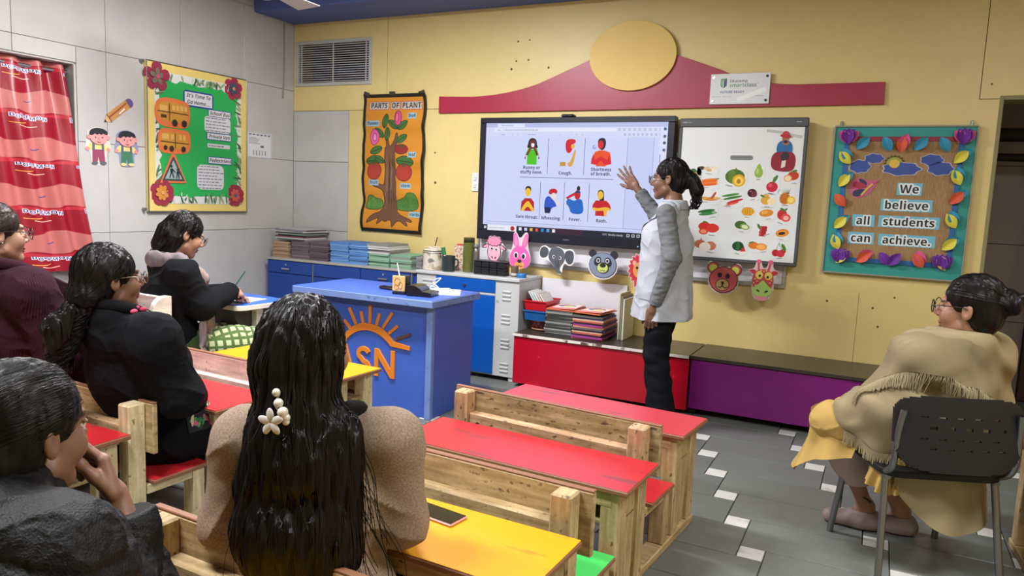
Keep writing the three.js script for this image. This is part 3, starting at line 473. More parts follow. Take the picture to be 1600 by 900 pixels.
// things on the steel cupboard
{
  const y = 0.797, pat = (a, b, seed, f) => dtex(256, (u, v) => { const k = clamp((fbm(u, v, f, 4, seed) - 0.05) * 7), q = clamp((fbm(u, v, f * 1.4, 3, seed + 9) - 0.25) * 8); return a.map((x, i) => lerp(lerp(x, b[i], k), 70, q * 0.6)); });
  const jm = std({ map: pat([214, 206, 190], [166, 150, 128], 5, 9), roughness: 0.35 });
  const j = thing('patterned_jar', 'cream patterned tin jar with lid holding pens on the steel cupboard', 'jar', [1.768, y, 0.3]);
  part(j, 'body', lathe([[0.0001, 0], [0.084, 0], [0.088, 0.006], [0.088, 0.145], [0.082, 0.15], [0.0001, 0.15]], 36), jm);
  part(j, 'lid', lathe([[0.0001, 0.15], [0.086, 0.15], [0.086, 0.166], [0.05, 0.17], [0.048, 0.188], [0.0001, 0.19]], 36), jm);
  part(j, 'clasp', [at(new THREE.TorusGeometry(0.0885, 0.003, 6, 36), 0, 0.14, 0, PI / 2)], M.steel);
  solo('pen', 'black pen standing up from the patterned jar', 'pen', [bar([0, 0, 0], [0.022, 0.075, 0], 0.004)], M.black, [1.775, y + 0.189, 0.3]);
  const mug = thing('lidded_mug', 'dark green mug with handle on the steel cupboard', 'mug', [1.925, y, 0.33]);
  part(mug, 'cup', lathe([[0.0001, 0], [0.044, 0], [0.052, 0.01], [0.054, 0.125], [0.05, 0.125], [0.047, 0.012], [0.0001, 0.01]], 32), flatMat('#2a3836', 0.35));
  part(mug, 'handle', tube([[0.05, 0.1, 0], [0.082, 0.098, 0], [0.086, 0.055, 0], [0.05, 0.03, 0]], 0.007, 18, 8), flatMat('#222d2c', 0.35));
  solo('glue_stick', 'white and green marker standing in the dark mug', 'pen', [paint(flatten(bar([0, 0, 0], [-0.03, 0.12, 0], 0.009)), '#d7dcd6'), paint(flatten(bar([-0.03, 0.12, 0], [-0.045, 0.175, 0], 0.016)), '#1f7a4a')], std({ vertexColors: true, roughness: 0.4 }), [1.915, y + 0.0115, 0.33]);
  const can = thing('floral_canister', 'narrow floral tin canister behind the dark mug', 'canister', [1.965, y, 0.15]);
  part(can, 'body', bb(-0.075, 0, -0.04, 0.055, 0.2, 0.04, 0.006), std({ map: rep(pat([216, 204, 182], [176, 104, 84], 15, 14), 4), roughness: 0.45 }));
  part(can, 'cap', [bb(-0.06, 0.2, -0.03, 0.04, 0.212, 0.03)], flatMat('#b6463f'));
  const ol = thing('olive_bottle', 'tall olive green bottle on the steel cupboard', 'bottle', [2.063, y, 0.25]);
  part(ol, 'body', lathe([[0.0001, 0], [0.043, 0], [0.046, 0.005], [0.046, 0.232], [0.044, 0.236], [0.0001, 0.236]], 32), new THREE.MeshPhysicalMaterial({ color: '#5d6328', roughness: 0.25, clearcoat: 0.4 }));
  part(ol, 'cap', lathe([[0.0001, 0.236], [0.044, 0.236], [0.044, 0.272], [0.042, 0.276], [0.0001, 0.276]], 32), flatMat('#3f4424', 0.4));
  const sb = thing('steel_bottle', 'slim steel flask next to the olive bottle', 'bottle', [2.135, y, 0.26]);
  part(sb, 'body', lathe([[0.0001, 0], [0.027, 0], [0.029, 0.005], [0.029, 0.165], [0.02, 0.19], [0.018, 0.198], [0.0001, 0.198]], 28), M.steel);
  part(sb, 'cap', lathe([[0.0001, 0.198], [0.021, 0.198], [0.021, 0.225], [0.0001, 0.228]], 28), flatMat('#6e7378', 0.3));
  for (let i = 0; i < 8; i++) { const k = thing('black_box', 'small black lidded box, ' + ORD[i % 4] + ' from the steel flask in the ' + (i < 4 ? 'lower' : 'upper') + ' row', 'box', [2.195 + (i % 4) * 0.069, y + (i < 4 ? 0 : 0.056), 0.3], 0, 'black boxes on the steel cupboard'); part(k, 'body', bb(-0.033, 0, -0.045, 0.033, 0.042, 0.045, 0.006), M.black); part(k, 'lid', bb(-0.034, 0.0425, -0.046, 0.034, 0.055, 0.046, 0.005), flatMat('#23272b', 0.3)); }
  const cup = thing('small_cup', 'small brown cup at the end of the black boxes', 'cup', [2.49, y, 0.28]);
  part(cup, 'cup', lathe([[0.0001, 0], [0.026, 0], [0.029, 0.08], [0.026, 0.08], [0.023, 0.006], [0.0001, 0.006]], 24), flatMat('#6d5a4c', 0.5)); part(cup, 'band', lathe([[0.0275, 0.012], [0.029, 0.012], [0.0295, 0.03], [0.028, 0.03]], 24), flatMat('#c9bfae', 0.5));
  const tp = thing('tape_roll', 'blue roll in a clear tub below the rabbit face', 'tape', [2.56, y, 0.3]);
  part(tp, 'roll', lathe([[0.018, 0], [0.036, 0], [0.036, 0.032], [0.018, 0.032], [0.018, 0]], 28), flatMat('#1e73b4', 0.4));
}
// on the teacher table
{
  const y = 0.7592;
  const ps = thing('pen_stand', 'square wooden pen stand with carved front on the teacher table', 'pen stand', [2.27, y, 1.47], 0.12);
  part(ps, 'base', bb(-0.045, 0, -0.04, 0.045, 0.022, 0.04), M.black);
  part(ps, 'box', [bb(-0.045, 0.022, -0.04, 0.045, 0.12, -0.032), bb(-0.045, 0.022, -0.032, -0.037, 0.12, 0.03), bb(0.037, 0.022, -0.032, 0.045, 0.12, 0.03)], M.black);
  const fr = part(ps, 'front_plate', bb(-0.045, 0.022, 0.03, 0.045, 0.12, 0.04), std({ map: dtex(256, (u, v) => { const t = 18 * fbm(u, v, 4, 4, 3, 30); return [214 + t, 172 + t, 112 + t]; }), roughness: 0.5 }));
  const carve = []; for (const [x, yy, rx, ry] of [[-0.008, 0.082, 0.02, 0.024], [0.014, 0.06, 0.014, 0.022], [-0.014, 0.05, 0.014, 0.016]]) { const g = new THREE.TorusGeometry(1, 0.09, 6, 24); g.scale(rx, ry, 0.02); carve.push(g.translate(x, yy, 0.0405)); }
  part(fr, 'carving', carve, flatMat('#a5763e', 0.6));
  solo('white_pen', 'white pen standing in the wooden pen stand', 'pen', [bar([0, 0, 0], [-0.05, 0.17, -0.01], 0.006, 10, 0.003)], M.white, [2.27, y + 0.0245, 1.46]);
  const dv = thing('card_machine', 'black desk device with a coiled cable beside the pen stand', 'device', [2.402, y, 1.44], 0.2);
  const sh = new THREE.Shape(); sh.moveTo(-0.07, 0); sh.lineTo(0.09, 0); sh.lineTo(0.09, 0.022); sh.lineTo(0.03, 0.028); sh.quadraticCurveTo(0.015, 0.058, -0.02, 0.062); sh.lineTo(-0.07, 0.058);
  part(dv, 'body', boxUV(flatten(at(extrude(sh, 0.14, 0.003), 0, 0.004, -0.07))), std({ color: '#131419', roughness: 0.28 }));
  part(dv, 'keypad', [0, 1, 2, 3, 4, 5].map((k) => at(cb(0.012, 0.004, 0.012, 0.001), 0.048 + (k % 2) * 0.022, 0.032, -0.04 + Math.floor(k / 2) * 0.03)), flatMat('#3b3e46', 0.5));
  solo('cable', 'black cable looped on the teacher table', 'cable', tube([[2.2, y + 0.009, 1.36], [2.08, y + 0.009, 1.37], [2.0, y + 0.009, 1.33], [2.02, y + 0.009, 1.27], [2.12, y + 0.009, 1.25], [2.25, y + 0.009, 1.27], [2.36, y + 0.009, 1.28]], 0.008, 60, 8), M.black);
  solo('charger_lead', 'tangle of thin white wire beside the black device', 'cable', tube([[2.3, y + 0.006, 1.33], [2.36, y + 0.05, 1.3], [2.42, y + 0.03, 1.26], [2.36, y + 0.07, 1.24], [2.44, y + 0.1, 1.27], [2.4, y + 0.04, 1.33], [2.34, y + 0.006, 1.31]], 0.004, 60, 6), flatMat('#c7ccd2', 0.4));
  solo('paper_sheet', 'white paper sheet lying flat at the edge of the teacher table', 'paper', at(cb(0.21, 0.002, 0.29, 0.0005), 0, 0.001, 0, 0, 0.5), flatMat('#dfe3ec', 0.6), [2.43, y, 1.2]);
  solo('paper_sheet', 'top paper sheet turned across the other on the teacher table', 'paper', at(cb(0.2, 0.002, 0.28, 0.0005), -0.05, 0.0032, -0.02, 0, 0.8), flatMat('#d8dde8', 0.6), [2.43, y, 1.2]);
}
// on the pupils' desks
{
  const ph = thing('mobile_phone', 'black glass mobile phone in a pink case on yellow desktop', 'phone', [3.935, 0.5003, 3.665], rad(82));
  part(ph, 'case', bb(-0.038, 0, -0.078, 0.038, 0.008, 0.078, 0.004), flatMat('#d9a39b', 0.4)); part(ph, 'screen', bb(-0.035, 0.008, -0.075, 0.035, 0.0092, 0.075, 0.0005), std({ color: '#101114', roughness: 0.08 }));
  solo('closed_book', 'closed pinkish book on red desktop behind the backrest', 'book', [bb(-0.09, 0, -0.065, 0.09, 0.026, 0.065, 0.004)], flatMat('#8e6a6a'), [2.30, 0.4903, 3.80], [0, 0.2, 0]);
  solo('notebook_page', 'open notebook on the blue desktop under the writing hand', 'book', [at(cb(0.15, 0.006, 0.2, 0.001), -0.076, 0.003, 0), at(cb(0.15, 0.005, 0.2, 0.001), 0.076, 0.0025, 0)], flatMat('#d9dbe0', 0.6), [1.34, 0.6825, 1.95], [0, 0.15, 0]);
}
// ---------------------------------------------------------------- wall pieces, boards and prints
const El = (x, y, rx, ry = rx, rot = 0) => { const s = new THREE.Shape(); s.absellipse(x, y, rx, ry, 0, 2 * PI, false, rot); return s; };
const Sm = (pts) => { const s = new THREE.Shape(), n = pts.length; s.moveTo((pts[n - 1][0] + pts[0][0]) / 2, (pts[n - 1][1] + pts[0][1]) / 2); pts.forEach((p, i) => { const q = pts[(i + 1) % n]; s.quadraticCurveTo(p[0], p[1], (p[0] + q[0]) / 2, (p[1] + q[1]) / 2); }); return s; };
const Pg = (pts) => { const s = new THREE.Shape(); pts.forEach((p, i) => (i ? s.lineTo(p[0], p[1]) : s.moveTo(p[0], p[1]))); return s; };
const line = (pts, w) => { const l = [], r = []; pts.forEach((p, i) => { const a = pts[Math.max(0, i - 1)], b = pts[Math.min(pts.length - 1, i + 1)], dx = b[0] - a[0], dy = b[1] - a[1], L = Math.hypot(dx, dy) || 1; l.push([p[0] - dy / L * w / 2, p[1] + dx / L * w / 2]); r.unshift([p[0] + dy / L * w / 2, p[1] - dx / L * w / 2]); }); return Pg([...l, ...r]); };
const ring = (x, y, r, k, bumps = 9, ph = 0) => { const p = []; for (let i = 0; i < bumps * 4; i++) { const a = i / (bumps * 4) * 2 * PI + ph; const q = 1 + k * Math.cos(a * bumps); p.push([x + r[0] * q * Math.cos(a), y + r[1] * q * Math.sin(a)]); } return p; };
// a cut-out: a thing whose parts are thin layered card shapes; s scales the drawing units to metres
function cutout(name, label, cat, pos, ry, s, layers, group) {
  const g = thing(name, label, cat, pos, ry, group);
  layers.forEach(([n, color, shape], i) => { const q = extrude(shape, 0.0014 / s, 0, 9); q.scale(s, s, s); part(g, n, flatten(q).translate(0, 0, 0.0006 + i * 0.0009), flatMat(color, 0.7)); });
  return g;
}
const FRONT = 0, LEFT = PI / 2;
// red wave panel and yellow disc
{
  const s = new THREE.Shape(); s.moveTo(1.597, 2.076); s.lineTo(4.925, 2.091); s.lineTo(4.92, 2.226); s.lineTo(4.4, 2.226); s.quadraticCurveTo(4.1, 2.235, 3.9, 2.335); s.quadraticCurveTo(3.65, 2.43, 3.55, 2.46); s.lineTo(2.95, 2.46); s.quadraticCurveTo(2.75, 2.38, 2.5, 2.285); s.quadraticCurveTo(2.2, 2.195, 1.85, 2.2); s.lineTo(1.597, 2.208);
  solo('wave_panel', 'long crimson wave-shaped panel screwed on the yellow wall', 'panel', boxUV(flatten(at(extrude(s, 0.014, 0.002, 20), 0, 0, 0.005))), std({ map: dtex(512, (u, v) => { const t = 5 * fbm(u, v, 5, 4, 41) + 50 * clamp((fbm(u, v, 12, 4, 43, 3) - 0.5) * 8); return [160 + t, 36 + t, 66 + t]; }), roughness: 0.36 }));
  solo('yellow_disc', 'large plain yellow disc overlapping the crimson wave panel', 'panel', boxUV(flatten(at(extrude(El(3.247, 2.462, 0.325, 0.247), 0.014, 0.002, 40), 0, 0, 0.025))), std({ map: dtex(256, (u, v) => { const t = 5 * fbm(u, v, 5, 4, 51); return [224 + t, 192 + t, 100 + t]; }), roughness: 0.5 }));
}
// company sign
{
  const t = canvas(800, 408, (c) => {
    c.fillStyle = '#d5d9dd'; c.fillRect(0, 0, 800, 408);
    c.fillStyle = '#3c8a5c'; c.beginPath(); c.moveTo(140, 70); c.lineTo(222, 62); c.lineTo(222, 84); c.lineTo(170, 90); c.lineTo(170, 196); c.lineTo(140, 160); c.fill(); c.fillStyle = '#72b089'; c.fillRect(150, 88, 24, 66); c.fillStyle = '#23365f'; c.beginPath(); c.moveTo(182, 92); c.lineTo(224, 66); c.lineTo(224, 160); c.lineTo(182, 196); c.fill();
    c.fillStyle = '#4d5a66'; c.font = 'bold 54px sans-serif'; c.fillText('Educomp', 262, 118); c.font = 'bold 70px sans-serif'; c.fillStyle = '#4f8a66'; c.fillText('smart', 262, 180); const w = c.measureText('smart').width; c.fillStyle = '#4b5a72'; c.fillText('class', 262 + w, 180); c.font = '24px sans-serif'; c.fillText('®', 628, 140);
    c.fillStyle = '#3b4a7a'; c.font = 'bold 46px sans-serif'; c.fillText('FUTURE READY', 140, 262); c.fillStyle = '#6c7078'; c.font = '20px sans-serif'; c.fillText('Reg Trade No : 1800 103 7001', 38, 312); c.fillRect(480, 300, 250, 4);
  });
  const g = thing('company_sign', 'white rectangular sign plate with green door emblem over the crimson panel', 'sign', [4.026, 2.207, 0.0225]);
  const pl = bb(-0.199, -0.103, 0, 0.199, 0.103, 0.012, 0.002), p = pl.attributes.position, uv = pl.attributes.uv; for (let i = 0; i < p.count; i++) uv.setXY(i, p.getX(i) / 0.398 + 0.5, p.getY(i) / 0.206 + 0.5);
  part(g, 'plate', pl, std({ map: t, roughness: 0.3 }));
  for (const [x, y] of [[-0.177, 0.08], [0.177, 0.08], [-0.177, -0.08], [0.177, -0.08]]) part(g, 'screw_cap', at(new THREE.CylinderGeometry(0.008, 0.009, 0.006, 14), x, y, 0.014, PI / 2), x < 0 ? M.chrome : M.black);
  part(g, 'tape_strip', at(cb(0.2, 0.033, 0.001, 0.0002), 0.082, -0.042, 0.0128, 0, 0, 0.36), std({ color: '#e9eeee', roughness: 0.35 }));
}
// interactive display
{
  const d = thing('interactive_display', 'large black interactive display showing seven illness drawings', 'screen', [0, 0, 0]);
  const frame = M.black, x0 = 2.044, x1 = 3.617, y0 = 1.06, y1 = 2.022, a0 = 2.097, a1 = 3.565, b0 = 1.136, b1 = 1.98;
  part(d, 'cabinet', bb(x0, y0, 0.03, x1, y1, 0.085, 0.004), frame);
  part(d, 'bezel', [bb(x0, b1, 0.08, x1, y1, 0.104, 0.004), bb(x0, y0, 0.08, x1, b0, 0.104, 0.004), bb(x0, b0, 0.08, a0, b1, 0.104, 0.004), bb(a1, b0, 0.08, x1, b1, 0.104, 0.004)], std({ color: '#191d2a', roughness: 0.3 }));
  const cam = part(d, 'webcam', bb(2.735, y1 + 0.0005, 0.03, 2.835, y1 + 0.022, 0.1, 0.008), M.black); part(cam, 'lens', at(new THREE.CylinderGeometry(0.007, 0.007, 0.004, 14), 2.785, y1 + 0.011, 0.101, PI / 2), flatMat('#2c3550', 0.1));
  const lab = canvas(512, 64, (c) => { c.fillStyle = '#191d2a'; c.fillRect(0, 0, 512, 64); c.fillStyle = '#a8adba'; c.font = '38px sans-serif'; c.textAlign = 'center'; c.fillText('ViewSonic', 256, 46); });
  part(d, 'maker_mark', at(new THREE.PlaneGeometry(0.16, 0.02), 2.83, 1.098, 0.1046), std({ map: lab, roughness: 0.3 }));
  part(d, 'port_panel', bb(3.37, 1.062, 0.1, 3.6, 1.098, 0.1055, 0.002), flatMat('#0d0e12', 0.4));
  ['#8fd0ff', '#8fb6c8', '#c05a5a', '#c05a5a', '#d0605a'].forEach((c, i) => part(d, 'button', at(new THREE.CylinderGeometry(0.005, 0.005, 0.003, 10), 3.4 + i * 0.03, 1.083, 0.106, PI / 2), flatMat(c, 0.4)));
  const t = canvas(1600, 920, (c, W, H) => {
    const el = (col, x, y, rx, ry = rx, r = 0) => { c.fillStyle = col; c.beginPath(); c.ellipse(x, y, rx, ry, r, 0, 7); c.fill(); }, pg = (col, ...p) => { c.fillStyle = col; c.beginPath(); for (let i = 0; i < p.length; i += 2) c.lineTo(p[i], p[i + 1]); c.fill(); };
    const sm = (col, ...p) => { const n = p.length / 2, q = (i) => [p[(i % n) * 2], p[(i % n) * 2 + 1]]; c.fillStyle = col; c.beginPath(); for (let i = 0; i < n; i++) { const [x, y] = q(i), [u, v] = q(i + 1); if (!i) c.moveTo((q(n - 1)[0] + x) / 2, (q(n - 1)[1] + y) / 2); c.quadraticCurveTo(x, y, (x + u) / 2, (y + v) / 2); } c.fill(); };
    c.fillStyle = '#c3ccf0'; c.fillRect(0, 0, W, H); c.fillStyle = '#b4bde6'; c.fillRect(0, 0, W, 36); c.fillStyle = '#dde3fa'; c.fillRect(110, 6, 260, 30); c.fillStyle = '#d0d8f6'; c.fillRect(0, 36, W, 80); c.fillStyle = '#e0e6fa'; c.fillRect(80, 44, 1100, 28);
    c.fillStyle = '#4a5272'; c.font = '17px sans-serif'; c.fillText('PDF document', 150, 27); c.fillText('File  |  C:/Documents/Downloads/WHO-poster.pdf', 110, 64); c.font = '15px sans-serif'; for (const [s, x] of [['≡', 40], ['∨', 90], ['Draw', 150], ['|', 250], ['T', 300], ['Read aloud', 400], ['−', 640], ['+', 690], ['□', 730], ['1', 790], ['of 1', 830], ['Q', 890], ['⊞', 950]]) c.fillText(s, x, 102);
    for (let i = 0; i < 9; i++) { c.strokeStyle = '#4a5272'; c.lineWidth = 2; c.strokeRect(1200 + i * 42, 50, 13, 13); c.strokeRect(1250 + i * 36, 90, 11, 11); }
    c.fillStyle = '#c9d2f6'; c.fillRect(0, 116, W, 740); c.fillStyle = '#ccd5f8'; c.fillRect(40, 118, 1240, 724); c.fillStyle = '#c3cdf4'; c.fillRect(1284, 118, 212, 724); c.fillStyle = '#d5dcf8'; c.fillRect(1540, 36, 60, 820); for (const [y, col] of [[53, '#1d5a8a'], [110, '#51607e'], [160, '#3b4f7a'], [215, '#51607e']]) el(col, 1578, y, 12);
    c.fillStyle = '#8e97b8'; c.fillRect(1545, 250, 8, 60); c.strokeStyle = '#8993b8'; c.lineWidth = 3; for (const x of [1283, 1496]) { c.beginPath(); c.moveTo(x, 120); c.lineTo(x, 842); c.stroke(); } c.beginPath(); c.moveTo(40, 842); c.lineTo(1500, 842); c.stroke();
    c.strokeStyle = '#4d5878'; c.lineWidth = 4; for (const [x, y, u, v] of [[595, 128, 595, 420], [921, 126, 921, 424], [342, 453, 1180, 453], [540, 488, 540, 802], [759, 488, 759, 802], [978, 488, 978, 802]]) { c.beginPath(); c.moveTo(x, y); c.lineTo(u, v); c.stroke(); }
    c.fillStyle = '#2b3452'; c.textAlign = 'center'; c.font = 'bold 37px sans-serif'; for (const [s, x, y] of [['Runny or', 448, 384], ['stuffy nose.', 448, 422], ['Cough.', 760, 424], ['Shortness', 1070, 388], ['of breath.', 1070, 424], ['Sore throat.', 424, 802], ['Wheezing.', 650, 802], ['Fever.', 866, 802], ['Rash.', 1098, 802]]) c.fillText(s, x, y); c.textAlign = 'left';
    // runny nose
    sm('#232026', 405, 180, 415, 135, 450, 122, 485, 140, 490, 185, 505, 205, 470, 215, 425, 215, 398, 205); el('#6b2a2c', 450, 172, 28, 32); pg('#4fc01f', 412, 205, 450, 222, 490, 205, 510, 262, 492, 275, 494, 346, 402, 346, 404, 275, 388, 262); pg('#7a2a2e', 386, 262, 408, 272, 450, 195, 436, 180, 378, 290, 392, 306); pg('#7a2a2e', 512, 262, 490, 272, 450, 195, 464, 180, 520, 290, 506, 306); sm('#eef0fa', 432, 172, 452, 166, 470, 174, 462, 202, 442, 202);
    // cough
    sm('#d0202e', 752, 150, 775, 132, 835, 134, 842, 162, 815, 172, 815, 215, 790, 252, 760, 240, 750, 195); sm('#e9b14a', 800, 175, 832, 172, 834, 200, 812, 214, 798, 205); sm('#d9a54c', 822, 245, 836, 215, 846, 222, 836, 300, 815, 355, 790, 362, 770, 330, 800, 318); pg('#c8923c', 706, 322, 756, 318, 760, 352, 708, 356);
    // shortness of breath
    sm('#27222a', 1028, 150, 1045, 124, 1085, 122, 1102, 150, 1098, 200, 1070, 225, 1040, 205); el('#d8232f', 1056, 178, 24, 34); pg('#e8502a', 1010, 235, 1050, 222, 1090, 222, 1140, 240, 1156, 330, 1110, 342, 1106, 350, 1026, 350, 1024, 340, 980, 330); pg('#d8232f', 984, 290, 1000, 250, 1012, 300, 1064, 268, 1120, 300, 1134, 252, 1156, 330, 1096, 336, 1064, 300, 1036, 336, 980, 332); c.strokeStyle = '#6d82c4'; c.lineWidth = 4; for (const r of [8, 15]) { c.beginPath(); c.arc(1004, 196, r, 0, 5); c.stroke(); }
    // sore throat
    sm('#221e24', 398, 560, 405, 528, 450, 528, 456, 565, 440, 600, 405, 600); el('#edbf3a', 426, 578, 26, 34); pg('#b31e2b', 368, 660, 400, 630, 458, 630, 486, 662, 490, 738, 362, 738); sm('#edbf3a', 362, 735, 372, 715, 412, 660, 436, 652, 448, 668, 486, 718, 490, 740, 470, 742, 428, 690, 390, 745);
    // wheezing
    sm('#c3202d', 615, 575, 630, 545, 680, 540, 700, 565, 690, 585, 625, 592); el('#e9d9dc', 664, 605, 24, 28); sm('#2f58c8', 590, 620, 620, 600, 655, 630, 690, 665, 700, 690, 650, 700, 640, 748, 588, 748, 580, 680); pg('#1c2748', 588, 700, 640, 700, 638, 748, 590, 748); el('#e9d9dc', 700, 660, 14, 22);
    // fever
    el('#2a2230', 884, 535, 15, 22); el('#c3202d', 878, 586, 26, 40); sm('#2a3f7a', 862, 552, 900, 552, 905, 575, 880, 570, 855, 580); sm('#2568c4', 780, 640, 800, 615, 850, 640, 880, 620, 915, 620, 930, 650, 942, 745, 826, 745, 810, 690, 782, 665); pg('#c3202d', 776, 610, 852, 566, 862, 586, 800, 618, 796, 634);
    // rash
    sm('#27222a', 1050, 575, 1060, 538, 1100, 540, 1108, 575, 1112, 640, 1096, 640, 1060, 610); el('#edbf3a', 1078, 582, 24, 34); pg('#c3202d', 1016, 660, 1040, 625, 1130, 625, 1160, 650, 1175, 690, 1140, 700, 1136, 750, 1042, 750, 1042, 700, 1014, 690); sm('#edb640', 1016, 680, 1060, 690, 1130, 672, 1180, 690, 1170, 705, 1110, 705, 1042, 712, 1014, 700); pg('#edb640', 1110, 705, 1142, 705, 1138, 750, 1120, 750);
    // taskbar
    c.fillStyle = '#e6e9f4'; c.fillRect(0, 872, 330, 48); c.fillStyle = '#2a2e48'; c.fillRect(40, 872, 2, 48); c.fillStyle = '#1c2140'; c.fillRect(0, 872, 46, 48); c.fillStyle = '#fff'; c.fillRect(14, 886, 9, 9); c.fillRect(25, 886, 9, 9); c.fillRect(14, 897, 9, 9); c.fillRect(25, 897, 9, 9); c.fillStyle = '#8990a8'; c.font = '17px sans-serif'; c.fillText('Type here to search', 66, 902); el('#b8232c', 292, 896, 20, 20);
    c.fillStyle = '#23283a'; c.fillRect(330, 872, 1270, 48); c.fillStyle = '#6b2430'; c.globalAlpha = 0.35; c.fillRect(620, 872, 320, 48); c.globalAlpha = 1; ['#dfe5f2', '#cfd6e6', '#e9b44c', '#e24b3a', '#2e86c9', '#4aa0e0', '#f0f2f7'].forEach((k, i) => { c.fillStyle = k; c.fillRect(354 + i * 52, 882, 26, 26); }); c.fillStyle = '#e6e9f2'; c.font = '20px sans-serif'; c.fillText('15°C  Mostly cloudy', 1110, 904); for (let i = 0; i < 6; i++) { c.strokeStyle = '#e6e9f2'; c.strokeRect(1320 + i * 42, 886, 20, 18); }
  });
  part(d, 'panel', at(new THREE.PlaneGeometry(a1 - a0, b1 - b0), (a0 + a1) / 2, (b0 + b1) / 2, 0.0975), std({ color: '#050505', roughness: 0.25, emissive: '#ffffff', emissiveMap: t, emissiveIntensity: 1.0 }));
  const L = new THREE.RectAreaLight(new THREE.Color('#ccd6ff'), 0.8, 1.4, 0.8); L.position.set(2.83, 1.56, 0.107); L.rotation.y = PI; L.castShadow = true; d.add(L);
}
// old framed white board running behind the display and the interactive board: only its lower band shows
{
  const w = thing('low_white_board', 'long white board with aluminium frame behind the animal faces', 'whiteboard', [0, 0, 0]);
  part(w, 'surface', bb(2.03, 0.885, 0.004, 4.41, 1.75, 0.018, 0.001), std({ color: '#dfe2ea', roughness: 0.2 }));
  const al = std({ color: '#a9a9a6', roughness: 0.35, metalness: 0.6 });
  for (const [a, b, c, d2] of [[2.012, 0.86, 4.428, 0.888], [2.012, 1.75, 4.428, 1.775], [2.012, 0.888, 2.034, 1.75], [4.404, 0.888, 4.428, 1.75]]) part(w, 'frame_rail', bb(a, b, 0.002, c, d2, 0.026, 0.003), al);
}
// interactive board with cut-out pictures
{
  const b = thing('interactive_board', 'white interactive board in dark grey frame with fruit pictures', 'whiteboard', [0, 0, 0]);
  const fr = std({ color: '#4a4d52', roughness: 0.45 });
  part(b, 'housing', bb(3.66, 1.025, 0.03, 4.49, 1.995, 0.115, 0.006), fr);
  part(b, 'frame_rail', bb(3.655, 1.94, 0.1, 4.5, 2.0, 0.13, 0.006), fr); part(b, 'frame_rail', bb(3.655, 1.02, 0.1, 4.5, 1.045, 0.126, 0.006), fr);
  part(b, 'frame_rail', bb(3.655, 1.045, 0.1, 3.675, 1.94, 0.126, 0.004), fr); part(b, 'frame_rail', bb(4.478, 1.045, 0.1, 4.5, 1.94, 0.126, 0.004), fr);
  part(b, 'surface', bb(3.675, 1.045, 0.112, 4.478, 1.94, 0.119, 0.0005), std({ color: '#dfe4e6', roughness: 0.22 }));
  const lg = canvas(256, 32, (c) => { c.fillStyle = '#4a4d52'; c.fillRect(0, 0, 256, 32); c.fillStyle = '#c6c9cc'; c.font = 'bold 22px sans-serif'; c.fillText('SMART', 6, 24); c.font = '18px sans-serif'; c.fillText('Board', 92, 23); });
  part(b, 'maker_mark', at(new THREE.PlaneGeometry(0.11, 0.014), 3.73, 1.972, 0.1306), std({ map: lg, roughness: 0.4 }));
  part(b, 'pen_light', at(cb(0.03, 0.004, 0.001, 0.0003), 4.44, 1.972, 0.1308), flatMat('#c6c9cc'));
  part(b, 'title_strip', [at(cb(0.1, 0.018, 0.001, 0.0002), 4.29, 1.91, 0.1197, 0, 0, -0.12), at(cb(0.11, 0.018, 0.001, 0.0002), 4.41, 1.885, 0.1198, 0, 0, -0.2)], flatMat('#b9bcb6'));
  part(b, 'name_plaque', at(extrude(rrect(0.15, 0.03, 0.014), 0.001), 4.09, 1.735, 0.1194), flatMat('#777b7a'));
}
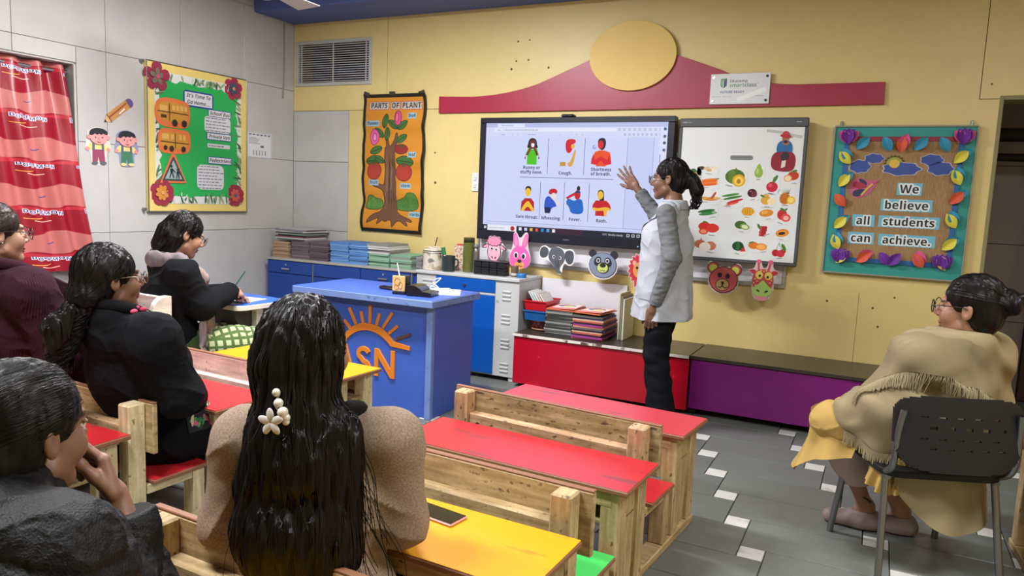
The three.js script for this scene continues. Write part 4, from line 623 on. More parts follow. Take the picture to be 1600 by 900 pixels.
{
  // print atlas: 6 x 5 cells
  const items = [], C = 200;
  const e = (c, col, x, y, rx, ry = rx, r = 0) => { c.fillStyle = col; c.beginPath(); c.ellipse(x, y, rx, ry, r, 0, 7); c.fill(); };
  const poly = (c, col, ...p) => { c.fillStyle = col; c.beginPath(); for (let i = 0; i < p.length; i += 2) c.lineTo(p[i], p[i + 1]); c.fill(); };
  const strip = (c, x, y, r = 0) => { c.save(); c.translate(x, y); c.rotate(r); c.fillStyle = '#c9cbc8'; c.fillRect(-34, -8, 68, 16); c.fillStyle = '#5d605e'; c.fillRect(-26, -3, 52, 5); c.restore(); };
  const leaf = (c, x, y, l, r) => e(c, '#3f7d35', x, y, l, l * 0.42, r);
  const add = (label, x, y, w, h, draw) => items.push({ label, x, y, w: w * 1.1, h: h * 1.1, draw });
  add('pumpkin half beside the teacher', 3.775, 1.6, 0.1, 0.11, (c) => { e(c, '#3f6b32', 90, 90, 70, 80); e(c, '#e3a92c', 110, 110, 60, 60); e(c, '#f0c34a', 112, 112, 38, 40); });
  add('pale mushrooms', 3.87, 1.648, 0.135, 0.075, (c) => { e(c, '#3b3a2a', 40, 70, 36, 30); e(c, '#d9c39a', 95, 75, 34, 30); e(c, '#e8dcc0', 150, 70, 38, 30); e(c, '#c8a56a', 120, 105, 30, 20); e(c, '#efe6d2', 150, 105, 18, 30); strip(c, 110, 165, 0.2); });
  add('bunch of orange carrots', 3.882, 1.56, 0.13, 0.085, (c) => { for (let i = 0; i < 4; i++) e(c, i % 2 ? '#dd6a25' : '#e8803a', 105, 55 + i * 24, 84, 18, -0.2); leaf(c, 180, 40, 20, -0.6); strip(c, 70, 172); });
  add('green pumpkin cut open to yellow flesh', 4.06, 1.592, 0.14, 0.135, (c) => { e(c, '#4b6e2e', 95, 80, 84, 66); e(c, '#5e8238', 70, 80, 30, 64); e(c, '#dba62c', 130, 115, 56, 56); e(c, '#f2cf58', 130, 118, 40, 40); e(c, '#b77d20', 130, 122, 18, 22); poly(c, '#7a6a35', 88, 20, 100, 0, 112, 20); strip(c, 50, 165, 0.2); });
  add('green pear', 4.21, 1.64, 0.075, 0.105, (c) => { e(c, '#8fb548', 100, 105, 66, 60); e(c, '#8fb548', 100, 55, 38, 45); e(c, '#b3cf74', 80, 90, 22, 34); poly(c, '#6a4a2a', 98, 15, 104, 0, 110, 16); strip(c, 100, 184); });
  add('red radish with green top', 4.305, 1.558, 0.09, 0.12, (c) => { e(c, '#c32540', 95, 120, 74, 52); e(c, '#dc5468', 70, 105, 26, 18); leaf(c, 130, 40, 46, -0.9); poly(c, '#4a6b30', 94, 70, 110, 20, 118, 22, 104, 72); strip(c, 80, 188, 0.25); });
  add('red apple with cut half', 4.42, 1.612, 0.095, 0.09, (c) => { e(c, '#c43a2c', 120, 80, 66, 60); e(c, '#d9835a', 60, 115, 50, 48); e(c, '#efdcb4', 58, 118, 38, 38); leaf(c, 130, 20, 36, -0.3); strip(c, 140, 180); });
  add('ginger root', 3.9, 1.46, 0.135, 0.085, (c) => { e(c, '#d9a25a', 60, 120, 50, 26, 0.2); e(c, '#cf8c45', 120, 120, 60, 30, -0.2); e(c, '#e0b26a', 160, 110, 34, 20); e(c, '#b5522e', 130, 70, 12, 58, 0.35); strip(c, 50, 172, -0.1); });
  add('green and red chillies', 4.052, 1.452, 0.14, 0.105, (c) => { e(c, '#4a8a3a', 80, 50, 78, 14, -0.25); e(c, '#3d7a30', 100, 80, 84, 14, -0.3); e(c, '#c4302c', 120, 120, 76, 15, -0.4); e(c, '#d8574a', 100, 150, 60, 13, -0.4); strip(c, 60, 184); });
  add('dark purple plum', 4.18, 1.49, 0.08, 0.085, (c) => { e(c, '#3f1a26', 95, 80, 70, 60); e(c, '#6b2a3c', 125, 95, 46, 44); e(c, '#a0566a', 70, 55, 18, 12); strip(c, 110, 175, -0.2); });
  add('yellow pear with cut half', 4.28, 1.452, 0.1, 0.09, (c) => { e(c, '#d9a344', 85, 95, 62, 60); e(c, '#d9a344', 80, 45, 34, 36); e(c, '#f0dfb4', 145, 110, 45, 48); leaf(c, 40, 40, 30, 0.5); strip(c, 100, 182); });
  add('pineapple with round slice', 4.4, 1.48, 0.105, 0.115, (c) => { for (let i = -3; i < 4; i++) poly(c, '#4a6b2c', 80 + i * 8, 70, 80 + i * 20, 4, 88 + i * 10, 70); e(c, '#c9752c', 82, 115, 56, 60); c.strokeStyle = '#8a4a1c'; c.lineWidth = 3; for (let i = 0; i < 6; i++) { c.beginPath(); c.moveTo(30, 80 + i * 16); c.lineTo(134, 60 + i * 20); c.stroke(); } e(c, '#e8b83a', 150, 130, 44, 42); e(c, '#f5d878', 150, 130, 30, 28); strip(c, 90, 186); });
  add('green courgettes', 3.888, 1.352, 0.135, 0.08, (c) => { e(c, '#2f6b3a', 90, 70, 82, 24, -0.3); e(c, '#3f8548', 105, 110, 86, 24, -0.3); e(c, '#8ab88a', 160, 85, 18, 20); strip(c, 150, 165, -0.3); });
  add('ribbed yellow pumpkin', 4.16, 1.37, 0.092, 0.082, (c) => { e(c, '#e0a62e', 100, 90, 84, 62); c.strokeStyle = '#b57a1c'; c.lineWidth = 5; for (const k of [-50, -22, 8, 38]) { c.beginPath(); c.ellipse(100 + k, 90, 18, 60, 0, 0, 7); c.stroke(); } strip(c, 90, 178, 0.1); });
  add('orange mango', 4.28, 1.362, 0.1, 0.082, (c) => { e(c, '#d9882e', 100, 85, 84, 54, -0.25); e(c, '#e8a850', 80, 75, 40, 26, -0.25); strip(c, 130, 172, -0.3); });
  add('strawberries with cut half', 4.39, 1.352, 0.1, 0.105, (c) => { e(c, '#c22e38', 85, 80, 56, 62); e(c, '#d84a50', 130, 115, 54, 46); e(c, '#f0b4a8', 132, 118, 32, 26); leaf(c, 85, 22, 30, 0.4); leaf(c, 120, 24, 26, -0.6); strip(c, 70, 180, 0.35); });
  add('three red tomatoes', 3.9, 1.24, 0.135, 0.105, (c) => { e(c, '#c9302a', 70, 70, 60, 52); e(c, '#d43c34', 140, 85, 58, 54); e(c, '#cf4a2a', 60, 130, 44, 38); e(c, '#e88a6a', 60, 132, 30, 24); leaf(c, 70, 18, 24, 0.2); strip(c, 140, 172, 0.1); });
  add('green lime with cut half', 4.13, 1.27, 0.1, 0.082, (c) => { e(c, '#3f6b33', 80, 75, 72, 60); e(c, '#7a9a4a', 130, 100, 60, 44, 0.4); e(c, '#d8e3b8', 132, 102, 42, 28, 0.4); strip(c, 95, 178, 0.1); });
  add('bunch of dark red grapes', 4.268, 1.245, 0.1, 0.095, (c) => { for (let i = 0; i < 12; i++) e(c, i % 3 ? '#a82434' : '#c4404c', 80 + (i % 3) * 24 - 8 * Math.floor(i / 6), 50 + Math.floor(i / 3) * 32, 20); leaf(c, 50, 40, 38, 1.1); strip(c, 150, 140, -0.4); });
  add('papaya half with black seeds', 4.392, 1.232, 0.088, 0.082, (c) => { e(c, '#c87a2a', 100, 80, 86, 56, -0.25); e(c, '#e8963a', 100, 82, 72, 44, -0.25); e(c, '#2b2420', 95, 86, 46, 22, -0.25); strip(c, 90, 176, 0.1); });
  add('onions with white half', 3.888, 1.122, 0.138, 0.1, (c) => { e(c, '#b5654a', 55, 80, 54, 52); e(c, '#c47a5c', 150, 95, 48, 56); e(c, '#ece4d8', 100, 110, 52, 56); poly(c, '#8a5a3a', 55, 30, 60, 0, 70, 30); strip(c, 150, 178, 0.2); });
  add('watermelon with red wedge', 4.12, 1.122, 0.1, 0.09, (c) => { e(c, '#1f4a2c', 85, 75, 70, 64); e(c, '#2f6b3c', 85, 75, 22, 62); poly(c, '#cf3038', 110, 150, 160, 70, 180, 140); poly(c, '#e8efe0', 108, 156, 180, 146, 180, 140, 110, 150); strip(c, 80, 180, 0.3); });
  add('orange with cut half', 4.24, 1.138, 0.112, 0.072, (c) => { e(c, '#d9792a', 60, 80, 56, 60); e(c, '#e08a34', 140, 95, 58, 62); e(c, '#f0b060', 140, 97, 44, 46); leaf(c, 35, 30, 30, -0.4); strip(c, 170, 178, -0.3); });
  add('red cherries on stalks', 4.382, 1.12, 0.098, 0.105, (c) => { e(c, '#b8242e', 60, 125, 44, 40); e(c, '#cc3440', 120, 130, 48, 42); e(c, '#c02c38', 150, 100, 30, 30); c.strokeStyle = '#4a5a2a'; c.lineWidth = 5; c.beginPath(); c.moveTo(60, 95); c.lineTo(95, 10); c.lineTo(130, 90); c.stroke(); leaf(c, 150, 55, 46, 1.0); strip(c, 110, 186, -0.1); });
  const rows = 5, cols = 6, atlas = canvas(C * cols, C * rows, (c) => { c.fillStyle = '#dfe4e6'; c.fillRect(0, 0, C * cols, C * rows); items.forEach((it, i) => { c.save(); c.translate((i % cols) * C, Math.floor(i / cols) * C); c.beginPath(); c.rect(2, 2, C - 4, C - 4); c.clip(); it.draw(c); c.restore(); }); });
  const am = std({ map: atlas, roughness: 0.24 });
  items.forEach((it, i) => {
    const s = rrect(it.w, it.h, Math.min(it.w, it.h) * 0.3), g = flatten(extrude(s, 0.0008)), p = g.attributes.position, uv = g.attributes.uv;
    for (let k = 0; k < p.count; k++) uv.setXY(k, ((i % cols) + clamp(p.getX(k) / it.w + 0.5, 0.02, 0.98)) / cols, 1 - (Math.floor(i / cols) + clamp(0.5 - p.getY(k) / it.h, 0.02, 0.98)) / rows);
    solo('picture_card', 'picture card of ' + it.label + ' on interactive board', 'picture', g, am, [it.x, it.y, 0.1195], undefined, 'food pictures on the interactive board');
  });
  // man with a red hat sitting on a red drum
  cutout('figure_cutout', 'cut-out man in red hat and blue coat on interactive board', 'cutout', [4.36, 1.77, 0.1195], 0, 0.001, [
    ['seat', '#8c1f30', Sm([[-75, -110], [-80, -30], [-55, 5], [0, 20], [60, 5], [80, -40], [70, -120], [0, -125]])], ['lap', '#3a2a30', Sm([[-30, -40], [0, 20], [40, -10], [20, -60]])], ['label_tag', '#d8d2c8', Pg([[-12, -100], [14, -92], [18, -48], [-8, -52]])], ['coat', '#2368a0', Sm([[-50, 0], [-45, 70], [0, 85], [45, 72], [55, 0], [20, 10], [-20, 8]])], ['face', '#a8684c', El(2, 92, 20, 24)], ['hand', '#a8684c', El(8, 62, 22, 12)], ['beard', '#2a2224', El(4, 72, 13, 10)], ['hat_brim', '#b3263a', El(4, 110, 36, 12, -0.1)], ['hat', '#c23046', Sm([[-18, 112], [-16, 140], [20, 142], [26, 112]])]]);
}
// animal faces under the boards
{
  const G = 'paper animal faces fixed under the boards', z = 0.128, k = 0.001, O = '#2a2024';
  cutout('animal_face', 'pink paper sheep face with curly fringe under display', 'cutout', [2.228, 0.985, z], 0, k, [
    ['backing', '#e9dfe0', Sm([[-114, 10], [-60, 60], [-62, 100], [-10, 112], [60, 98], [62, 58], [116, 5], [70, 0], [60, -70], [0, -108], [-60, -70], [-66, 0]])],
    ['ear', O, Sm([[-60, 55], [-112, 20], [-108, 2], [-60, 8]])], ['ear', O, Sm([[60, 50], [112, 8], [108, -8], [58, 4]])], ['inner_ear', '#e79bb8', Sm([[-58, 46], [-103, 18], [-98, 9], [-58, 14]])], ['inner_ear', '#e79bb8', Sm([[60, 41], [103, 4], [98, -2], [58, 12]])],
    ['face_outline', O, El(0, -18, 63, 84)], ['face', '#efb3ca', El(0, -18, 57, 78)], ['fringe_outline', O, Sm(ring(0, 66, [68, 42], 0.09, 10))], ['fringe', '#e98bb0', Sm(ring(0, 66, [61, 36], 0.09, 10))],
    ['eye', '#f4f1f0', El(-20, 5, 12, 14)], ['eye', '#f4f1f0', El(22, 0, 12, 14)], ['pupil', O, El(-19, 5, 8, 9)], ['pupil', O, El(21, 0, 8, 9)], ['nostril', O, El(-14, -62, 4, 8, 0.6)], ['nostril', O, El(16, -64, 4, 8, -0.6)]], G);
  cutout('animal_face', 'hot pink paper rabbit face with tall ears under display', 'cutout', [2.458, 0.985, z + 0.002], 0, k, [
    ['backing', '#d8c3cc', Sm([[-66, 140], [-40, 160], [-6, 90], [40, 158], [70, 140], [62, 50], [96, -40], [84, -120], [0, -148], [-84, -120], [-98, -40], [-62, 50]])],
    ['ear', '#e65aa6', Sm([[-62, 40], [-66, 120], [-48, 152], [-20, 100], [-6, 30]])], ['ear', '#e65aa6', Sm([[10, 30], [26, 100], [52, 150], [66, 120], [60, 36]])], ['inner_ear', '#f184bd', Sm([[-50, 45], [-54, 118], [-40, 130], [-22, 80], [-18, 40]])], ['inner_ear', '#f184bd', Sm([[22, 42], [34, 90], [50, 128], [56, 110], [50, 44]])],
    ['face', '#ee5fae', Sm([[-50, 30], [0, 46], [50, 30], [92, -40], [80, -118], [0, -142], [-80, -118], [-92, -40]])], ['muzzle', '#dba05c', Sm([[-44, -90], [0, -78], [44, -90], [36, -134], [0, -142], [-36, -134]])],
    ['eye', '#f3e6ee', El(-33, -32, 20, 26)], ['eye', '#f3e6ee', El(35, -36, 20, 26)], ['pupil', '#1f1a20', El(-32, -34, 13, 19)], ['pupil', '#1f1a20', El(33, -38, 13, 19)], ['nose', '#1f1a20', Sm([[-20, -64], [20, -64], [14, -86], [0, -90], [-14, -86]])], ['mouth', '#7a3a34', line([[-24, -110], [-10, -118], [0, -108], [12, -118], [26, -112]], 4)]], G);
  cutout('animal_face', 'slate grey paper elephant face with trunk under display', 'cutout', [2.771, 0.945, z], 0, k, [
    ['backing', '#e4e4e6', Sm([[-148, 80], [-100, 108], [-50, 70], [0, 104], [60, 76], [110, 90], [150, 70], [148, -20], [110, -50], [66, -20], [50, -70], [52, -110], [20, -118], [-6, -70], [-60, -14], [-110, -6], [-150, 10]])],
    ['ear', '#484d57', Sm([[-66, 70], [-104, 98], [-142, 76], [-144, 14], [-110, 0], [-74, 20]])], ['ear', '#484d57', Sm([[62, 60], [104, 80], [142, 62], [140, -14], [108, -38], [74, -12]])],
    ['head', '#565b66', Sm([[-72, 40], [-40, 92], [0, 96], [48, 80], [74, 30], [62, -20], [34, -52], [28, -84], [50, -98], [46, -110], [14, -108], [-6, -84], [-18, -50], [-64, -10]])],
    ['eye', '#eceaea', El(-24, 18, 11, 13)], ['eye', '#eceaea', El(30, 12, 11, 13)], ['pupil', '#1d1c20', El(-22, 18, 7, 9)], ['pupil', '#1d1c20', El(28, 12, 7, 9)], ['wrinkle', '#3a3e46', line([[-6, -10], [0, -40], [6, -66]], 4)], ['wrinkle', '#3a3e46', line([[16, -10], [16, -40], [20, -64]], 4)]], G);
  cutout('animal_face', 'blue grey paper panda face with lime muzzle under display', 'cutout', [3.145, 0.938, z], 0, k, [
    ['backing', '#dfe1e4', El(2, -14, 118, 104)], ['ear', '#26272e', El(-82, 74, 32, 30)], ['ear', '#26272e', El(86, 70, 32, 32)], ['face_outline', '#1f2026', El(2, -10, 110, 98)], ['face', '#7d8aa4', El(2, -10, 105, 93)],
    ['eye_patch', '#1f2026', El(-40, 18, 26, 36, -0.4)], ['eye_patch', '#1f2026', El(44, 16, 26, 36, 0.4)], ['eye', '#d8dade', El(-34, 24, 15, 17)], ['eye', '#d8dade', El(38, 24, 15, 17)], ['pupil', '#1f2026', El(-34, 24, 9, 11)], ['pupil', '#1f2026', El(38, 24, 9, 11)],
    ['muzzle_outline', '#1f2026', El(4, -28, 46, 40)], ['muzzle', '#c6d873', El(4, -29, 42, 36)], ['nose', '#1f2026', El(6, -10, 24, 17)], ['mouth', '#3c4a2a', line([[-14, -46], [-6, -52], [4, -44], [14, -52], [24, -46]], 4)]], G);
  const mane = []; for (let i = 0; i < 36; i++) { const a = i / 36 * 2 * PI, r = i % 2 ? 104 : 84; mane.push([r * 0.85 * Math.cos(a), r * 1.15 * Math.sin(a) - (Math.sin(a) < -0.9 ? 24 : 0)]); }
  cutout('animal_face', 'red maned paper lion face half hidden by the teacher', 'cutout', [3.43, 0.92, z], 0, k, [['backing', '#e6d6d2', Pg(mane.map(([x, y]) => [x * 1.07, y * 1.06]))], ['mane', '#c92f3f', Pg(mane)], ['ear', '#e8a8a0', El(-40, 44, 14, 18)], ['ear', '#e8a8a0', El(40, 44, 14, 18)], ['face', '#dd9c54', El(0, -6, 48, 58)], ['eye', '#2a1a18', El(-18, 10, 9, 11)], ['eye', '#2a1a18', El(18, 10, 9, 11)], ['nose', '#2a1a18', El(0, -18, 12, 9)]], G);
  cutout('animal_face', 'rust red paper bear face with lime ears under interactive board', 'cutout', [4.034, 0.91, z], 0, k, [
    ['backing', '#c9b4b0', Sm([[-122, 90], [-90, 120], [-50, 78], [40, 74], [90, 112], [124, 80], [100, 20], [104, -50], [60, -104], [0, -114], [-70, -100], [-108, -50], [-104, 20]])],
    ['ear', '#3a1c1c', El(-76, 66, 42, 42)], ['ear', '#3a1c1c', El(78, 58, 42, 42)], ['ear_rim', '#b0494a', El(-76, 66, 36, 36)], ['ear_rim', '#b0494a', El(78, 58, 36, 36)], ['inner_ear', '#b9c24e', El(-74, 64, 26, 26)], ['inner_ear', '#c9cf56', El(76, 56, 26, 26)],
    ['face_outline', '#3a1c1c', El(0, -14, 99, 92)], ['face', '#b34a48', El(0, -13, 93, 86)], ['muzzle_outline', '#3a1c1c', El(-4, -48, 48, 44)], ['muzzle', '#a98b50', El(-4, -48, 43, 39)], ['eye', '#1f1416', El(-26, 18, 15, 18)], ['eye', '#1f1416', El(28, 14, 15, 18)], ['nose', '#1f1416', Sm([[-16, -26], [8, -26], [4, -44], [-4, -54], [-10, -44]])], ['mouth', '#1f1416', line([[-34, -60], [-20, -70], [-4, -54], [14, -70], [28, -62]], 6)]], G);
  cutout('animal_face', 'red spotted paper giraffe face with lime snout under interactive board', 'cutout', [4.296, 0.915, z + 0.001], 0, k, [
    ['backing', '#cbb7b2', Sm([[-108, 70], [-60, 74], [-52, 140], [-20, 142], [-10, 84], [20, 84], [28, 142], [60, 138], [58, 76], [112, 66], [70, 20], [74, -70], [44, -136], [-10, -148], [-54, -128], [-78, -70], [-64, 20]])],
    ['horn', '#c4455a', line([[-34, 70], [-36, 118]], 14)], ['horn', '#c4455a', line([[30, 70], [40, 118]], 14)], ['horn_tip', '#d8607a', El(-36, 126, 17, 14)], ['horn_tip', '#d8607a', El(42, 126, 17, 14)], ['ear', '#b3263a', Sm([[-104, 64], [-60, 74], [-44, 50], [-64, 36]])], ['ear', '#b3263a', Sm([[106, 60], [62, 74], [44, 48], [66, 34]])],
    ['face', '#b8463e', Sm([[-58, 60], [0, 82], [58, 60], [70, 0], [56, -60], [0, -80], [-60, -60], [-74, 0]])], ['eye', '#d6c25c', El(-26, 34, 24, 28)], ['eye', '#d6c25c', El(34, 32, 24, 28)], ['pupil', '#1f1416', El(-22, 30, 8, 9)], ['pupil', '#1f1416', El(30, 24, 8, 9)], ['tongue', '#d98a90', Sm([[-44, -100], [44, -98], [34, -136], [0, -142], [-34, -134]])], ['snout', '#a5c968', Sm([[0, 8], [30, -30], [66, -56], [56, -104], [0, -112], [-58, -104], [-70, -56], [-26, -30]])], ['nostril', '#26301c', El(-26, -72, 13, 6, -0.5)], ['nostril', '#26301c', El(28, -74, 13, 6, 0.5)], ...[[-50, 6], [-58, -22], [-44, -36], [48, -14], [56, 4], [-36, -8], [4, 60], [-14, 66], [20, 68]].map(([x, y]) => ['spot', '#e0a08a', El(x, y, 6, 5)])], G);
}
// teal notice board
{
  const z = 0.03, b = thing('notice_board', 'teal framed notice board with brown hessian and paper leaf border', 'notice board', [0, 0, 0]);
  const teal = std({ map: dtex(256, (u, v) => { const t = 6 * fbm(u, v, 6, 4, 61); return [44 + t, 146 + t, 140 + t]; }), roughness: 0.6 }), blue = flatMat('#2463a4', 0.6);
  part(b, 'back_board', bb(4.653, 0.995, 0.004, 5.457, 1.953, 0.026, 0.002), teal);
  part(b, 'hessian', bb(4.72, 1.075, 0.026, 5.392, 1.885, 0.031, 0.001), std({ map: rep(dtex(256, (u, v) => { const t = 26 * fbm(u, v, 60, 3, 3, 6) + 12 * fbm(u, v, 5, 3, 6); return [160 + t, 128 + t, 90 + t]; }), 3), bumpMap: rep(weave, 6), bumpScale: 0.002, roughness: 0.95 }));
  part(b, 'border_tape', bb(4.74, 1.856, 0.031, 5.37, 1.885, 0.034), flatMat('#8c1f34', 0.5)); part(b, 'border_tape', bb(4.72, 1.075, 0.031, 4.75, 1.885, 0.034), blue); part(b, 'border_tape', bb(5.362, 1.075, 0.031, 5.392, 1.885, 0.034), blue); part(b, 'border_tape', bb(4.75, 1.075, 0.031, 5.362, 1.104, 0.034), blue);
  for (const [x, y, w, h] of [[4.653, 1.945, 0.804, 0.01], [4.653, 0.993, 0.804, 0.01]]) part(b, 'edge_strip', bb(x, y, 0.003, x + w, y + h, 0.036, 0.002), flatMat('#8f8f80', 0.5)); for (const x of [4.65, 5.45]) part(b, 'edge_strip', bb(x, 1.003, 0.003, x + 0.01, 1.945, 0.036, 0.002), flatMat('#8f8f80', 0.5));
  for (const x of [4.69, 5.42]) part(b, 'hanger', [bb(x - 0.008, 1.953, 0.004, x + 0.008, 1.985, 0.012), at(new THREE.CylinderGeometry(0.006, 0.006, 0.012, 10), x, 1.975, 0.012, PI / 2)], M.steel);
  // folded paper leaf: two curved halves
  const leafG = (l, w) => { const n = 8, g = new THREE.PlaneGeometry(1, 1, 6, n), p = g.attributes.position; for (let i = 0; i < p.count; i++) { const u = p.getX(i) * 2, v = p.getY(i) + 0.5, ww = Math.pow(Math.sin(PI * clamp(v, 0.001, 0.999)), 0.8) * w / 2; p.setXYZ(i, u * ww, (v - 0.5) * l, Math.abs(u) * ww * 0.55 + 0.012 * Math.sin(PI * v)); } g.computeVertexNormals(); return flatten(g); };
  const LG = leafG(0.105, 0.062), sh = (c) => { const m = flatMat(c, 0.7); m.side = THREE.DoubleSide; return m; };
  const Y = '#d9d04a', B = '#2f8fb4', R = '#d85a3c', PK = '#d9508c', PU = '#6a2a96';
  const leaf = (x, y, r, c, under) => { if (under) part(b, 'paper_leaf', LG, sh(under), [x + 0.014 * Math.cos(r), y + 0.016, 0.037], [0, 0, r - 0.22]); part(b, 'paper_leaf', LG, sh(c), [x, y, 0.044], [0, 0, r]); };
  const flower = (x, y, cs) => { [-0.75, 0.75, -0.38, 0.38, 0].forEach((r, i) => part(b, 'paper_petal', LG, sh(cs[i < 2 ? 1 : 0]), [x - 0.03 * Math.sin(r), y + 0.012 * Math.cos(r), 0.038 + i * 0.003], [0, 0, r])); };
  flower(4.741, 1.872, [PU, PK]); flower(5.385, 1.874, [PU, PK]);
  leaf(4.828, 1.842, -0.75, B); leaf(4.968, 1.838, 0.5, B); leaf(5.051, 1.836, 0, R, PK); leaf(5.157, 1.84, -0.7, B); leaf(5.286, 1.836, 0.5, B);
  leaf(4.73, 1.748, 0.75, Y, B); leaf(5.38, 1.762, -0.75, Y, B); leaf(4.738, 1.605, -0.6, Y, B); leaf(5.368, 1.637, 0.5, Y, B); leaf(4.724, 1.474, 0.7, R); leaf(5.38, 1.513, -0.75, R, B); leaf(4.738, 1.33, -0.7, Y, B); leaf(5.365, 1.37, 0.6, Y, B); leaf(4.722, 1.2, 0.4, Y, B); leaf(5.368, 1.225, -0.8, Y, B);
  flower(4.757, 1.1, [PU, PU]); leaf(4.762, 1.105, -0.6, Y); flower(5.34, 1.1, [PU, PU]); leaf(5.34, 1.108, 0.4, Y); leaf(4.894, 1.112, -0.85, R, PK); leaf(5.02, 1.11, 0.7, PU); leaf(5.075, 1.11, -0.7, PU); leaf(5.209, 1.112, 0.6, R, PK);
  // clouds, sun and butterfly
  const cloud = (x, y, w, h, t) => cutout('cloud_cutout', 'dark blue paper cloud ' + t, 'cutout', [x, y, 0.0315], 0, 0.001, [['outline', '#b9b8c4', Sm(ring(0, 0, [w * 520, h * 520], 0.1, 7, 0.3))], ['cloud', '#3d539c', Sm(ring(0, 0, [w * 480, h * 470], 0.1, 7, 0.3))]], 'paper clouds on the notice board');
  cutout('sun_cutout', 'paper half sun with rays behind the middle cloud', 'cutout', [5.02, 1.715, 0.0313], 0, 0.001, [['rays', '#5a4a20', Pg(ring(0, 0, [58, 52], 0.1, 16).map(([x, y]) => [x, y]))], ['sun', '#9aa048', El(0, 0, 47, 42)], ['inner_disc', '#d8b84a', El(0, 0, 30, 27)]]);
  cloud(4.822, 1.695, 0.125, 0.085, 'under the small one beside the purple flower'); cloud(4.902, 1.747, 0.112, 0.062, 'small, above the butterfly'); cloud(5.063, 1.684, 0.215, 0.085, 'wide, covering the paper sun'); cloud(5.226, 1.742, 0.125, 0.07, 'above the right word strips, topmost of its pair'); cloud(5.277, 1.69, 0.14, 0.085, 'lower one of its pair beside the yellow leaf');
  cutout('butterfly_cutout', 'pink and navy paper butterfly beside the words', 'cutout', [4.862, 1.56, 0.0315], 0, 0.001, [['backing', '#c45a86', Sm([[-80, 40], [-40, 72], [20, 40], [84, 60], [60, 10], [30, -40], [-20, -70], [-70, -60], [-90, -10]])], ['wing', '#2c3a5c', Sm([[-46, 62], [0, 50], [20, 14], [-20, 20]])], ['wing', '#a8324a', Sm([[-78, 34], [-30, 40], [24, 8], [-20, -10], [-70, 0]])], ['wing', '#2c3a5c', Sm([[-72, -50], [-60, -14], [10, -6], [0, -40], [-40, -62]])], ['body', '#c6b04a', line([[-16, -50], [20, 0], [46, 26]], 13)], ['feeler', '#c45a86', line([[46, 26], [70, 40], [78, 56]], 6)]]);
  // word strips
  const word = (t, x, y, w, h) => {
    const m = canvas(Math.round(w * 1600), Math.round(h * 1600), (c, W, H) => { c.fillStyle = '#6fb9d2'; c.fillRect(0, 0, W, H); c.font = `bold ${Math.round(H * 0.94)}px sans-serif`; c.textAlign = 'center'; c.textBaseline = 'middle'; const k = Math.min(1, W * 0.9 / c.measureText(t).width); c.translate(W / 2, H * 0.5); c.scale(k, 1); c.lineJoin = 'round'; c.strokeStyle = '#dfe6ea'; c.lineWidth = H * 0.24; c.strokeText(t, 0, 0); c.fillStyle = '#17181c'; c.fillText(t, 0, 0); });
    const g = flatten(new THREE.BoxGeometry(w, h, 0.001)); solo('word_card', 'blue word card reading ' + t.replace('.', '') + ' on hessian', 'card', g, std({ map: m, roughness: 0.4 }), [x, y, 0.0318], undefined);
  };
  word('We', 5.12, 1.558, 0.141, 0.078); word('believe', 5.111, 1.455, 0.29, 0.076); word('all', 4.873, 1.348, 0.131, 0.076); word('students', 5.134, 1.35, 0.344, 0.074); word('can', 4.868, 1.234, 0.155, 0.076); word('achieve.', 5.132, 1.232, 0.321, 0.074);
}
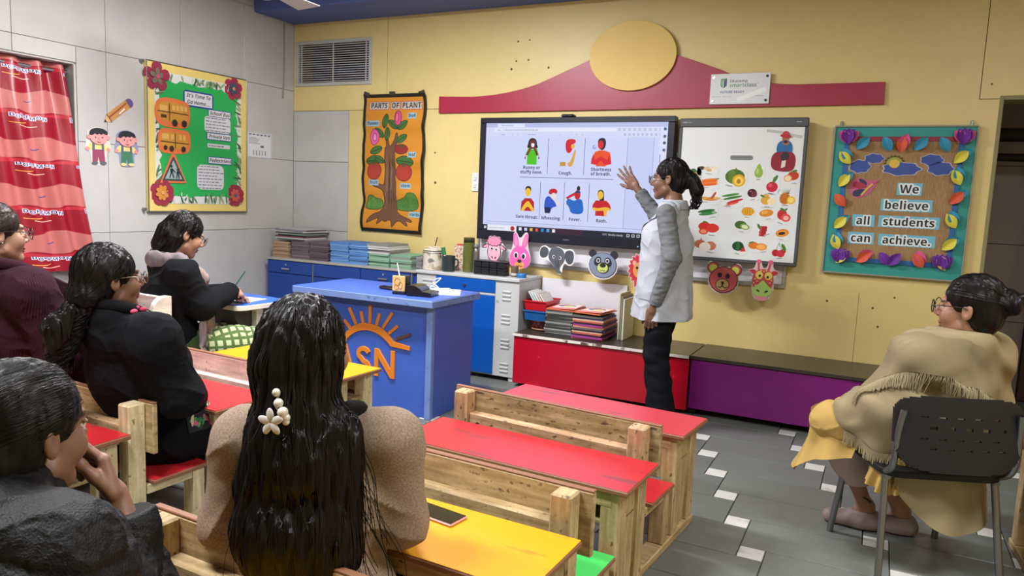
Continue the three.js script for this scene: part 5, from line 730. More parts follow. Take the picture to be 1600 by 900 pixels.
// plant poster: hand-painted cloth with taped labels, slightly wavy
{
  const t = canvas(660, 1195, (c, W, H) => {
    const el = (col, x, y, rx, ry = rx, r = 0) => { c.fillStyle = col; c.beginPath(); c.ellipse(x, y, rx, ry, r, 0, 7); c.fill(); c.stroke(); };
    const sm = (col, ...p) => { const n = p.length / 2, q = (i) => [p[(i % n) * 2], p[(i % n) * 2 + 1]]; c.fillStyle = col; c.beginPath(); for (let i = 0; i < n; i++) { const [x, y] = q(i), [u, v] = q(i + 1); if (!i) c.moveTo((q(n - 1)[0] + x) / 2, (q(n - 1)[1] + y) / 2); c.quadraticCurveTo(x, y, (x + u) / 2, (y + v) / 2); } c.fill(); c.stroke(); };
    c.fillStyle = '#c98523'; c.fillRect(0, 0, W, H); for (let i = 0; i < 900; i++) { c.fillStyle = rnd() > 0.5 ? '#d0902e' : '#bf7a1c'; c.globalAlpha = 0.25; c.fillRect(rnd() * W, rnd() * H, 60 * rnd(), 3); } c.globalAlpha = 1;
    c.strokeStyle = '#2a2018'; c.lineWidth = 5;
    sm('#4a7a34', 40, 960, 60, 880, 110, 870, 150, 900, 230, 905, 235, 1000, 40, 1000); sm('#4a7a34', 370, 1000, 360, 920, 420, 900, 470, 880, 490, 840, 560, 840, 600, 890, 610, 1000);
    for (let i = 0; i < 130; i++) { c.strokeStyle = i % 2 ? '#68984a' : '#355e26'; c.lineWidth = 3; const x = i % 2 ? rr(60, 225) : rr(385, 595), y = rr(905, 985); c.beginPath(); c.moveTo(x, y); c.lineTo(x + 6, y - 20); c.stroke(); }
    c.strokeStyle = '#2a2018'; c.lineWidth = 5;
    sm('#6b4a36', 238, 440, 262, 470, 245, 330, 262, 330, 290, 440, 300, 450, 340, 400, 352, 330, 376, 330, 372, 420, 345, 480, 352, 640, 372, 800, 380, 1000, 420, 1040, 560, 1080, 545, 1100, 470, 1080, 520, 1130, 490, 1130, 400, 1075, 340, 1150, 330, 1140, 320, 1075, 250, 1110, 240, 1080, 180, 1130, 170, 1120, 200, 1060, 80, 1120, 60, 1115, 120, 1040, 240, 1010, 250, 830, 150, 800, 110, 790, 130, 770, 180, 770, 250, 790, 248, 640);
    c.strokeStyle = '#4a3020'; c.lineWidth = 3; for (let i = 0; i < 26; i++) { const x = rr(258, 362); c.beginPath(); c.moveTo(x, rr(500, 620)); c.quadraticCurveTo(x + rr(-14, 14), 800, x + rr(-8, 14), rr(900, 1010)); c.stroke(); } c.strokeStyle = '#8a6850'; for (let i = 0; i < 14; i++) { const x = rr(262, 360); c.beginPath(); c.moveTo(x, rr(500, 700)); c.lineTo(x + rr(-8, 8), rr(800, 980)); c.stroke(); }
    c.strokeStyle = '#1f2a18'; c.lineWidth = 5; const lf = (x, y, l, r) => { c.save(); c.translate(x, y); c.rotate(r); l *= 1.25; sm('#3d6b34', -l, 0, 0, -l * 0.5, l, 0, 0, l * 0.5); c.beginPath(); c.moveTo(-l * 0.7, 0); c.lineTo(l * 0.7, 0); c.stroke(); c.restore(); };
    lf(245, 230, 66, -1.35); lf(180, 330, 62, 0.7); lf(262, 340, 60, -1.4); lf(330, 260, 62, 0.6); lf(430, 265, 64, -0.55); lf(415, 380, 66, -0.5); lf(150, 480, 70, -0.35); lf(130, 570, 90, -0.15); lf(460, 575, 100, 0.1); lf(190, 560, 60, 0.4);
    c.strokeStyle = '#5a1f30'; el('#d04a7c', 377, 205, 38, 62); el('#e06a98', 366, 200, 16, 40); sm('#d6589c', 90, 320, 120, 290, 160, 310, 180, 350, 175, 400, 150, 430, 110, 440, 90, 400, 75, 360); sm('#e285b8', 110, 330, 150, 340, 150, 400, 110, 400);
    el('#8c2a26', 414, 470, 70, 42); c.strokeStyle = '#4a1414'; el('#a23a2c', 132, 660, 74, 78); el('#a8382e', 448, 668, 86, 74); c.strokeStyle = '#1f2a18'; for (const [x, y] of [[132, 595], [448, 610], [414, 440]]) { c.fillStyle = '#2f5a28'; c.beginPath(); for (let i = 0; i < 10; i++) { const a = i / 10 * 6.283, r = i % 2 ? 10 : 36; c.lineTo(x + r * Math.cos(a), y + r * 0.7 * Math.sin(a)); } c.fill(); }
    c.textAlign = 'center'; c.font = 'bold 62px sans-serif'; for (const [s, x, w] of [['PARTS', 170, 210], ['OF', 345, 96], ['PLANT', 510, 210]]) { c.fillStyle = '#b9b3ac'; c.fillRect(x - w / 2, 66, w, 66); c.strokeStyle = '#a8323a'; c.lineWidth = 4; c.strokeRect(x - w / 2, 66, w, 66); c.fillStyle = '#1c1a1c'; c.save(); c.translate(x, 120); c.scale(Math.min(1, (w - 12) / c.measureText(s).width), 1); c.fillText(s, 0, 0); c.restore(); }
    c.font = 'bold 40px sans-serif'; for (const [s, x, y] of [['bud', 520, 198], ['flower', 112, 262], ['leaf', 530, 528], ['fruit', 132, 775], ['stem', 470, 795], ['roots', 572, 1040]]) { const w = c.measureText(s).width + 14; c.fillStyle = '#8fb3c4'; c.fillRect(x - w / 2, y - 36, w, 48); c.fillStyle = '#1f2a34'; c.fillText(s, x, y); }
    c.strokeStyle = '#17130f'; c.lineWidth = 44; c.strokeRect(8, 8, W - 16, H - 16); c.lineWidth = 10; c.strokeStyle = 'rgba(90,50,20,0.35)';
  });
  const g = new THREE.PlaneGeometry(0.65, 1.19, 24, 60), p = g.attributes.position;
  for (let i = 0; i < p.count; i++) { const x = p.getX(i), y = p.getY(i), e = Math.abs(x) / 0.325; p.setZ(i, 0.006 * Math.sin(y * 21 + x * 3) * (0.4 + e) + 0.012 * e * e * Math.max(0, Math.sin(y * 11 + 1)) + 0.003 * Math.sin(y * 43)); p.setX(i, x + 0.006 * Math.sin(y * 16) * e); }
  g.computeVertexNormals(); const back = g.clone(); back.translate(0, 0, -0.0016);
  const pm = std({ map: t, roughness: 0.5 }); pm.side = THREE.DoubleSide;
  const po = thing('plant_poster', 'orange painted poster titled PARTS OF PLANT with brown tree', 'poster', [1.14, 1.648, 0.016]);
  part(po, 'sheet', g, pm); part(po, 'backing', back, flatMat('#6a4a1c', 0.8)); for (const x of [-0.29, -0.02, 0.28]) part(po, 'tape', at(cb(0.06, 0.03, 0.001, 0.0002), x, 0.6, 0.004, 0, 0, x), flatMat('#3a2e26', 0.6));
}
// wall fittings
{
  const s = thing('wall_switch', 'white switch plate on the yellow wall beside the display', 'switch', [1.962, 1.515, 0]); part(s, 'plate', bb(-0.03, -0.075, 0.001, 0.03, 0.075, 0.012), M.white); for (const y of [0.03, -0.03]) part(s, 'rocker', bb(-0.014, y - 0.018, 0.012, 0.014, y + 0.018, 0.018), flatMat('#cfd0cd', 0.4));
  solo('conduit_cable', 'thin grey cable hanging down the tiled wall corner', 'cable', tube([[0.008, 2.88, 0.137], [0.008, 2.6, 0.134], [0.009, 2.35, 0.142], [0.008, 2.21, 0.15]], 0.006, 20, 6), flatMat('#8b8984', 0.6));
  const nt = canvas(300, 236, (c) => { c.fillStyle = '#d6d9dc'; c.fillRect(0, 0, 300, 236); c.strokeStyle = '#70757c'; c.lineWidth = 2; c.strokeRect(6, 6, 288, 224); c.fillStyle = '#5c6068'; for (let i = 0; i < 6; i++) c.fillRect(20 + i * 46, 16, 30, 12); for (let i = 0; i < 5; i++) { c.fillRect(70 + i * 36, 182, 8, 30); c.beginPath(); c.arc(74 + i * 36, 174, 6, 0, 7); c.fill(); } c.fillRect(160, 120, 40, 20); for (let i = 0; i < 5; i++) c.fillRect(20, 50 + i * 13, 90 + (i * 37) % 50, 4); });
  const g = flatten(new THREE.BoxGeometry(0.288, 0.22, 0.002)); solo('paper_notice', 'small white printed notice stuck on the tiled wall', 'paper', g, std({ map: nt, roughness: 0.5 }), [0.003, 1.766, 0.427], [0, LEFT, 0]);
}
// pencil and two children on the tiled wall
cutout('pencil_cutout', 'glittery orange paper pencil with purple eraser on tiled wall', 'cutout', [0.001, 1.9, 1.782], LEFT, 0.001, (() => { const R = (x, y) => { const a = 0.665, X = x * Math.cos(a) - y * Math.sin(a), Y = x * Math.sin(a) + y * Math.cos(a); return [X, Y]; }, q = (...p) => Pg(p.map(([x, y]) => R(x, y))); return [['shaft', '#c08a4a', q([-95, -32], [100, -32], [100, 32], [-95, 32])], ['stripe', '#9a4630', q([-90, -2], [90, 6], [90, 16], [-90, 10])], ['tip', '#cfa878', q([-95, -32], [-95, 32], [-142, 0])], ['lead', '#26242a', q([-126, -11], [-126, 11], [-144, 0])], ['band', '#6a5a52', q([-98, -33], [-90, -33], [-90, 33], [-98, 33])], ['eraser', '#5f4a86', (() => { const s = [[98, -33]]; for (let i = 0; i <= 8; i++) { const a = -PI / 2 + i / 8 * PI; s.push([108 + 30 * Math.cos(a), 33 * Math.sin(a)]); } s.push([98, 33]); return q(...s); })()], ['writing', '#e6e2da', q([-10, -22], [50, -16], [50, -6], [-10, -12])]]; })());
{
  const kid = (label, pos, out, trouser, shoe) => cutout('child_cutout', label, 'cutout', pos, LEFT, 0.00095, [
    ['backing', out, Sm([[-84, 110], [0, 146], [84, 110], [84, 60], [104, 0], [96, -40], [60, -40], [70, -140], [-60, -146], [-60, -40], [-98, -40], [-100, 0], [-84, 60]])],
    ['shirt', '#e6cf7e', Sm([[-56, 24], [50, 24], [88, -10], [70, -40], [40, -20], [-40, -20], [-72, -40], [-92, -10]])], ['hand', '#e0908c', El(-84, -24, 16, 14)], ['hand', '#e0908c', El(80, -22, 16, 14)], ['trousers', trouser, Pg([[-46, -26], [44, -24], [52, -112], [8, -116], [0, -70], [-10, -116], [-48, -114]])], ['brace', '#5a6478', Pg([[-46, 26], [-28, 26], [-30, -30], [-48, -30]])], ['brace', '#5a6478', Pg([[26, 26], [42, 26], [44, -30], [28, -30]])],
    ['shoe', shoe, El(-30, -124, 24, 12)], ['shoe', shoe, El(34, -122, 26, 12)], ['ear', '#e0908c', El(-74, 62, 14, 16)], ['ear', '#e0908c', El(74, 66, 14, 16)], ['face', '#e89a98', El(0, 66, 70, 54)], ['hair', '#20242c', Sm([[-72, 74], [-66, 118], [0, 136], [66, 118], [74, 84], [50, 84], [36, 96], [20, 80], [4, 92], [-12, 78], [-30, 92], [-48, 74]])], ['eye', '#20242c', El(-26, 62, 4, 6)], ['eye', '#20242c', El(28, 64, 4, 6)], ['nose', '#b8605c', line([[2, 66], [-4, 48], [6, 46]], 4)], ['mouth', '#8a2a34', line([[-14, 32], [0, 26], [14, 32]], 4)]], 'paper children on the tiled wall');
  kid('paper child with maroon dungarees on the tiled wall', [0.001, 1.64, 1.944], '#d8cfc8', '#94405e', '#56606c'); kid('paper child with green dungarees and mauve outline', [0.001, 1.64, 1.724], '#8a90b4', '#3f7a5c', '#d8cf8a');
}
// green bulletin board on the tiled wall; local x runs towards the front wall
{
  const zc = 1.082, b = thing('bulletin_board', 'green bulletin board with yellow frame and paper flowers', 'bulletin board', [0, 0, zc], LEFT);
  const yl = std({ map: dtex(256, (u, v) => { const t = 6 * fbm(u, v, 6, 4, 66); return [228 + t, 204 + t, 118 + t]; }), roughness: 0.6 });
  part(b, 'back_board', bb(-0.488, 1.182, 0.004, 0.488, 2.302, 0.024, 0.002), yl);
  part(b, 'white_border', bb(-0.42, 1.245, 0.024, 0.42, 2.235, 0.0265, 0.0005), flatMat('#dcded8'));
  const edge = []; for (let i = 0; i < 90; i++) { const a = i / 90 * 4, s = Math.floor(a), f = a - s, j = rr(-0.014, 0.014), [x, y] = s === 0 ? [lerp(-0.375, 0.375, f), 1.3 + j] : s === 1 ? [0.375 + j, lerp(1.3, 2.175, f)] : s === 2 ? [lerp(0.375, -0.375, f), 2.175 + j] : [-0.375 + j, lerp(2.175, 1.3, f)]; edge.push([x, y]); }
  part(b, 'green_paper', at(extrude(Pg(edge), 0.0015), 0, 0, 0.027), std({ map: dtex(256, (u, v) => { const t = 7 * fbm(u, v, 5, 4, 71); return [34 + t, 172 + t, 84 + t]; }), bumpMap: wallBump, bumpScale: 0.002, roughness: 0.6 }));
  for (const x of [-0.487, 0.478]) part(b, 'edge_strip', bb(x, 1.182, 0.003, x + 0.009, 2.302, 0.03, 0.002), M.steel); for (const y of [1.18, 2.295]) part(b, 'edge_strip', bb(-0.487, y, 0.003, 0.487, y + 0.008, 0.03, 0.002), M.steel);
  for (const y of [2.285, 1.2]) part(b, 'hanger', at(new THREE.CylinderGeometry(0.012, 0.012, 0.03, 12), -0.515, y, 0.016, PI / 2), M.steel);
  // grass blades painted round the border, each a thin paper strip
  const blade = (x, y, r, l, c) => { const s = Sm([[-0.007, 0], [0.007, 0], [0.008, l * 0.6], [0, l * 1.1], [-0.008, l * 0.6]]); part(b, 'paper_blade', at(extrude(s, 0.001, 0, 4), x, y, 0.0286 + rr(0, 0.0012), 0, 0, r), flatMat(c)); };
  const GC = ['#4f7048', '#6d8a5c', '#93a77e', '#38573a', '#c9d2c0']; for (let i = 0; i < 150; i++) { const s = i % 4, f = rnd(), c = GC[i % 5]; if (s === 0) blade(lerp(-0.4, 0.4, f), 1.25, rr(-0.8, 0.8), rr(0.05, 0.09), c); else if (s === 1) blade(0.415, lerp(1.28, 2.2, f), rr(0.2, 1.6), rr(0.05, 0.1), c); else if (s === 2) blade(lerp(-0.4, 0.4, f), 2.23, PI + rr(-1, 1), rr(0.05, 0.08), c); else blade(-0.415, lerp(1.28, 2.2, f), -rr(0.2, 1.6), rr(0.05, 0.1), c); }
  const pz = (z) => -(z - zc);   // world z to local x
  const fl = (z, y, s, c1, c2, c3, n) => { const x = pz(z); for (let i = 0; i < n; i++) { const a = i / n * 2 * PI + 0.3; part(b, 'flower_petal', at(extrude(Sm([[0, 0], [0.5 * s, 0.42 * s], [0.95 * s, 0.34 * s], [1.05 * s, 0], [0.95 * s, -0.34 * s], [0.5 * s, -0.42 * s]]), 0.002), x, y, 0.032 + (i % 2) * 0.002, 0, -0.12, a), flatMat(c1)); part(b, 'inner_petal', at(extrude(El(0.36 * s, 0, 0.26 * s, 0.17 * s), 0.002), x, y, 0.038 + (i % 2) * 0.002, 0, 0, a), flatMat(c2)); } part(b, 'flower_centre', at(extrude(El(0, 0, 0.16 * s, 0.16 * s), 0.003), x, y, 0.043), flatMat(c3)); };
  fl(1.485, 2.19, 0.105, '#8c2440', '#6d6a58', '#b8506a', 5); fl(0.755, 2.205, 0.09, '#9a2a44', '#34506a', '#d98a5a', 6); fl(1.455, 1.327, 0.098, '#92283f', '#cf8a3a', '#d0a05a', 8); fl(0.74, 1.322, 0.09, '#92283f', '#c45a4a', '#3a5a88', 8);
  // buses and road sign
  const G = 'orange vehicle pictures on the green bulletin board', bx = (x0, y0, x1, y1) => Pg([[x0, y0], [x1, y0], [x1, y1], [x0, y1]]);
  cutout('bus_picture', 'orange paper bus with rounded front, upper one on green paper', 'cutout', [0.031, 1.94, 1.346], LEFT, 0.001, [['backing', '#e2763f', Sm([[-150, -104], [-164, 40], [-130, 92], [-50, 112], [120, 98], [158, 70], [156, -100], [60, -114], [0, -116]])], ['body', '#cf9436', Sm([[-140, -60], [-136, 60], [-60, 84], [120, 70], [136, 40], [136, -64], [0, -74]])], ...[[-118, -4, -48, 48], [-10, 18, 18, 56], [26, 18, 54, 56], [62, 18, 90, 56], [98, 18, 124, 54]].map((r) => ['window', '#e0b060', bx(...r)]), ['grille', '#4a3420', bx(-110, -44, -62, -22)], ['trim', '#4a3420', line([[-140, 2], [136, -2]], 5)], ['door_line', '#4a3420', line([[-36, 66], [-36, -64]], 5)], ['wheel', '#2a2220', El(10, -76, 24, 26)], ['wheel', '#2a2220', El(96, -74, 24, 26)]], G);
  cutout('bus_picture', 'orange paper van with square front, lower one on green paper', 'cutout', [0.031, 1.727, 1.337], LEFT, 0.001, [['backing', '#e2763f', Sm([[-140, -96], [-150, 50], [-110, 92], [0, 92], [120, 88], [150, 60], [150, -80], [60, -98], [-30, -98]])], ['body', '#cf9436', Sm([[-128, -50], [-120, 60], [0, 66], [124, 58], [128, -56], [0, -62]])], ...[[-110, 10, -50, 50], [-34, 12, -6, 50], [40, 8, 66, 50], [74, 8, 100, 50]].map((r) => ['window', '#e0b060', bx(...r)]), ['door_line', '#4a3420', line([[6, 60], [6, -56]], 5)], ['trim', '#4a3420', line([[-126, -10], [126, -14]], 5)], ['wheel', '#2a2220', El(-84, -56, 16, 18)], ['wheel', '#2a2220', El(-30, -60, 20, 22)], ['wheel', '#2a2220', El(78, -58, 20, 22)]], G);
  const man = (x, y, s) => [['walker_head', '#23302e', El(x, y + 34 * s, 8 * s, 9 * s)], ['walker_body', '#23302e', Sm([[x - 12 * s, y + 22 * s], [x + 12 * s, y + 22 * s], [x + 10 * s, y - 6 * s], [x - 10 * s, y - 6 * s]])], ['walker_leg', '#23302e', line([[x - 2, y], [x - 16 * s, y - 38 * s]], 8 * s)], ['walker_leg', '#23302e', line([[x + 2, y], [x + 14 * s, y - 38 * s]], 8 * s)], ['walker_arm', '#23302e', line([[x + 8 * s, y + 16 * s], [x + 24 * s, y - 4 * s]], 6 * s)]];
  cutout('road_sign_picture', 'triangular paper road sign with two walking figures', 'cutout', [0.0345, 1.5, 1.352], LEFT, 0.001, [['backing', '#e0744e', Pg([[-120, -98], [120, -92], [16, 128], [-14, 128]])], ['rim', '#3a4644', Pg([[-100, -82], [104, -78], [6, 104], [-4, 104]])], ['panel', '#9fb0b0', Pg([[-76, -66], [80, -64], [2, 76], [-2, 76]])], ...man(-18, -10, 1.2), ...man(34, -22, 0.95)]);
  // cards with handwriting; every card is its own thing
  const card = (name, label, z, y, w, h, draw, col = '#24408c') => { const W = Math.round(w * 1500), H = Math.round(h * 1500), t = canvas(W, H, (c) => draw(c, W, H)); const g = flatten(extrude(rrect(w, h, h * 0.22), 0.0012)), p = g.attributes.position, uv = g.attributes.uv; for (let i = 0; i < p.count; i++) uv.setXY(i, p.getX(i) / w + 0.5, p.getY(i) / h + 0.5); solo(name, label, 'card', g, std({ map: t, roughness: 0.6 }), [0.0302, y, z], [0, LEFT, 0]); };
  const title = (lines) => (c, W, H) => { c.fillStyle = '#24408c'; c.fillRect(0, 0, W, H); c.fillStyle = '#d9dade'; const m = H * 0.1; c.fillRect(m, m, W - 2 * m, H - 2 * m); c.fillStyle = '#22252e'; const fs = (H - 2 * m) / lines.length * 0.82; c.font = `italic bold ${Math.round(fs)}px sans-serif`; c.textAlign = 'center'; lines.forEach((s, i) => { c.save(); c.translate(W / 2, m + (i + 0.78) * (H - 2 * m) / lines.length); const k = Math.min(1, (W - 3 * m) / c.measureText(s).width); c.scale(k, 1); c.fillText(s, 0, 0); c.restore(); }); };
  const list = (n) => (c, W, H) => { c.fillStyle = '#d5d7dc'; c.fillRect(0, 0, W, H); c.fillStyle = '#6b6f7c'; for (let i = 0; i < n; i++) { let x = W * 0.05; while (x < W * (0.72 + 0.2 * ((i * 37) % 5) / 5)) { const l = W * rr(0.05, 0.16); c.fillRect(x, H * (i + 0.4) / n, l, H * 0.28 / n); x += l + W * 0.03; } } };
  card('title_card', 'blue-edged card reading Its Time To Go Home', 1.103, 2.068, 0.29, 0.125, title(["It's Time To", 'Go Home....']));
  card('heading_card', 'blue-edged card reading School Bus', 0.894, 1.98, 0.235, 0.06, title(['School Bus'])); card('name_list', 'white list of lines below the School Bus card', 0.915, 1.89, 0.265, 0.125, list(5)); card('heading_card', 'blue-edged card reading Private Van', 0.9, 1.795, 0.255, 0.06, title(['Private Van'])); card('name_list', 'narrow white strip below the Private Van card', 0.904, 1.72, 0.23, 0.032, list(1)); card('heading_card', 'blue-edged card reading Pedestrians', 0.893, 1.602, 0.245, 0.06, title(['Pedestrians'])); card('name_list', 'tall white list of lines below the Pedestrians card', 0.99, 1.462, 0.27, 0.2, list(8));
}
// window curtain on its rod
{
  const t = canvas(1024, 1024, (c, W, H) => {   // 0.9 m wide, 0.61 m high: two bands
    for (let b = 0; b < 2; b++) {
      const y0 = b * 512; c.fillStyle = '#8f0f26'; c.fillRect(0, y0, W, 512); c.fillStyle = '#bb6a66'; c.beginPath(); c.moveTo(0, y0 + 250); for (let x = 0; x <= W; x += 16) c.lineTo(x, y0 + 250 + 34 * Math.sin(x / W * 4 * PI + b)); c.lineTo(W, y0 + 470); for (let x = W; x >= 0; x -= 16) c.lineTo(x, y0 + 470 + 10 * Math.sin(x / W * 6 * PI)); c.fill();
      c.fillStyle = '#b32a38'; c.beginPath(); c.moveTo(0, y0 + 470); c.quadraticCurveTo(300, y0 + 430, 620, y0 + 484); c.quadraticCurveTo(820, y0 + 500, W, y0 + 470); c.lineTo(W, y0 + 512); c.lineTo(0, y0 + 512); c.fill();
      c.lineCap = 'round'; for (const [x, y, l, col] of [[560, 90, 130, '#e8a24a'], [620, 118, 150, '#e9b9a0'], [60, 70, 100, '#e9b9a0'], [700, 360, 60, '#2c3f86'], [90, 330, 60, '#2c3f86'], [330, 300, 44, '#2c3f86']]) { c.strokeStyle = col; c.lineWidth = 9; c.beginPath(); c.moveTo(x, y0 + y); c.quadraticCurveTo(x + l / 2, y0 + y + 18, x + l, y0 + y - 10); c.stroke(); }
      for (const [x, s] of [[20, 66], [560, 50]]) { c.font = `bold ${s}px sans-serif`; c.lineJoin = 'round'; c.strokeStyle = '#e9e4ea'; c.lineWidth = 10; let px = x; [...'DORAEMON'].forEach((ch, i) => { const py = y0 + 30 + (i % 2) * 14; c.strokeText(ch, px, py); c.fillStyle = '#24367e'; c.fillText(ch, px, py); px += c.measureText(ch).width * 1.02; }); }
    }
  });
  t.wrapS = t.wrapT = THREE.RepeatWrapping;
  const cu = thing('window_curtain', 'red and pink banded satin curtain on a steel rod', 'curtain', [0, 0, 0]);
  const NU = 150, NV = 40, g = new THREE.PlaneGeometry(1, 1, NU, NV), p = g.attributes.position, uv = g.attributes.uv;
  for (let i = 0; i < p.count; i++) {
    const u = p.getX(i) + 0.5, v = 0.5 - p.getY(i), y = lerp(2.165, 0.785, v), zr = lerp(2.135, 2.01, Math.pow(v, 1.6)), z = zr + u * (3.35 - zr), ph = u * 1.25 * 2 * PI / 0.16;
    p.setXYZ(i, lerp(-0.08, 0.062, Math.pow(v, 0.7)) + 0.025 * Math.sin(ph + 0.5) * (0.9 + 0.15 * Math.sin(v * 5 + u * 9)) + 0.008 * Math.sin(u * 60 + v * 7), y + 0.004 * Math.sin(ph * 0.5), z); uv.setXY(i, -u * 1.55 + 0.05, -v * 1.38 / 0.61 + 0.1);
  }
  g.computeVertexNormals();
  const cm = new THREE.MeshPhysicalMaterial({ map: t, roughness: 0.38, sheen: 0.5, sheenRoughness: 0.4, side: THREE.DoubleSide }); part(cu, 'cloth', g, cm);
  part(cu, 'rod', bar([-0.08, 2.12, 2.09], [-0.08, 2.12, 3.74], 0.014, 14), M.chrome);
  for (let i = 0; i < 8; i++) part(cu, 'eyelet', at(new THREE.TorusGeometry(0.026, 0.006, 8, 20), -0.08, 2.12, 2.17 + i * 0.155, 0, 0.3, 0), M.chrome);
}
// ---------------------------------------------------------------- people: signed-distance shapes meshed with surface nets
const cap = (a, b, ra, rb = ra, k) => ({ t: 0, a, b, ra, rb, k });
const ell = (c, r, e, k) => { const o = { t: 1, c, r, k }; if (e) o.m = new THREE.Matrix3().setFromMatrix4(new THREE.Matrix4().makeRotationFromEuler(new THREE.Euler(...e))).transpose().elements; return o; };
const minus = (p, k = 0.012) => ({ ...p, sub: true, k });
function field(prims, k0 = 0.03) {
  const P = prims.map((p) => { if (p.t === 0) { const b = [p.b[0] - p.a[0], p.b[1] - p.a[1], p.b[2] - p.a[2]]; return { ...p, v: b, bb: Math.max(1e-9, b[0] * b[0] + b[1] * b[1] + b[2] * b[2]) }; } return p; });
  return (x, y, z) => {
    let d = 1e3;
    for (const p of P) {
      let q;
      if (p.t === 0) { const ax = x - p.a[0], ay = y - p.a[1], az = z - p.a[2], v = p.v; let h = (ax * v[0] + ay * v[1] + az * v[2]) / p.bb; h = h < 0 ? 0 : h > 1 ? 1 : h; q = Math.hypot(ax - v[0] * h, ay - v[1] * h, az - v[2] * h) - (p.ra + (p.rb - p.ra) * h); } else {
        let ax = x - p.c[0], ay = y - p.c[1], az = z - p.c[2]; const m = p.m; if (m) { const tx = m[0] * ax + m[3] * ay + m[6] * az, ty = m[1] * ax + m[4] * ay + m[7] * az; az = m[2] * ax + m[5] * ay + m[8] * az; ax = tx; ay = ty; }
        const r = p.r, ux = ax / r[0], uy = ay / r[1], uz = az / r[2], a = Math.sqrt(ux * ux + uy * uy + uz * uz), wx = ux / r[0], wy = uy / r[1], wz = uz / r[2], b = Math.sqrt(wx * wx + wy * wy + wz * wz); q = b < 1e-9 ? -Math.min(r[0], r[1], r[2]) : a * (a - 1) / b;
      }
      const k = p.k ?? k0;
      if (p.sub) { q = -q; const h = Math.max(k - Math.abs(d - q), 0) / k; d = Math.max(d, q) + h * h * k / 4; } else { const h = Math.max(k - Math.abs(d - q), 0) / k; d = Math.min(d, q) - h * h * k / 4; }
    }
    return d;
  };
}
function bounds(prims, pad) {
  const lo = [1e9, 1e9, 1e9], hi = [-1e9, -1e9, -1e9];
  for (const p of prims) { if (p.sub) continue; const e = p.t === 0 ? [[p.a, p.ra], [p.b, p.rb]] : [[p.c, Math.max(...p.r)]]; for (const [c, r] of e) for (let i = 0; i < 3; i++) { lo[i] = Math.min(lo[i], c[i] - r - pad); hi[i] = Math.max(hi[i], c[i] + r + pad); } }
  return [lo, hi];
}
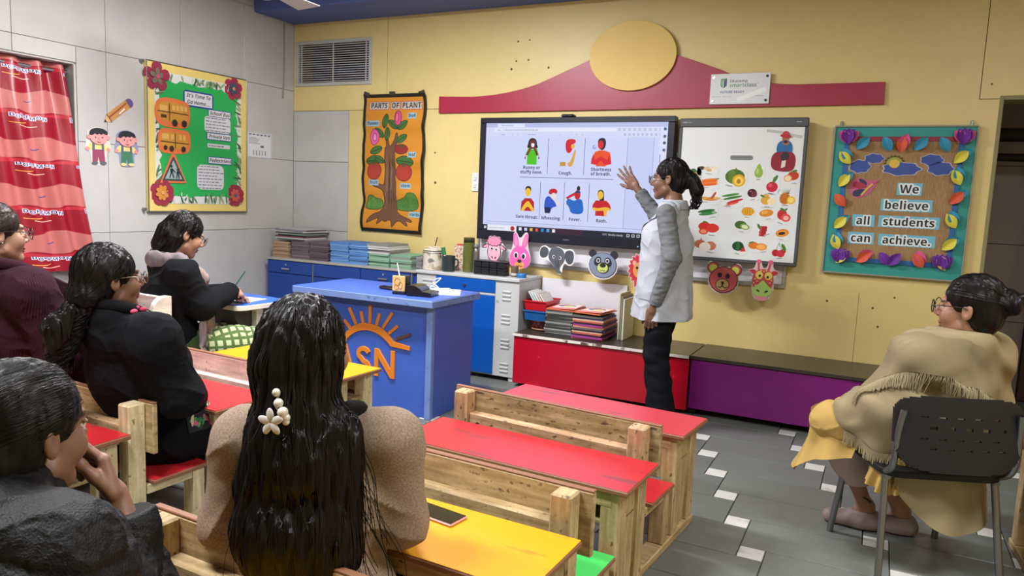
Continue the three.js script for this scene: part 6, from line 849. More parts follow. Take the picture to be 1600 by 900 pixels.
function nets(f, [lo, hi], cell, uvScale = 1) {
  const n = [0, 1, 2].map((i) => Math.ceil((hi[i] - lo[i]) / cell) + 2), [nx, ny, nz] = n, S = new Float32Array(nx * ny * nz).fill(9), id = (i, j, k) => (k * ny + j) * nx + i, B = 5;
  for (let k0 = 0; k0 < nz; k0 += B) for (let j0 = 0; j0 < ny; j0 += B) for (let i0 = 0; i0 < nx; i0 += B) {
    const c = f(lo[0] + (i0 + B / 2) * cell, lo[1] + (j0 + B / 2) * cell, lo[2] + (k0 + B / 2) * cell), lim = B * cell * 1.25 + 0.02, k1 = Math.min(nz, k0 + B), j1 = Math.min(ny, j0 + B), i1 = Math.min(nx, i0 + B);
    for (let k = k0; k < k1; k++) for (let j = j0; j < j1; j++) for (let i = i0; i < i1; i++) S[id(i, j, k)] = Math.abs(c) > lim ? c : f(lo[0] + i * cell, lo[1] + j * cell, lo[2] + k * cell);
  }
  const vid = new Int32Array(nx * ny * nz).fill(-1), vp = [];
  for (let k = 0; k < nz - 1; k++) for (let j = 0; j < ny - 1; j++) for (let i = 0; i < nx - 1; i++) {
    let m = 0; for (let c = 0; c < 8; c++) if (S[id(i + (c & 1), j + (c >> 1 & 1), k + (c >> 2))] < 0) m |= 1 << c;
    if (m === 0 || m === 255) continue;
    let x = 0, y = 0, z = 0, w = 0;
    for (let c = 0; c < 8; c++) for (let a = 0; a < 3; a++) { if (c >> a & 1) continue; const e = c | 1 << a; if ((m >> c & 1) === (m >> e & 1)) continue; const s0 = S[id(i + (c & 1), j + (c >> 1 & 1), k + (c >> 2))], s1 = S[id(i + (e & 1), j + (e >> 1 & 1), k + (e >> 2))], t = s0 / (s0 - s1); x += (c & 1) + (a === 0 ? t : 0); y += (c >> 1 & 1) + (a === 1 ? t : 0); z += (c >> 2) + (a === 2 ? t : 0); w++; }
    vid[id(i, j, k)] = vp.length / 3; vp.push(lo[0] + (i + x / w) * cell, lo[1] + (j + y / w) * cell, lo[2] + (k + z / w) * cell);
  }
  const tri = [];
  for (let k = 1; k < nz - 1; k++) for (let j = 1; j < ny - 1; j++) for (let i = 1; i < nx - 1; i++) {
    const s = S[id(i, j, k)] < 0;
    const q = (o, a, b, c, d) => { const A = vid[a], Bq = vid[b], Cq = vid[c], Dq = vid[d]; if (A < 0 || Bq < 0 || Cq < 0 || Dq < 0) return; if (o) tri.push(A, Bq, Cq, A, Cq, Dq); else tri.push(A, Cq, Bq, A, Dq, Cq); };
    if (s !== S[id(i + 1, j, k)] < 0) q(s, id(i, j - 1, k - 1), id(i, j, k - 1), id(i, j, k), id(i, j - 1, k));
    if (s !== S[id(i, j + 1, k)] < 0) q(s, id(i - 1, j, k - 1), id(i - 1, j, k), id(i, j, k), id(i, j, k - 1));
    if (s !== S[id(i, j, k + 1)] < 0) q(s, id(i - 1, j - 1, k), id(i, j - 1, k), id(i, j, k), id(i - 1, j, k));
  }
  const nv = vp.length / 3, nn = new Float32Array(nv * 3), h = cell * 0.6;
  for (let i = 0; i < nv; i++) { const x = vp[3 * i], y = vp[3 * i + 1], z = vp[3 * i + 2]; const f0 = f(x, y, z), gx = f(x + h, y, z) - f0, gy = f(x, y + h, z) - f0, gz = f(x, y, z + h) - f0, L = Math.hypot(gx, gy, gz) || 1; nn[3 * i] = gx / L; nn[3 * i + 1] = gy / L; nn[3 * i + 2] = gz / L; }
  const pos = new Float32Array(tri.length * 3), nor = new Float32Array(tri.length * 3);
  tri.forEach((v, i) => { for (let a = 0; a < 3; a++) { pos[3 * i + a] = vp[3 * v + a]; nor[3 * i + a] = nn[3 * v + a]; } });
  const g = new THREE.BufferGeometry(); g.setAttribute('position', new THREE.BufferAttribute(pos, 3)); g.setAttribute('normal', new THREE.BufferAttribute(nor, 3)); return boxUV(g, uvScale);
}
// strands that run over a field's surface following a direction
function strands(f, roots, flow, n, steps, step, r, seed, off = 0.001) {
  const R = mulberry(seed), pos = [], nor = [], N = (p) => { const h = 0.003, x = f(p.x + h, p.y, p.z) - f(p.x - h, p.y, p.z), y = f(p.x, p.y + h, p.z) - f(p.x, p.y - h, p.z), z = f(p.x, p.y, p.z + h) - f(p.x, p.y, p.z - h); return V(x, y, z).normalize(); };
  for (let s = 0; s < n; s++) {
    const root = roots(R); if (!root) continue;
    let p = root[0].clone(); const dir = root[1]; for (let i = 0; i < 40; i++) { const d = f(p.x, p.y, p.z); if (d < 0.001) break; p.addScaledVector(dir, d * 0.8); } if (f(p.x, p.y, p.z) > 0.01) continue;
    const lift = off + R() * 0.002, path = [], ns = []; const jit = R();
    for (let i = 0; i < steps; i++) { const nn = N(p), d = f(p.x, p.y, p.z); p.addScaledVector(nn, lift - d); path.push(p.clone()); ns.push(nn); const v = flow(p, jit, i); if (!v) break; v.addScaledVector(nn, -v.dot(nn)); if (v.length() < 1e-4) break; p.addScaledVector(v.normalize(), step); }
    if (path.length < 4) continue;
    const rr0 = r * (0.6 + 0.8 * R()), ringAt = path.map((q, i) => { const t = (path[Math.min(i + 1, path.length - 1)].clone().sub(path[Math.max(0, i - 1)])).normalize(), b = t.clone().cross(ns[i]).normalize(), e = i / (path.length - 1), w = rr0 * Math.min(1, (1 - e) * 3 + 0.15) * Math.min(1, e * 5 + 0.2); return [q.clone().addScaledVector(b, w), q.clone().addScaledVector(ns[i], w * 0.7), q.clone().addScaledVector(b, -w), b, ns[i]]; });
    for (let i = 0; i < ringAt.length - 1; i++) for (let a = 0; a < 2; a++) { const A = ringAt[i][a], B2 = ringAt[i][a + 1], C2 = ringAt[i + 1][a + 1], D2 = ringAt[i + 1][a], w = ringAt[i], u = w[4].clone().addScaledVector(w[3], a ? -0.35 : 0.35).normalize(); for (const q of [A, C2, B2, A, D2, C2]) { pos.push(q.x, q.y, q.z); nor.push(u.x, u.y, u.z); } }
  }
  const g = new THREE.BufferGeometry(); g.setAttribute('position', new THREE.Float32BufferAttribute(pos, 3)); g.setAttribute('normal', new THREE.Float32BufferAttribute(nor, 3)); return boxUV(g);
}
// head, face towards -z, origin between the ears
const headPrims = [ell([0, 0.035, 0.018], [0.073, 0.08, 0.09]), ell([0, -0.028, -0.034], [0.061, 0.083, 0.056]), cap([-0.042, -0.062, -0.005], [-0.008, -0.097, -0.062], 0.024, 0.02), cap([0.042, -0.062, -0.005], [0.008, -0.097, -0.062], 0.024, 0.02), ell([-0.034, -0.03, -0.06], [0.028, 0.03, 0.026]), ell([0.034, -0.03, -0.06], [0.028, 0.03, 0.026]), cap([-0.032, 0.026, -0.073], [0.032, 0.026, -0.073], 0.013),
  cap([0, 0.016, -0.084], [0, -0.024, -0.106], 0.008, 0.0115, 0.012), ell([-0.012, -0.031, -0.094], [0.009, 0.008, 0.011], null, 0.008), ell([0.012, -0.031, -0.094], [0.009, 0.008, 0.011], null, 0.008), minus(ell([-0.031, 0.004, -0.097], [0.018, 0.011, 0.012]), 0.012), minus(ell([0.031, 0.004, -0.097], [0.018, 0.011, 0.012]), 0.012),
  ell([0, -0.059, -0.088], [0.022, 0.0062, 0.01], null, 0.006), ell([0, -0.071, -0.086], [0.018, 0.0072, 0.0095], null, 0.006), ell([0, -0.1, -0.07], [0.019, 0.016, 0.017], null, 0.02),
  ...[-1, 1].flatMap((s) => [ell([s * 0.077, -0.004, 0.016], [0.009, 0.031, 0.02], [0.15, s * 0.35, 0], 0.012), minus(ell([s * 0.087, 0.0, 0.012], [0.006, 0.016, 0.009]), 0.006), cap([s * 0.046, 0.0115, -0.079], [s * 0.018, 0.0125, -0.086], 0.0045, 0.0045, 0.006), cap([s * 0.046, -0.006, -0.078], [s * 0.018, -0.006, -0.084], 0.0045, 0.0045, 0.006)]),
  cap([0, -0.05, 0.02], [0, -0.17, 0.045], 0.05, 0.054)];
const headGeo = nets(field(headPrims, 0.016), [[-0.1, -0.17, -0.13], [0.1, 0.125, 0.125]], 0.0034);
const handCache = {};
// right hand: wrist at the origin, fingers along +y, palm towards -z, thumb on -x
function handGeo(pose) {
  return (handCache[pose] ??= (() => {
    const [curl, spread, thumb] = { open: [[0.12, 0.08, 0.1, 0.15], 0.2, [0.75, 0.15]], rest: [[0.45, 0.5, 0.55, 0.6], 0.05, [0.4, 0.4]], grip: [[0.95, 1.05, 1.15, 1.2], 0.03, [0.35, 0.85]], curl: [[0.8, 0.95, 1.1, 1.2], 0.03, [0.3, 0.7]] }[pose];
    const P = [ell([0, 0.045, 0], [0.036, 0.048, 0.014]), cap([0, -0.045, 0], [0, 0.02, 0], 0.027, 0.025), cap([-0.026, 0.02, -0.004], [-0.03, 0.085, 0], 0.012), cap([0.02, 0.02, 0], [0.03, 0.078, 0], 0.012)];
    const kx = [-0.029, -0.01, 0.0095, 0.028], ky = [0.086, 0.09, 0.087, 0.079], L = [[0.04, 0.025, 0.02], [0.045, 0.029, 0.022], [0.042, 0.027, 0.021], [0.033, 0.021, 0.019]];
    for (let f = 0; f < 4; f++) { let p = [kx[f], ky[f], 0], a = curl[f] * 0.7; const s = (f - 1.5) * spread; for (let j = 0; j < 3; j++) { const l = L[f][j], q = [p[0] + l * Math.sin(s) * Math.cos(a), p[1] + l * Math.cos(a) * Math.cos(s), p[2] - l * Math.sin(a)]; P.push(cap(p, q, 0.0092 - j * 0.0008, 0.0085 - j * 0.0009, 0.005)); p = q; a += curl[f] * (j ? 0.9 : 1.1); } }
    let p = [-0.026, 0.022, -0.006], a = thumb[0], b = thumb[1]; for (let j = 0; j < 3; j++) { const l = [0.04, 0.032, 0.024][j], q = [p[0] - l * Math.sin(a) * Math.cos(b), p[1] + l * Math.cos(a), p[2] - l * Math.sin(b) * 0.7]; P.push(cap(p, q, 0.0125 - j * 0.0015, 0.011 - j * 0.0015, 0.009)); p = q; a *= 0.75; }
    return nets(field(P, 0.011), bounds(P, 0.008), 0.0032);
  })());
}
function basis(o, up, face) { const y = V(...up).normalize(), z = V(...face).negate(); z.addScaledVector(y, -z.dot(y)).normalize(); const x = y.clone().cross(z); return new THREE.Matrix4().makeBasis(x, y, z).setPosition(V(...o)); }
function tint(g, tone, head) {
  const p = g.attributes.position, a = new Float32Array(p.count * 3);
  for (let i = 0; i < p.count; i++) { let c = tone; if (head) { const x = p.getX(i), y = p.getY(i), z = p.getZ(i); const lip = Math.exp(-(((x / 0.022) ** 4) + (((y + 0.065) / 0.011) ** 4))) * (z < -0.075 ? 1 : 0), br = z < -0.06 && Math.abs(y - 0.028 + Math.abs(Math.abs(x) - 0.034) * 0.18) < 0.0048 && Math.abs(x) > 0.012 && Math.abs(x) < 0.053 ? 0.8 : 0; c = tone.map((v, k) => lerp(lerp(v, [0.26, 0.06, 0.055][k], lip * 0.6), [0.02, 0.015, 0.012][k], br)); } a.set(c, i * 3); }
  g.setAttribute('color', new THREE.BufferAttribute(a, 3)); return g;
}
const skinMat = new THREE.MeshPhysicalMaterial({ vertexColors: true, roughness: 0.5, bumpMap: rep(grain, 8), bumpScale: 0.0003 });
const eyeGeo = (() => { const g = flatten(new THREE.SphereGeometry(0.0118, 18, 14)), p = g.attributes.position, a = new Float32Array(p.count * 3); for (let i = 0; i < p.count; i++) a.set(p.getZ(i) < -0.0105 ? [0.01, 0.008, 0.007] : p.getZ(i) < -0.0098 ? [0.05, 0.025, 0.012] : [0.7, 0.66, 0.6], i * 3); g.setAttribute('color', new THREE.BufferAttribute(a, 3)); return g; })();
const eyeMat = std({ vertexColors: true, roughness: 0.15 });
const hairOf = (color, roughness, specularIntensity) => new THREE.MeshPhysicalMaterial({ color, roughness, specularIntensity }), hairMat = hairOf('#0f0b0a', 0.42, 0.5), hairBrown = hairOf('#2e2019', 0.46, 0.6), hairSoft = hairOf('#110f0e', 0.5, 0.55);
const torso = (J, g, wide = 1) => [ell(J.pl, [(0.165 + g) * wide, 0.12 + g, 0.13 + g]), cap(J.pl, J.ch, 0.115 + g, 0.12 + g), ell(J.ch, [(0.15 + g) * wide, 0.14 + g, 0.108 + g]), cap(J.sh[0], J.sh[1], 0.052 + g), cap([J.nk[0], J.nk[1] - 0.07, J.nk[2]], J.nk, 0.07 + g * 0.6, 0.055 + g * 0.4), ell([J.ch[0] - 0.07, J.ch[1] + 0.0, J.ch[2] - 0.07], [0.075 + g, 0.07 + g, 0.06 + g]), ell([J.ch[0] + 0.07, J.ch[1] + 0.0, J.ch[2] - 0.07], [0.075 + g, 0.07 + g, 0.06 + g])];
const arm = (J, i, g) => [cap(J.sh[i], J.el[i], 0.048 + g, 0.041 + g), cap(J.el[i], J.wr[i], 0.041 + g, 0.029 + g)];
const leg = (J, i, g) => [cap([J.pl[0] + (i ? 0.085 : -0.085), J.pl[1] - 0.03, J.pl[2]], J.kn[i], 0.085 + g, 0.06 + g), cap(J.kn[i], J.an[i], 0.056 + g, 0.037 + g)];
const foot = (J, i, g) => [cap(J.an[i], [J.an[i][0] + J.ft[0] * 0.02, 0.045, J.an[i][2] + J.ft[1] * 0.02], 0.036 + g, 0.036 + g), cap([J.an[i][0] - J.ft[0] * 0.03, 0.036, J.an[i][2] - J.ft[1] * 0.03], [J.an[i][0] + J.ft[0] * 0.14, 0.03, J.an[i][2] + J.ft[1] * 0.14], 0.034 + g, 0.026 + g)];
const fold = (f, a, sx = 1, sy = 0.5, sz = 1, s = 0) => (x, y, z) => a * n3(x * f * sx + s, y * f * sy, z * f * sz);
const crease = (x, y, z, f) => { const r = 1 - Math.abs(n3(x * f, y * f * 1.6, z * f)); return r * r * r; };
// distance past the cuff of arm i, only near the wrist
const cuff = (J, i, back = 0.0) => { const d = V(...J.wr[i]).sub(V(...J.el[i])).normalize(), w = V(...J.wr[i]).addScaledVector(d, -back); return (x, y, z) => { const a = x - w.x, b = y - w.y, c = z - w.z; return a * a + b * b + c * c > 0.02 ? -1 : a * d.x + b * d.y + c * d.z; }; };
function onto(f, q, off) { q = V(q.x ?? q[0], q.y ?? q[1], q.z ?? q[2]); for (let i = 0; i < 40; i++) { const h = 0.003, d = f(q.x, q.y, q.z) - off, n = V(f(q.x + h, q.y, q.z) - f(q.x - h, q.y, q.z), f(q.x, q.y + h, q.z) - f(q.x, q.y - h, q.z), f(q.x, q.y, q.z + h) - f(q.x, q.y, q.z - h)); if (n.length() < 1e-7) break; q.addScaledVector(n.normalize(), -d * 0.9); if (Math.abs(d) < 0.0006) break; } return q; }
// a cloth patch lying on a field's surface between two curves
function patch(o, name, mat, f, A, B, off, nu = 24, nv = 8, wave = () => 0) {
  const C = (p) => new THREE.CatmullRomCurve3(p.map((q) => V(...q))), a = C(A), b = C(B), vp = [], uv = [], idx = [];
  for (let i = 0; i <= nu; i++) for (let j = 0; j <= nv; j++) { const q = a.getPoint(i / nu).lerp(b.getPoint(i / nu), j / nv), w = onto(f, q, off + wave(i / nu, j / nv)); vp.push(w.x, w.y, w.z); uv.push(i / nu, 1 - j / nv); }
  for (let i = 0; i < nu; i++) for (let j = 0; j < nv; j++) { const k = i * (nv + 1) + j; idx.push(k, k + 1, k + nv + 1, k + 1, k + nv + 2, k + nv + 1); }
  const g = new THREE.BufferGeometry(); g.setAttribute('position', new THREE.Float32BufferAttribute(vp, 3)); g.setAttribute('uv', new THREE.Float32BufferAttribute(uv, 2)); g.setIndex(idx); g.computeVertexNormals(); const m = mat.clone(); m.side = THREE.DoubleSide; return part(o, name, flatten(g), m);
}
function person(label, pos, ry, J, tone, group) {
  const o = thing('person', label, 'person', pos, ry, group);
  J.ft ??= [0, -1]; J.hr ??= [0, 0, 0];
  const hm = new THREE.Matrix4().compose(V(...J.hd), new THREE.Quaternion().setFromEuler(new THREE.Euler(...J.hr, 'YXZ')), V(J.hs ?? 1, J.hs ?? 1, J.hs ?? 1)); o.userData.label = label;
  const nkTop = V(0, -0.11, 0.035).applyMatrix4(hm).toArray();
  const bp = [...torso(J, -0.012), cap(J.nk, nkTop, 0.052, 0.05), ...[0, 1].flatMap((i) => [...arm(J, i, -0.004), ...leg(J, i, -0.008), ...foot(J, i, 0)])];
  const parts = [tint(nets(field(bp, 0.03), bounds(bp, 0.03), 0.013), tone), tint(headGeo.clone(), tone, true).applyMatrix4(hm)];
  J.hand.forEach((h, i) => { if (!h) return; const g = handGeo(h.pose).clone(); if (i === 0) { g.scale(-1, 1, 1); const p = g.attributes.position, n = g.attributes.normal, u = g.attributes.uv; for (let t = 0; t < p.count; t += 3) for (const at_ of [p, n, u]) for (let c = 0; c < at_.itemSize; c++) { const a = at_.array, q = a[(t + 1) * at_.itemSize + c]; a[(t + 1) * at_.itemSize + c] = a[(t + 2) * at_.itemSize + c]; a[(t + 2) * at_.itemSize + c] = q; } } parts.push(tint(g, tone).applyMatrix4(basis(J.wr[i], h.d, h.n))); });
  part(o, 'body', parts, skinMat);
  for (const s of [-1, 1]) { const e = part(o, 'eye', eyeGeo, eyeMat); e.applyMatrix4(hm.clone().multiply(new THREE.Matrix4().setPosition(s * 0.031, 0.0035, -0.077))); }
  o.hm = hm; return o;
}
function garment(o, name, mat, prims, { k = 0.04, cell = 0.011, fold: fo, cut, uv = 1, soft = 0.006 } = {}) {
  const f0 = field(prims, k), f = (x, y, z) => { let d = f0(x, y, z); if (fo && d < 0.06) d -= fo(x, y, z); if (cut) { const c = cut(x, y, z), h = Math.max(soft - Math.abs(d - c), 0) / soft; d = Math.max(d, c) + h * h * soft / 4; } return d; };
  const m = part(o, name, nets(f, bounds(prims, 0.04), cell, uv), mat); m.surf = f; return m;
}
// hair in head space: prims, strand flow and count
function hair(o, mat, prims, { k = 0.02, cell = 0.005, flow, n = 220, steps = 28, step = 0.008, r = 0.0011, seed = 5, roots, wob = 0.003, extra = [], space = 'head', name = 'hair' } = {}) {
  const f0 = field(prims, k), f = (x, y, z) => { const d = f0(x, y, z); return d < 0.03 ? d - wob * n3(x * 40, y * 8, z * 40) : d; };
  const g = [nets(f, bounds(prims, 0.015), cell)];
  if (flow) g.push(strands(f, roots ?? ((R) => { const a = R() * 2 * PI, t = R() * 0.95, d = V(Math.sin(a) * t, Math.sqrt(1 - t * t), Math.cos(a) * t); return [d.clone().multiplyScalar(0.3).add(V(0, 0.02, 0.02)), d.negate()]; }), flow, n, steps, step, r, seed));
  const m = part(o, name, [...g, ...extra], mat); m.surf = f; if (space === 'head') m.applyMatrix4(o.hm); return m;
}
const cap0 = (s = 1) => [ell([0, 0.042, 0.024], [0.083 * s, 0.089 * s, 0.099 * s]), ell([0, -0.015, 0.055], [0.074 * s, 0.08 * s, 0.066 * s])];
const faceCut = (y = -0.04, fz = -0.1) => minus(ell([0, y, fz], [0.076, 0.097, 0.082]), 0.012);
const earCut = [-1, 1].map((s) => minus(ell([s * 0.09, -0.03, -0.006], [0.026, 0.043, 0.035]), 0.01));
const toward = (T, curl = 0) => (p, j) => { const v = V(T[0] - p.x, T[1] - p.y, T[2] - p.z); if (v.length() < 0.03) return null; v.normalize(); v.y += curl * (j - 0.5); return v; };
const plateau = std({ color: '#0d0d10', roughness: 0.25 });
function glasses(o, col = '#17171a', big = 1) {
  const fr = []; for (const s of [-1, 1]) { const t = new THREE.TorusGeometry(0.0245 * big, 0.0019, 8, 28); t.scale(1.08, 0.9, 1); fr.push(at(t, s * 0.033, 0.002, -0.111, 0, s * -0.12, 0)); fr.push(tube([[s * 0.06, 0.008, -0.107], [s * 0.076, 0.012, -0.06], [s * 0.083, 0.012, 0.005], [s * 0.083, -0.004, 0.03]], 0.0017, 16, 6)); }
  fr.push(tube([[-0.009, 0.006, -0.113], [0, 0.01, -0.116], [0.009, 0.006, -0.113]], 0.0017, 8, 6));
  const g = part(o, 'glasses', fr, flatMat(col, 0.3)); g.applyMatrix4(o.hm);
  const lm = new THREE.MeshPhysicalMaterial({ color: '#ffffff', transmission: 1, roughness: 0.02, thickness: 0, ior: 1.45 });
  for (const s of [-1, 1]) { const c = new THREE.CircleGeometry(0.024 * big, 24); c.scale(1.08, 0.9, 1); part(g, 'lens', at(c, s * 0.033, 0.002, -0.111, 0, PI - s * 0.12, 0), lm); }
  return g;
}
const knit = (f = 60) => rep(weave, f / 32), cloth = (c, o = {}) => new THREE.MeshPhysicalMaterial({ color: c, roughness: 0.9, specularIntensity: 0.3, bumpMap: rep(weave, 9), bumpScale: 0.001, ...o });
// ---------------------------------------------------------------- the seven women
const TONE = { a: [0.2, 0.098, 0.06], b: [0.33, 0.17, 0.105], c: [0.37, 0.2, 0.13], d: [0.24, 0.125, 0.08] };
// teacher in a white sleeveless coat pointing at the display
{
  const J = { hd: [0.01, 1.553, -0.02], hr: [-0.05, 0.06, 0.02], nk: [0, 1.40, 0.025], ch: [0, 1.2, 0.01], pl: [0, 0.92, 0.03], sh: [[-0.165, 1.345, 0.03], [0.16, 1.345, 0.02]], el: [[-0.215, 1.085, 0.1], [0.33, 1.31, -0.17]], wr: [[-0.19, 0.775, 0.0], [0.32, 1.50, -0.33]], kn: [[-0.09, 0.48, 0.0], [0.09, 0.48, -0.05]], an: [[-0.1, 0.09, 0.08], [0.1, 0.09, -0.02]],
    hand: [{ d: [0.05, -1, -0.12], n: [1, 0, -0.2], pose: 'rest' }, { d: [-0.02, 0.74, -0.67], n: [0.95, 0.1, 0.1], pose: 'open' }] };
  const o = person('standing woman in white sleeveless coat pointing at the display', [3.80, 0, 0.82], rad(88), J, TONE.a);
  const cl = cuff(J, 0, 0.02), crr = cuff(J, 1, 0.03);
  garment(o, 'sweater', cloth('#72767a', { bumpMap: rep(weave, 5), bumpScale: 0.002 }), [...torso(J, -0.02).slice(2), ...arm(J, 0, 0.012), ...arm(J, 1, 0.012)], { k: 0.03, cell: 0.009, fold: (x, y, z) => 0.004 * n3(x * 14, y * 30, z * 14), cut: (x, y, z) => Math.max(cl(x, y, z), crr(x, y, z), Math.hypot(x, z) < 0.2 ? y - 1.425 : -1) });
  const white = cloth('#b2b7c2', { roughness: 0.75, bumpMap: rep(weave, 14), bumpScale: 0.0006 });
  const coat = [ell(J.ch, [0.168, 0.16, 0.122]), cap([-0.14, 1.36, 0.03], [0.135, 1.36, 0.025], 0.062), cap([0, 1.33, 0.025], J.nk, 0.085, 0.07), ell([-0.07, 1.2, -0.065], [0.085, 0.085, 0.07]), ell([0.07, 1.2, -0.065], [0.085, 0.085, 0.07]), cap([-0.045, 1.15, 0.0], [-0.055, 0.62, -0.01], 0.13, 0.15), cap([0.045, 1.15, 0.0], [0.055, 0.62, -0.01], 0.13, 0.15), cap([0, 1.1, -0.03], [0, 0.62, -0.06], 0.12, 0.14), cap([0, 1.12, 0.03], [0, 0.62, 0.035], 0.125, 0.15), minus(cap([-0.36, 1.33, 0.04], [-0.215, 1.33, 0.04], 0.075), 0.015), minus(cap([0.215, 1.33, 0.02], [0.36, 1.31, -0.08], 0.075), 0.015)];
  const wc = garment(o, 'white_coat', white, coat, { k: 0.045, cell: 0.0085, fold: (x, y, z) => 0.005 * n3(x * 8, y * 5 + z * 4, z * 8) + 0.006 * crease(x, y + 0.4 * z, z, 5) + 0.011 * Math.sin(Math.atan2(x, z) * 8 + n3(x * 3, y * 2, z * 3) * 2.5) * clamp((1.05 - y) * 2.2), cut: (x, y, z) => Math.max(0.69 - y, y - 1.42, z < -0.04 && y < 1.0 ? 0.012 + (1.0 - y) * 0.05 - Math.abs(x - 0.01) : -1, z < -0.02 && y > 1.18 ? (y - 1.18) * 0.24 - Math.abs(x) : -1) });
  for (const s of [-1, 1]) patch(o, 'lapel', white, wc.surf, [[s * 0.075, 1.41, 0.0], [s * 0.075, 1.37, -0.09], [s * 0.05, 1.28, -0.13], [s * 0.012, 1.16, -0.14]], [[s * 0.11, 1.39, 0.0], [s * 0.135, 1.34, -0.09], [s * 0.115, 1.27, -0.12], [s * 0.03, 1.16, -0.14]], 0.007, 20, 5);
  { const ring = (r, y, f) => Array.from({ length: 9 }, (_, i) => { const t = lerp(-2.5, 2.5, i / 8); return [r * Math.sin(t), y - f * (1 - Math.cos(t)) * 0.5, 0.025 + r * Math.cos(t)]; }); patch(o, 'collar', white, wc.surf, ring(0.078, 1.432, 0.03), ring(0.118, 1.378, 0.03), 0.009, 40, 6); }
  patch(o, 'pocket', white, wc.surf, [[-0.16, 0.96, -0.13], [-0.2, 0.965, -0.05], [-0.21, 0.97, 0.02]], [[-0.165, 0.82, -0.14], [-0.21, 0.82, -0.05], [-0.22, 0.82, 0.02]], 0.005, 14, 10);
  garment(o, 'trousers', cloth('#0f1219', { roughness: 0.85 }), [cap([-0.08, 0.85, 0.01], J.kn[0], 0.088, 0.078), cap([0.08, 0.85, 0.01], J.kn[1], 0.088, 0.078), cap(J.kn[0], [J.an[0][0], 0.1, J.an[0][2]], 0.078, 0.078), cap(J.kn[1], [J.an[1][0], 0.1, J.an[1][2]], 0.078, 0.078)], { k: 0.02, fold: (x, y, z) => 0.008 * n3(x * 6, y * 11, z * 6), cut: (x, y) => Math.max(0.07 - y, y - 0.84) });
  for (const i of [0, 1]) garment(o, 'shoe', flatMat('#1d1d20', 0.5), foot(J, i, 0.008), { cell: 0.008, cut: (x, y) => Math.max(0.003 - y, y - 0.085) });
  hair(o, hairMat, [...cap0(), faceCut(-0.045), ...earCut, ell([0, 0.0, 0.125], [0.045, 0.05, 0.04]), cap([0, -0.01, 0.15], [0.0, -0.07, 0.175], 0.042, 0.04), cap([0, -0.07, 0.175], [0.01, -0.165, 0.16], 0.036, 0.014)], { flow: toward([0, 0.0, 0.125], 0.1), n: 800, seed: 3, wob: 0.004 });
  part(o, 'hair_tie', at(new THREE.TorusGeometry(0.03, 0.008, 8, 20), 0, 0.0, 0.125, 0.3), flatMat('#8a1f2c', 0.7)).applyMatrix4(o.hm);
  const cr = []; for (let i = 0; i < 26; i++) { const R = mulberry(100 + i), x = (R() - 0.5) * 0.05, z = 0.15 + (R() - 0.5) * 0.05, p = []; for (let t = 0; t <= 10; t++) p.push([x + 0.012 * Math.sin(t * 1.1 + i), -0.02 - t * 0.0165, z + 0.014 * Math.cos(t * 1.2 + i) + 0.02 * Math.sin(t * 0.3)]); cr.push(tube(p, 0.003, 22, 4)); }
  part(o, 'ponytail_curls', cr, hairMat).applyMatrix4(o.hm);
  glasses(o, '#1d1d20');
}
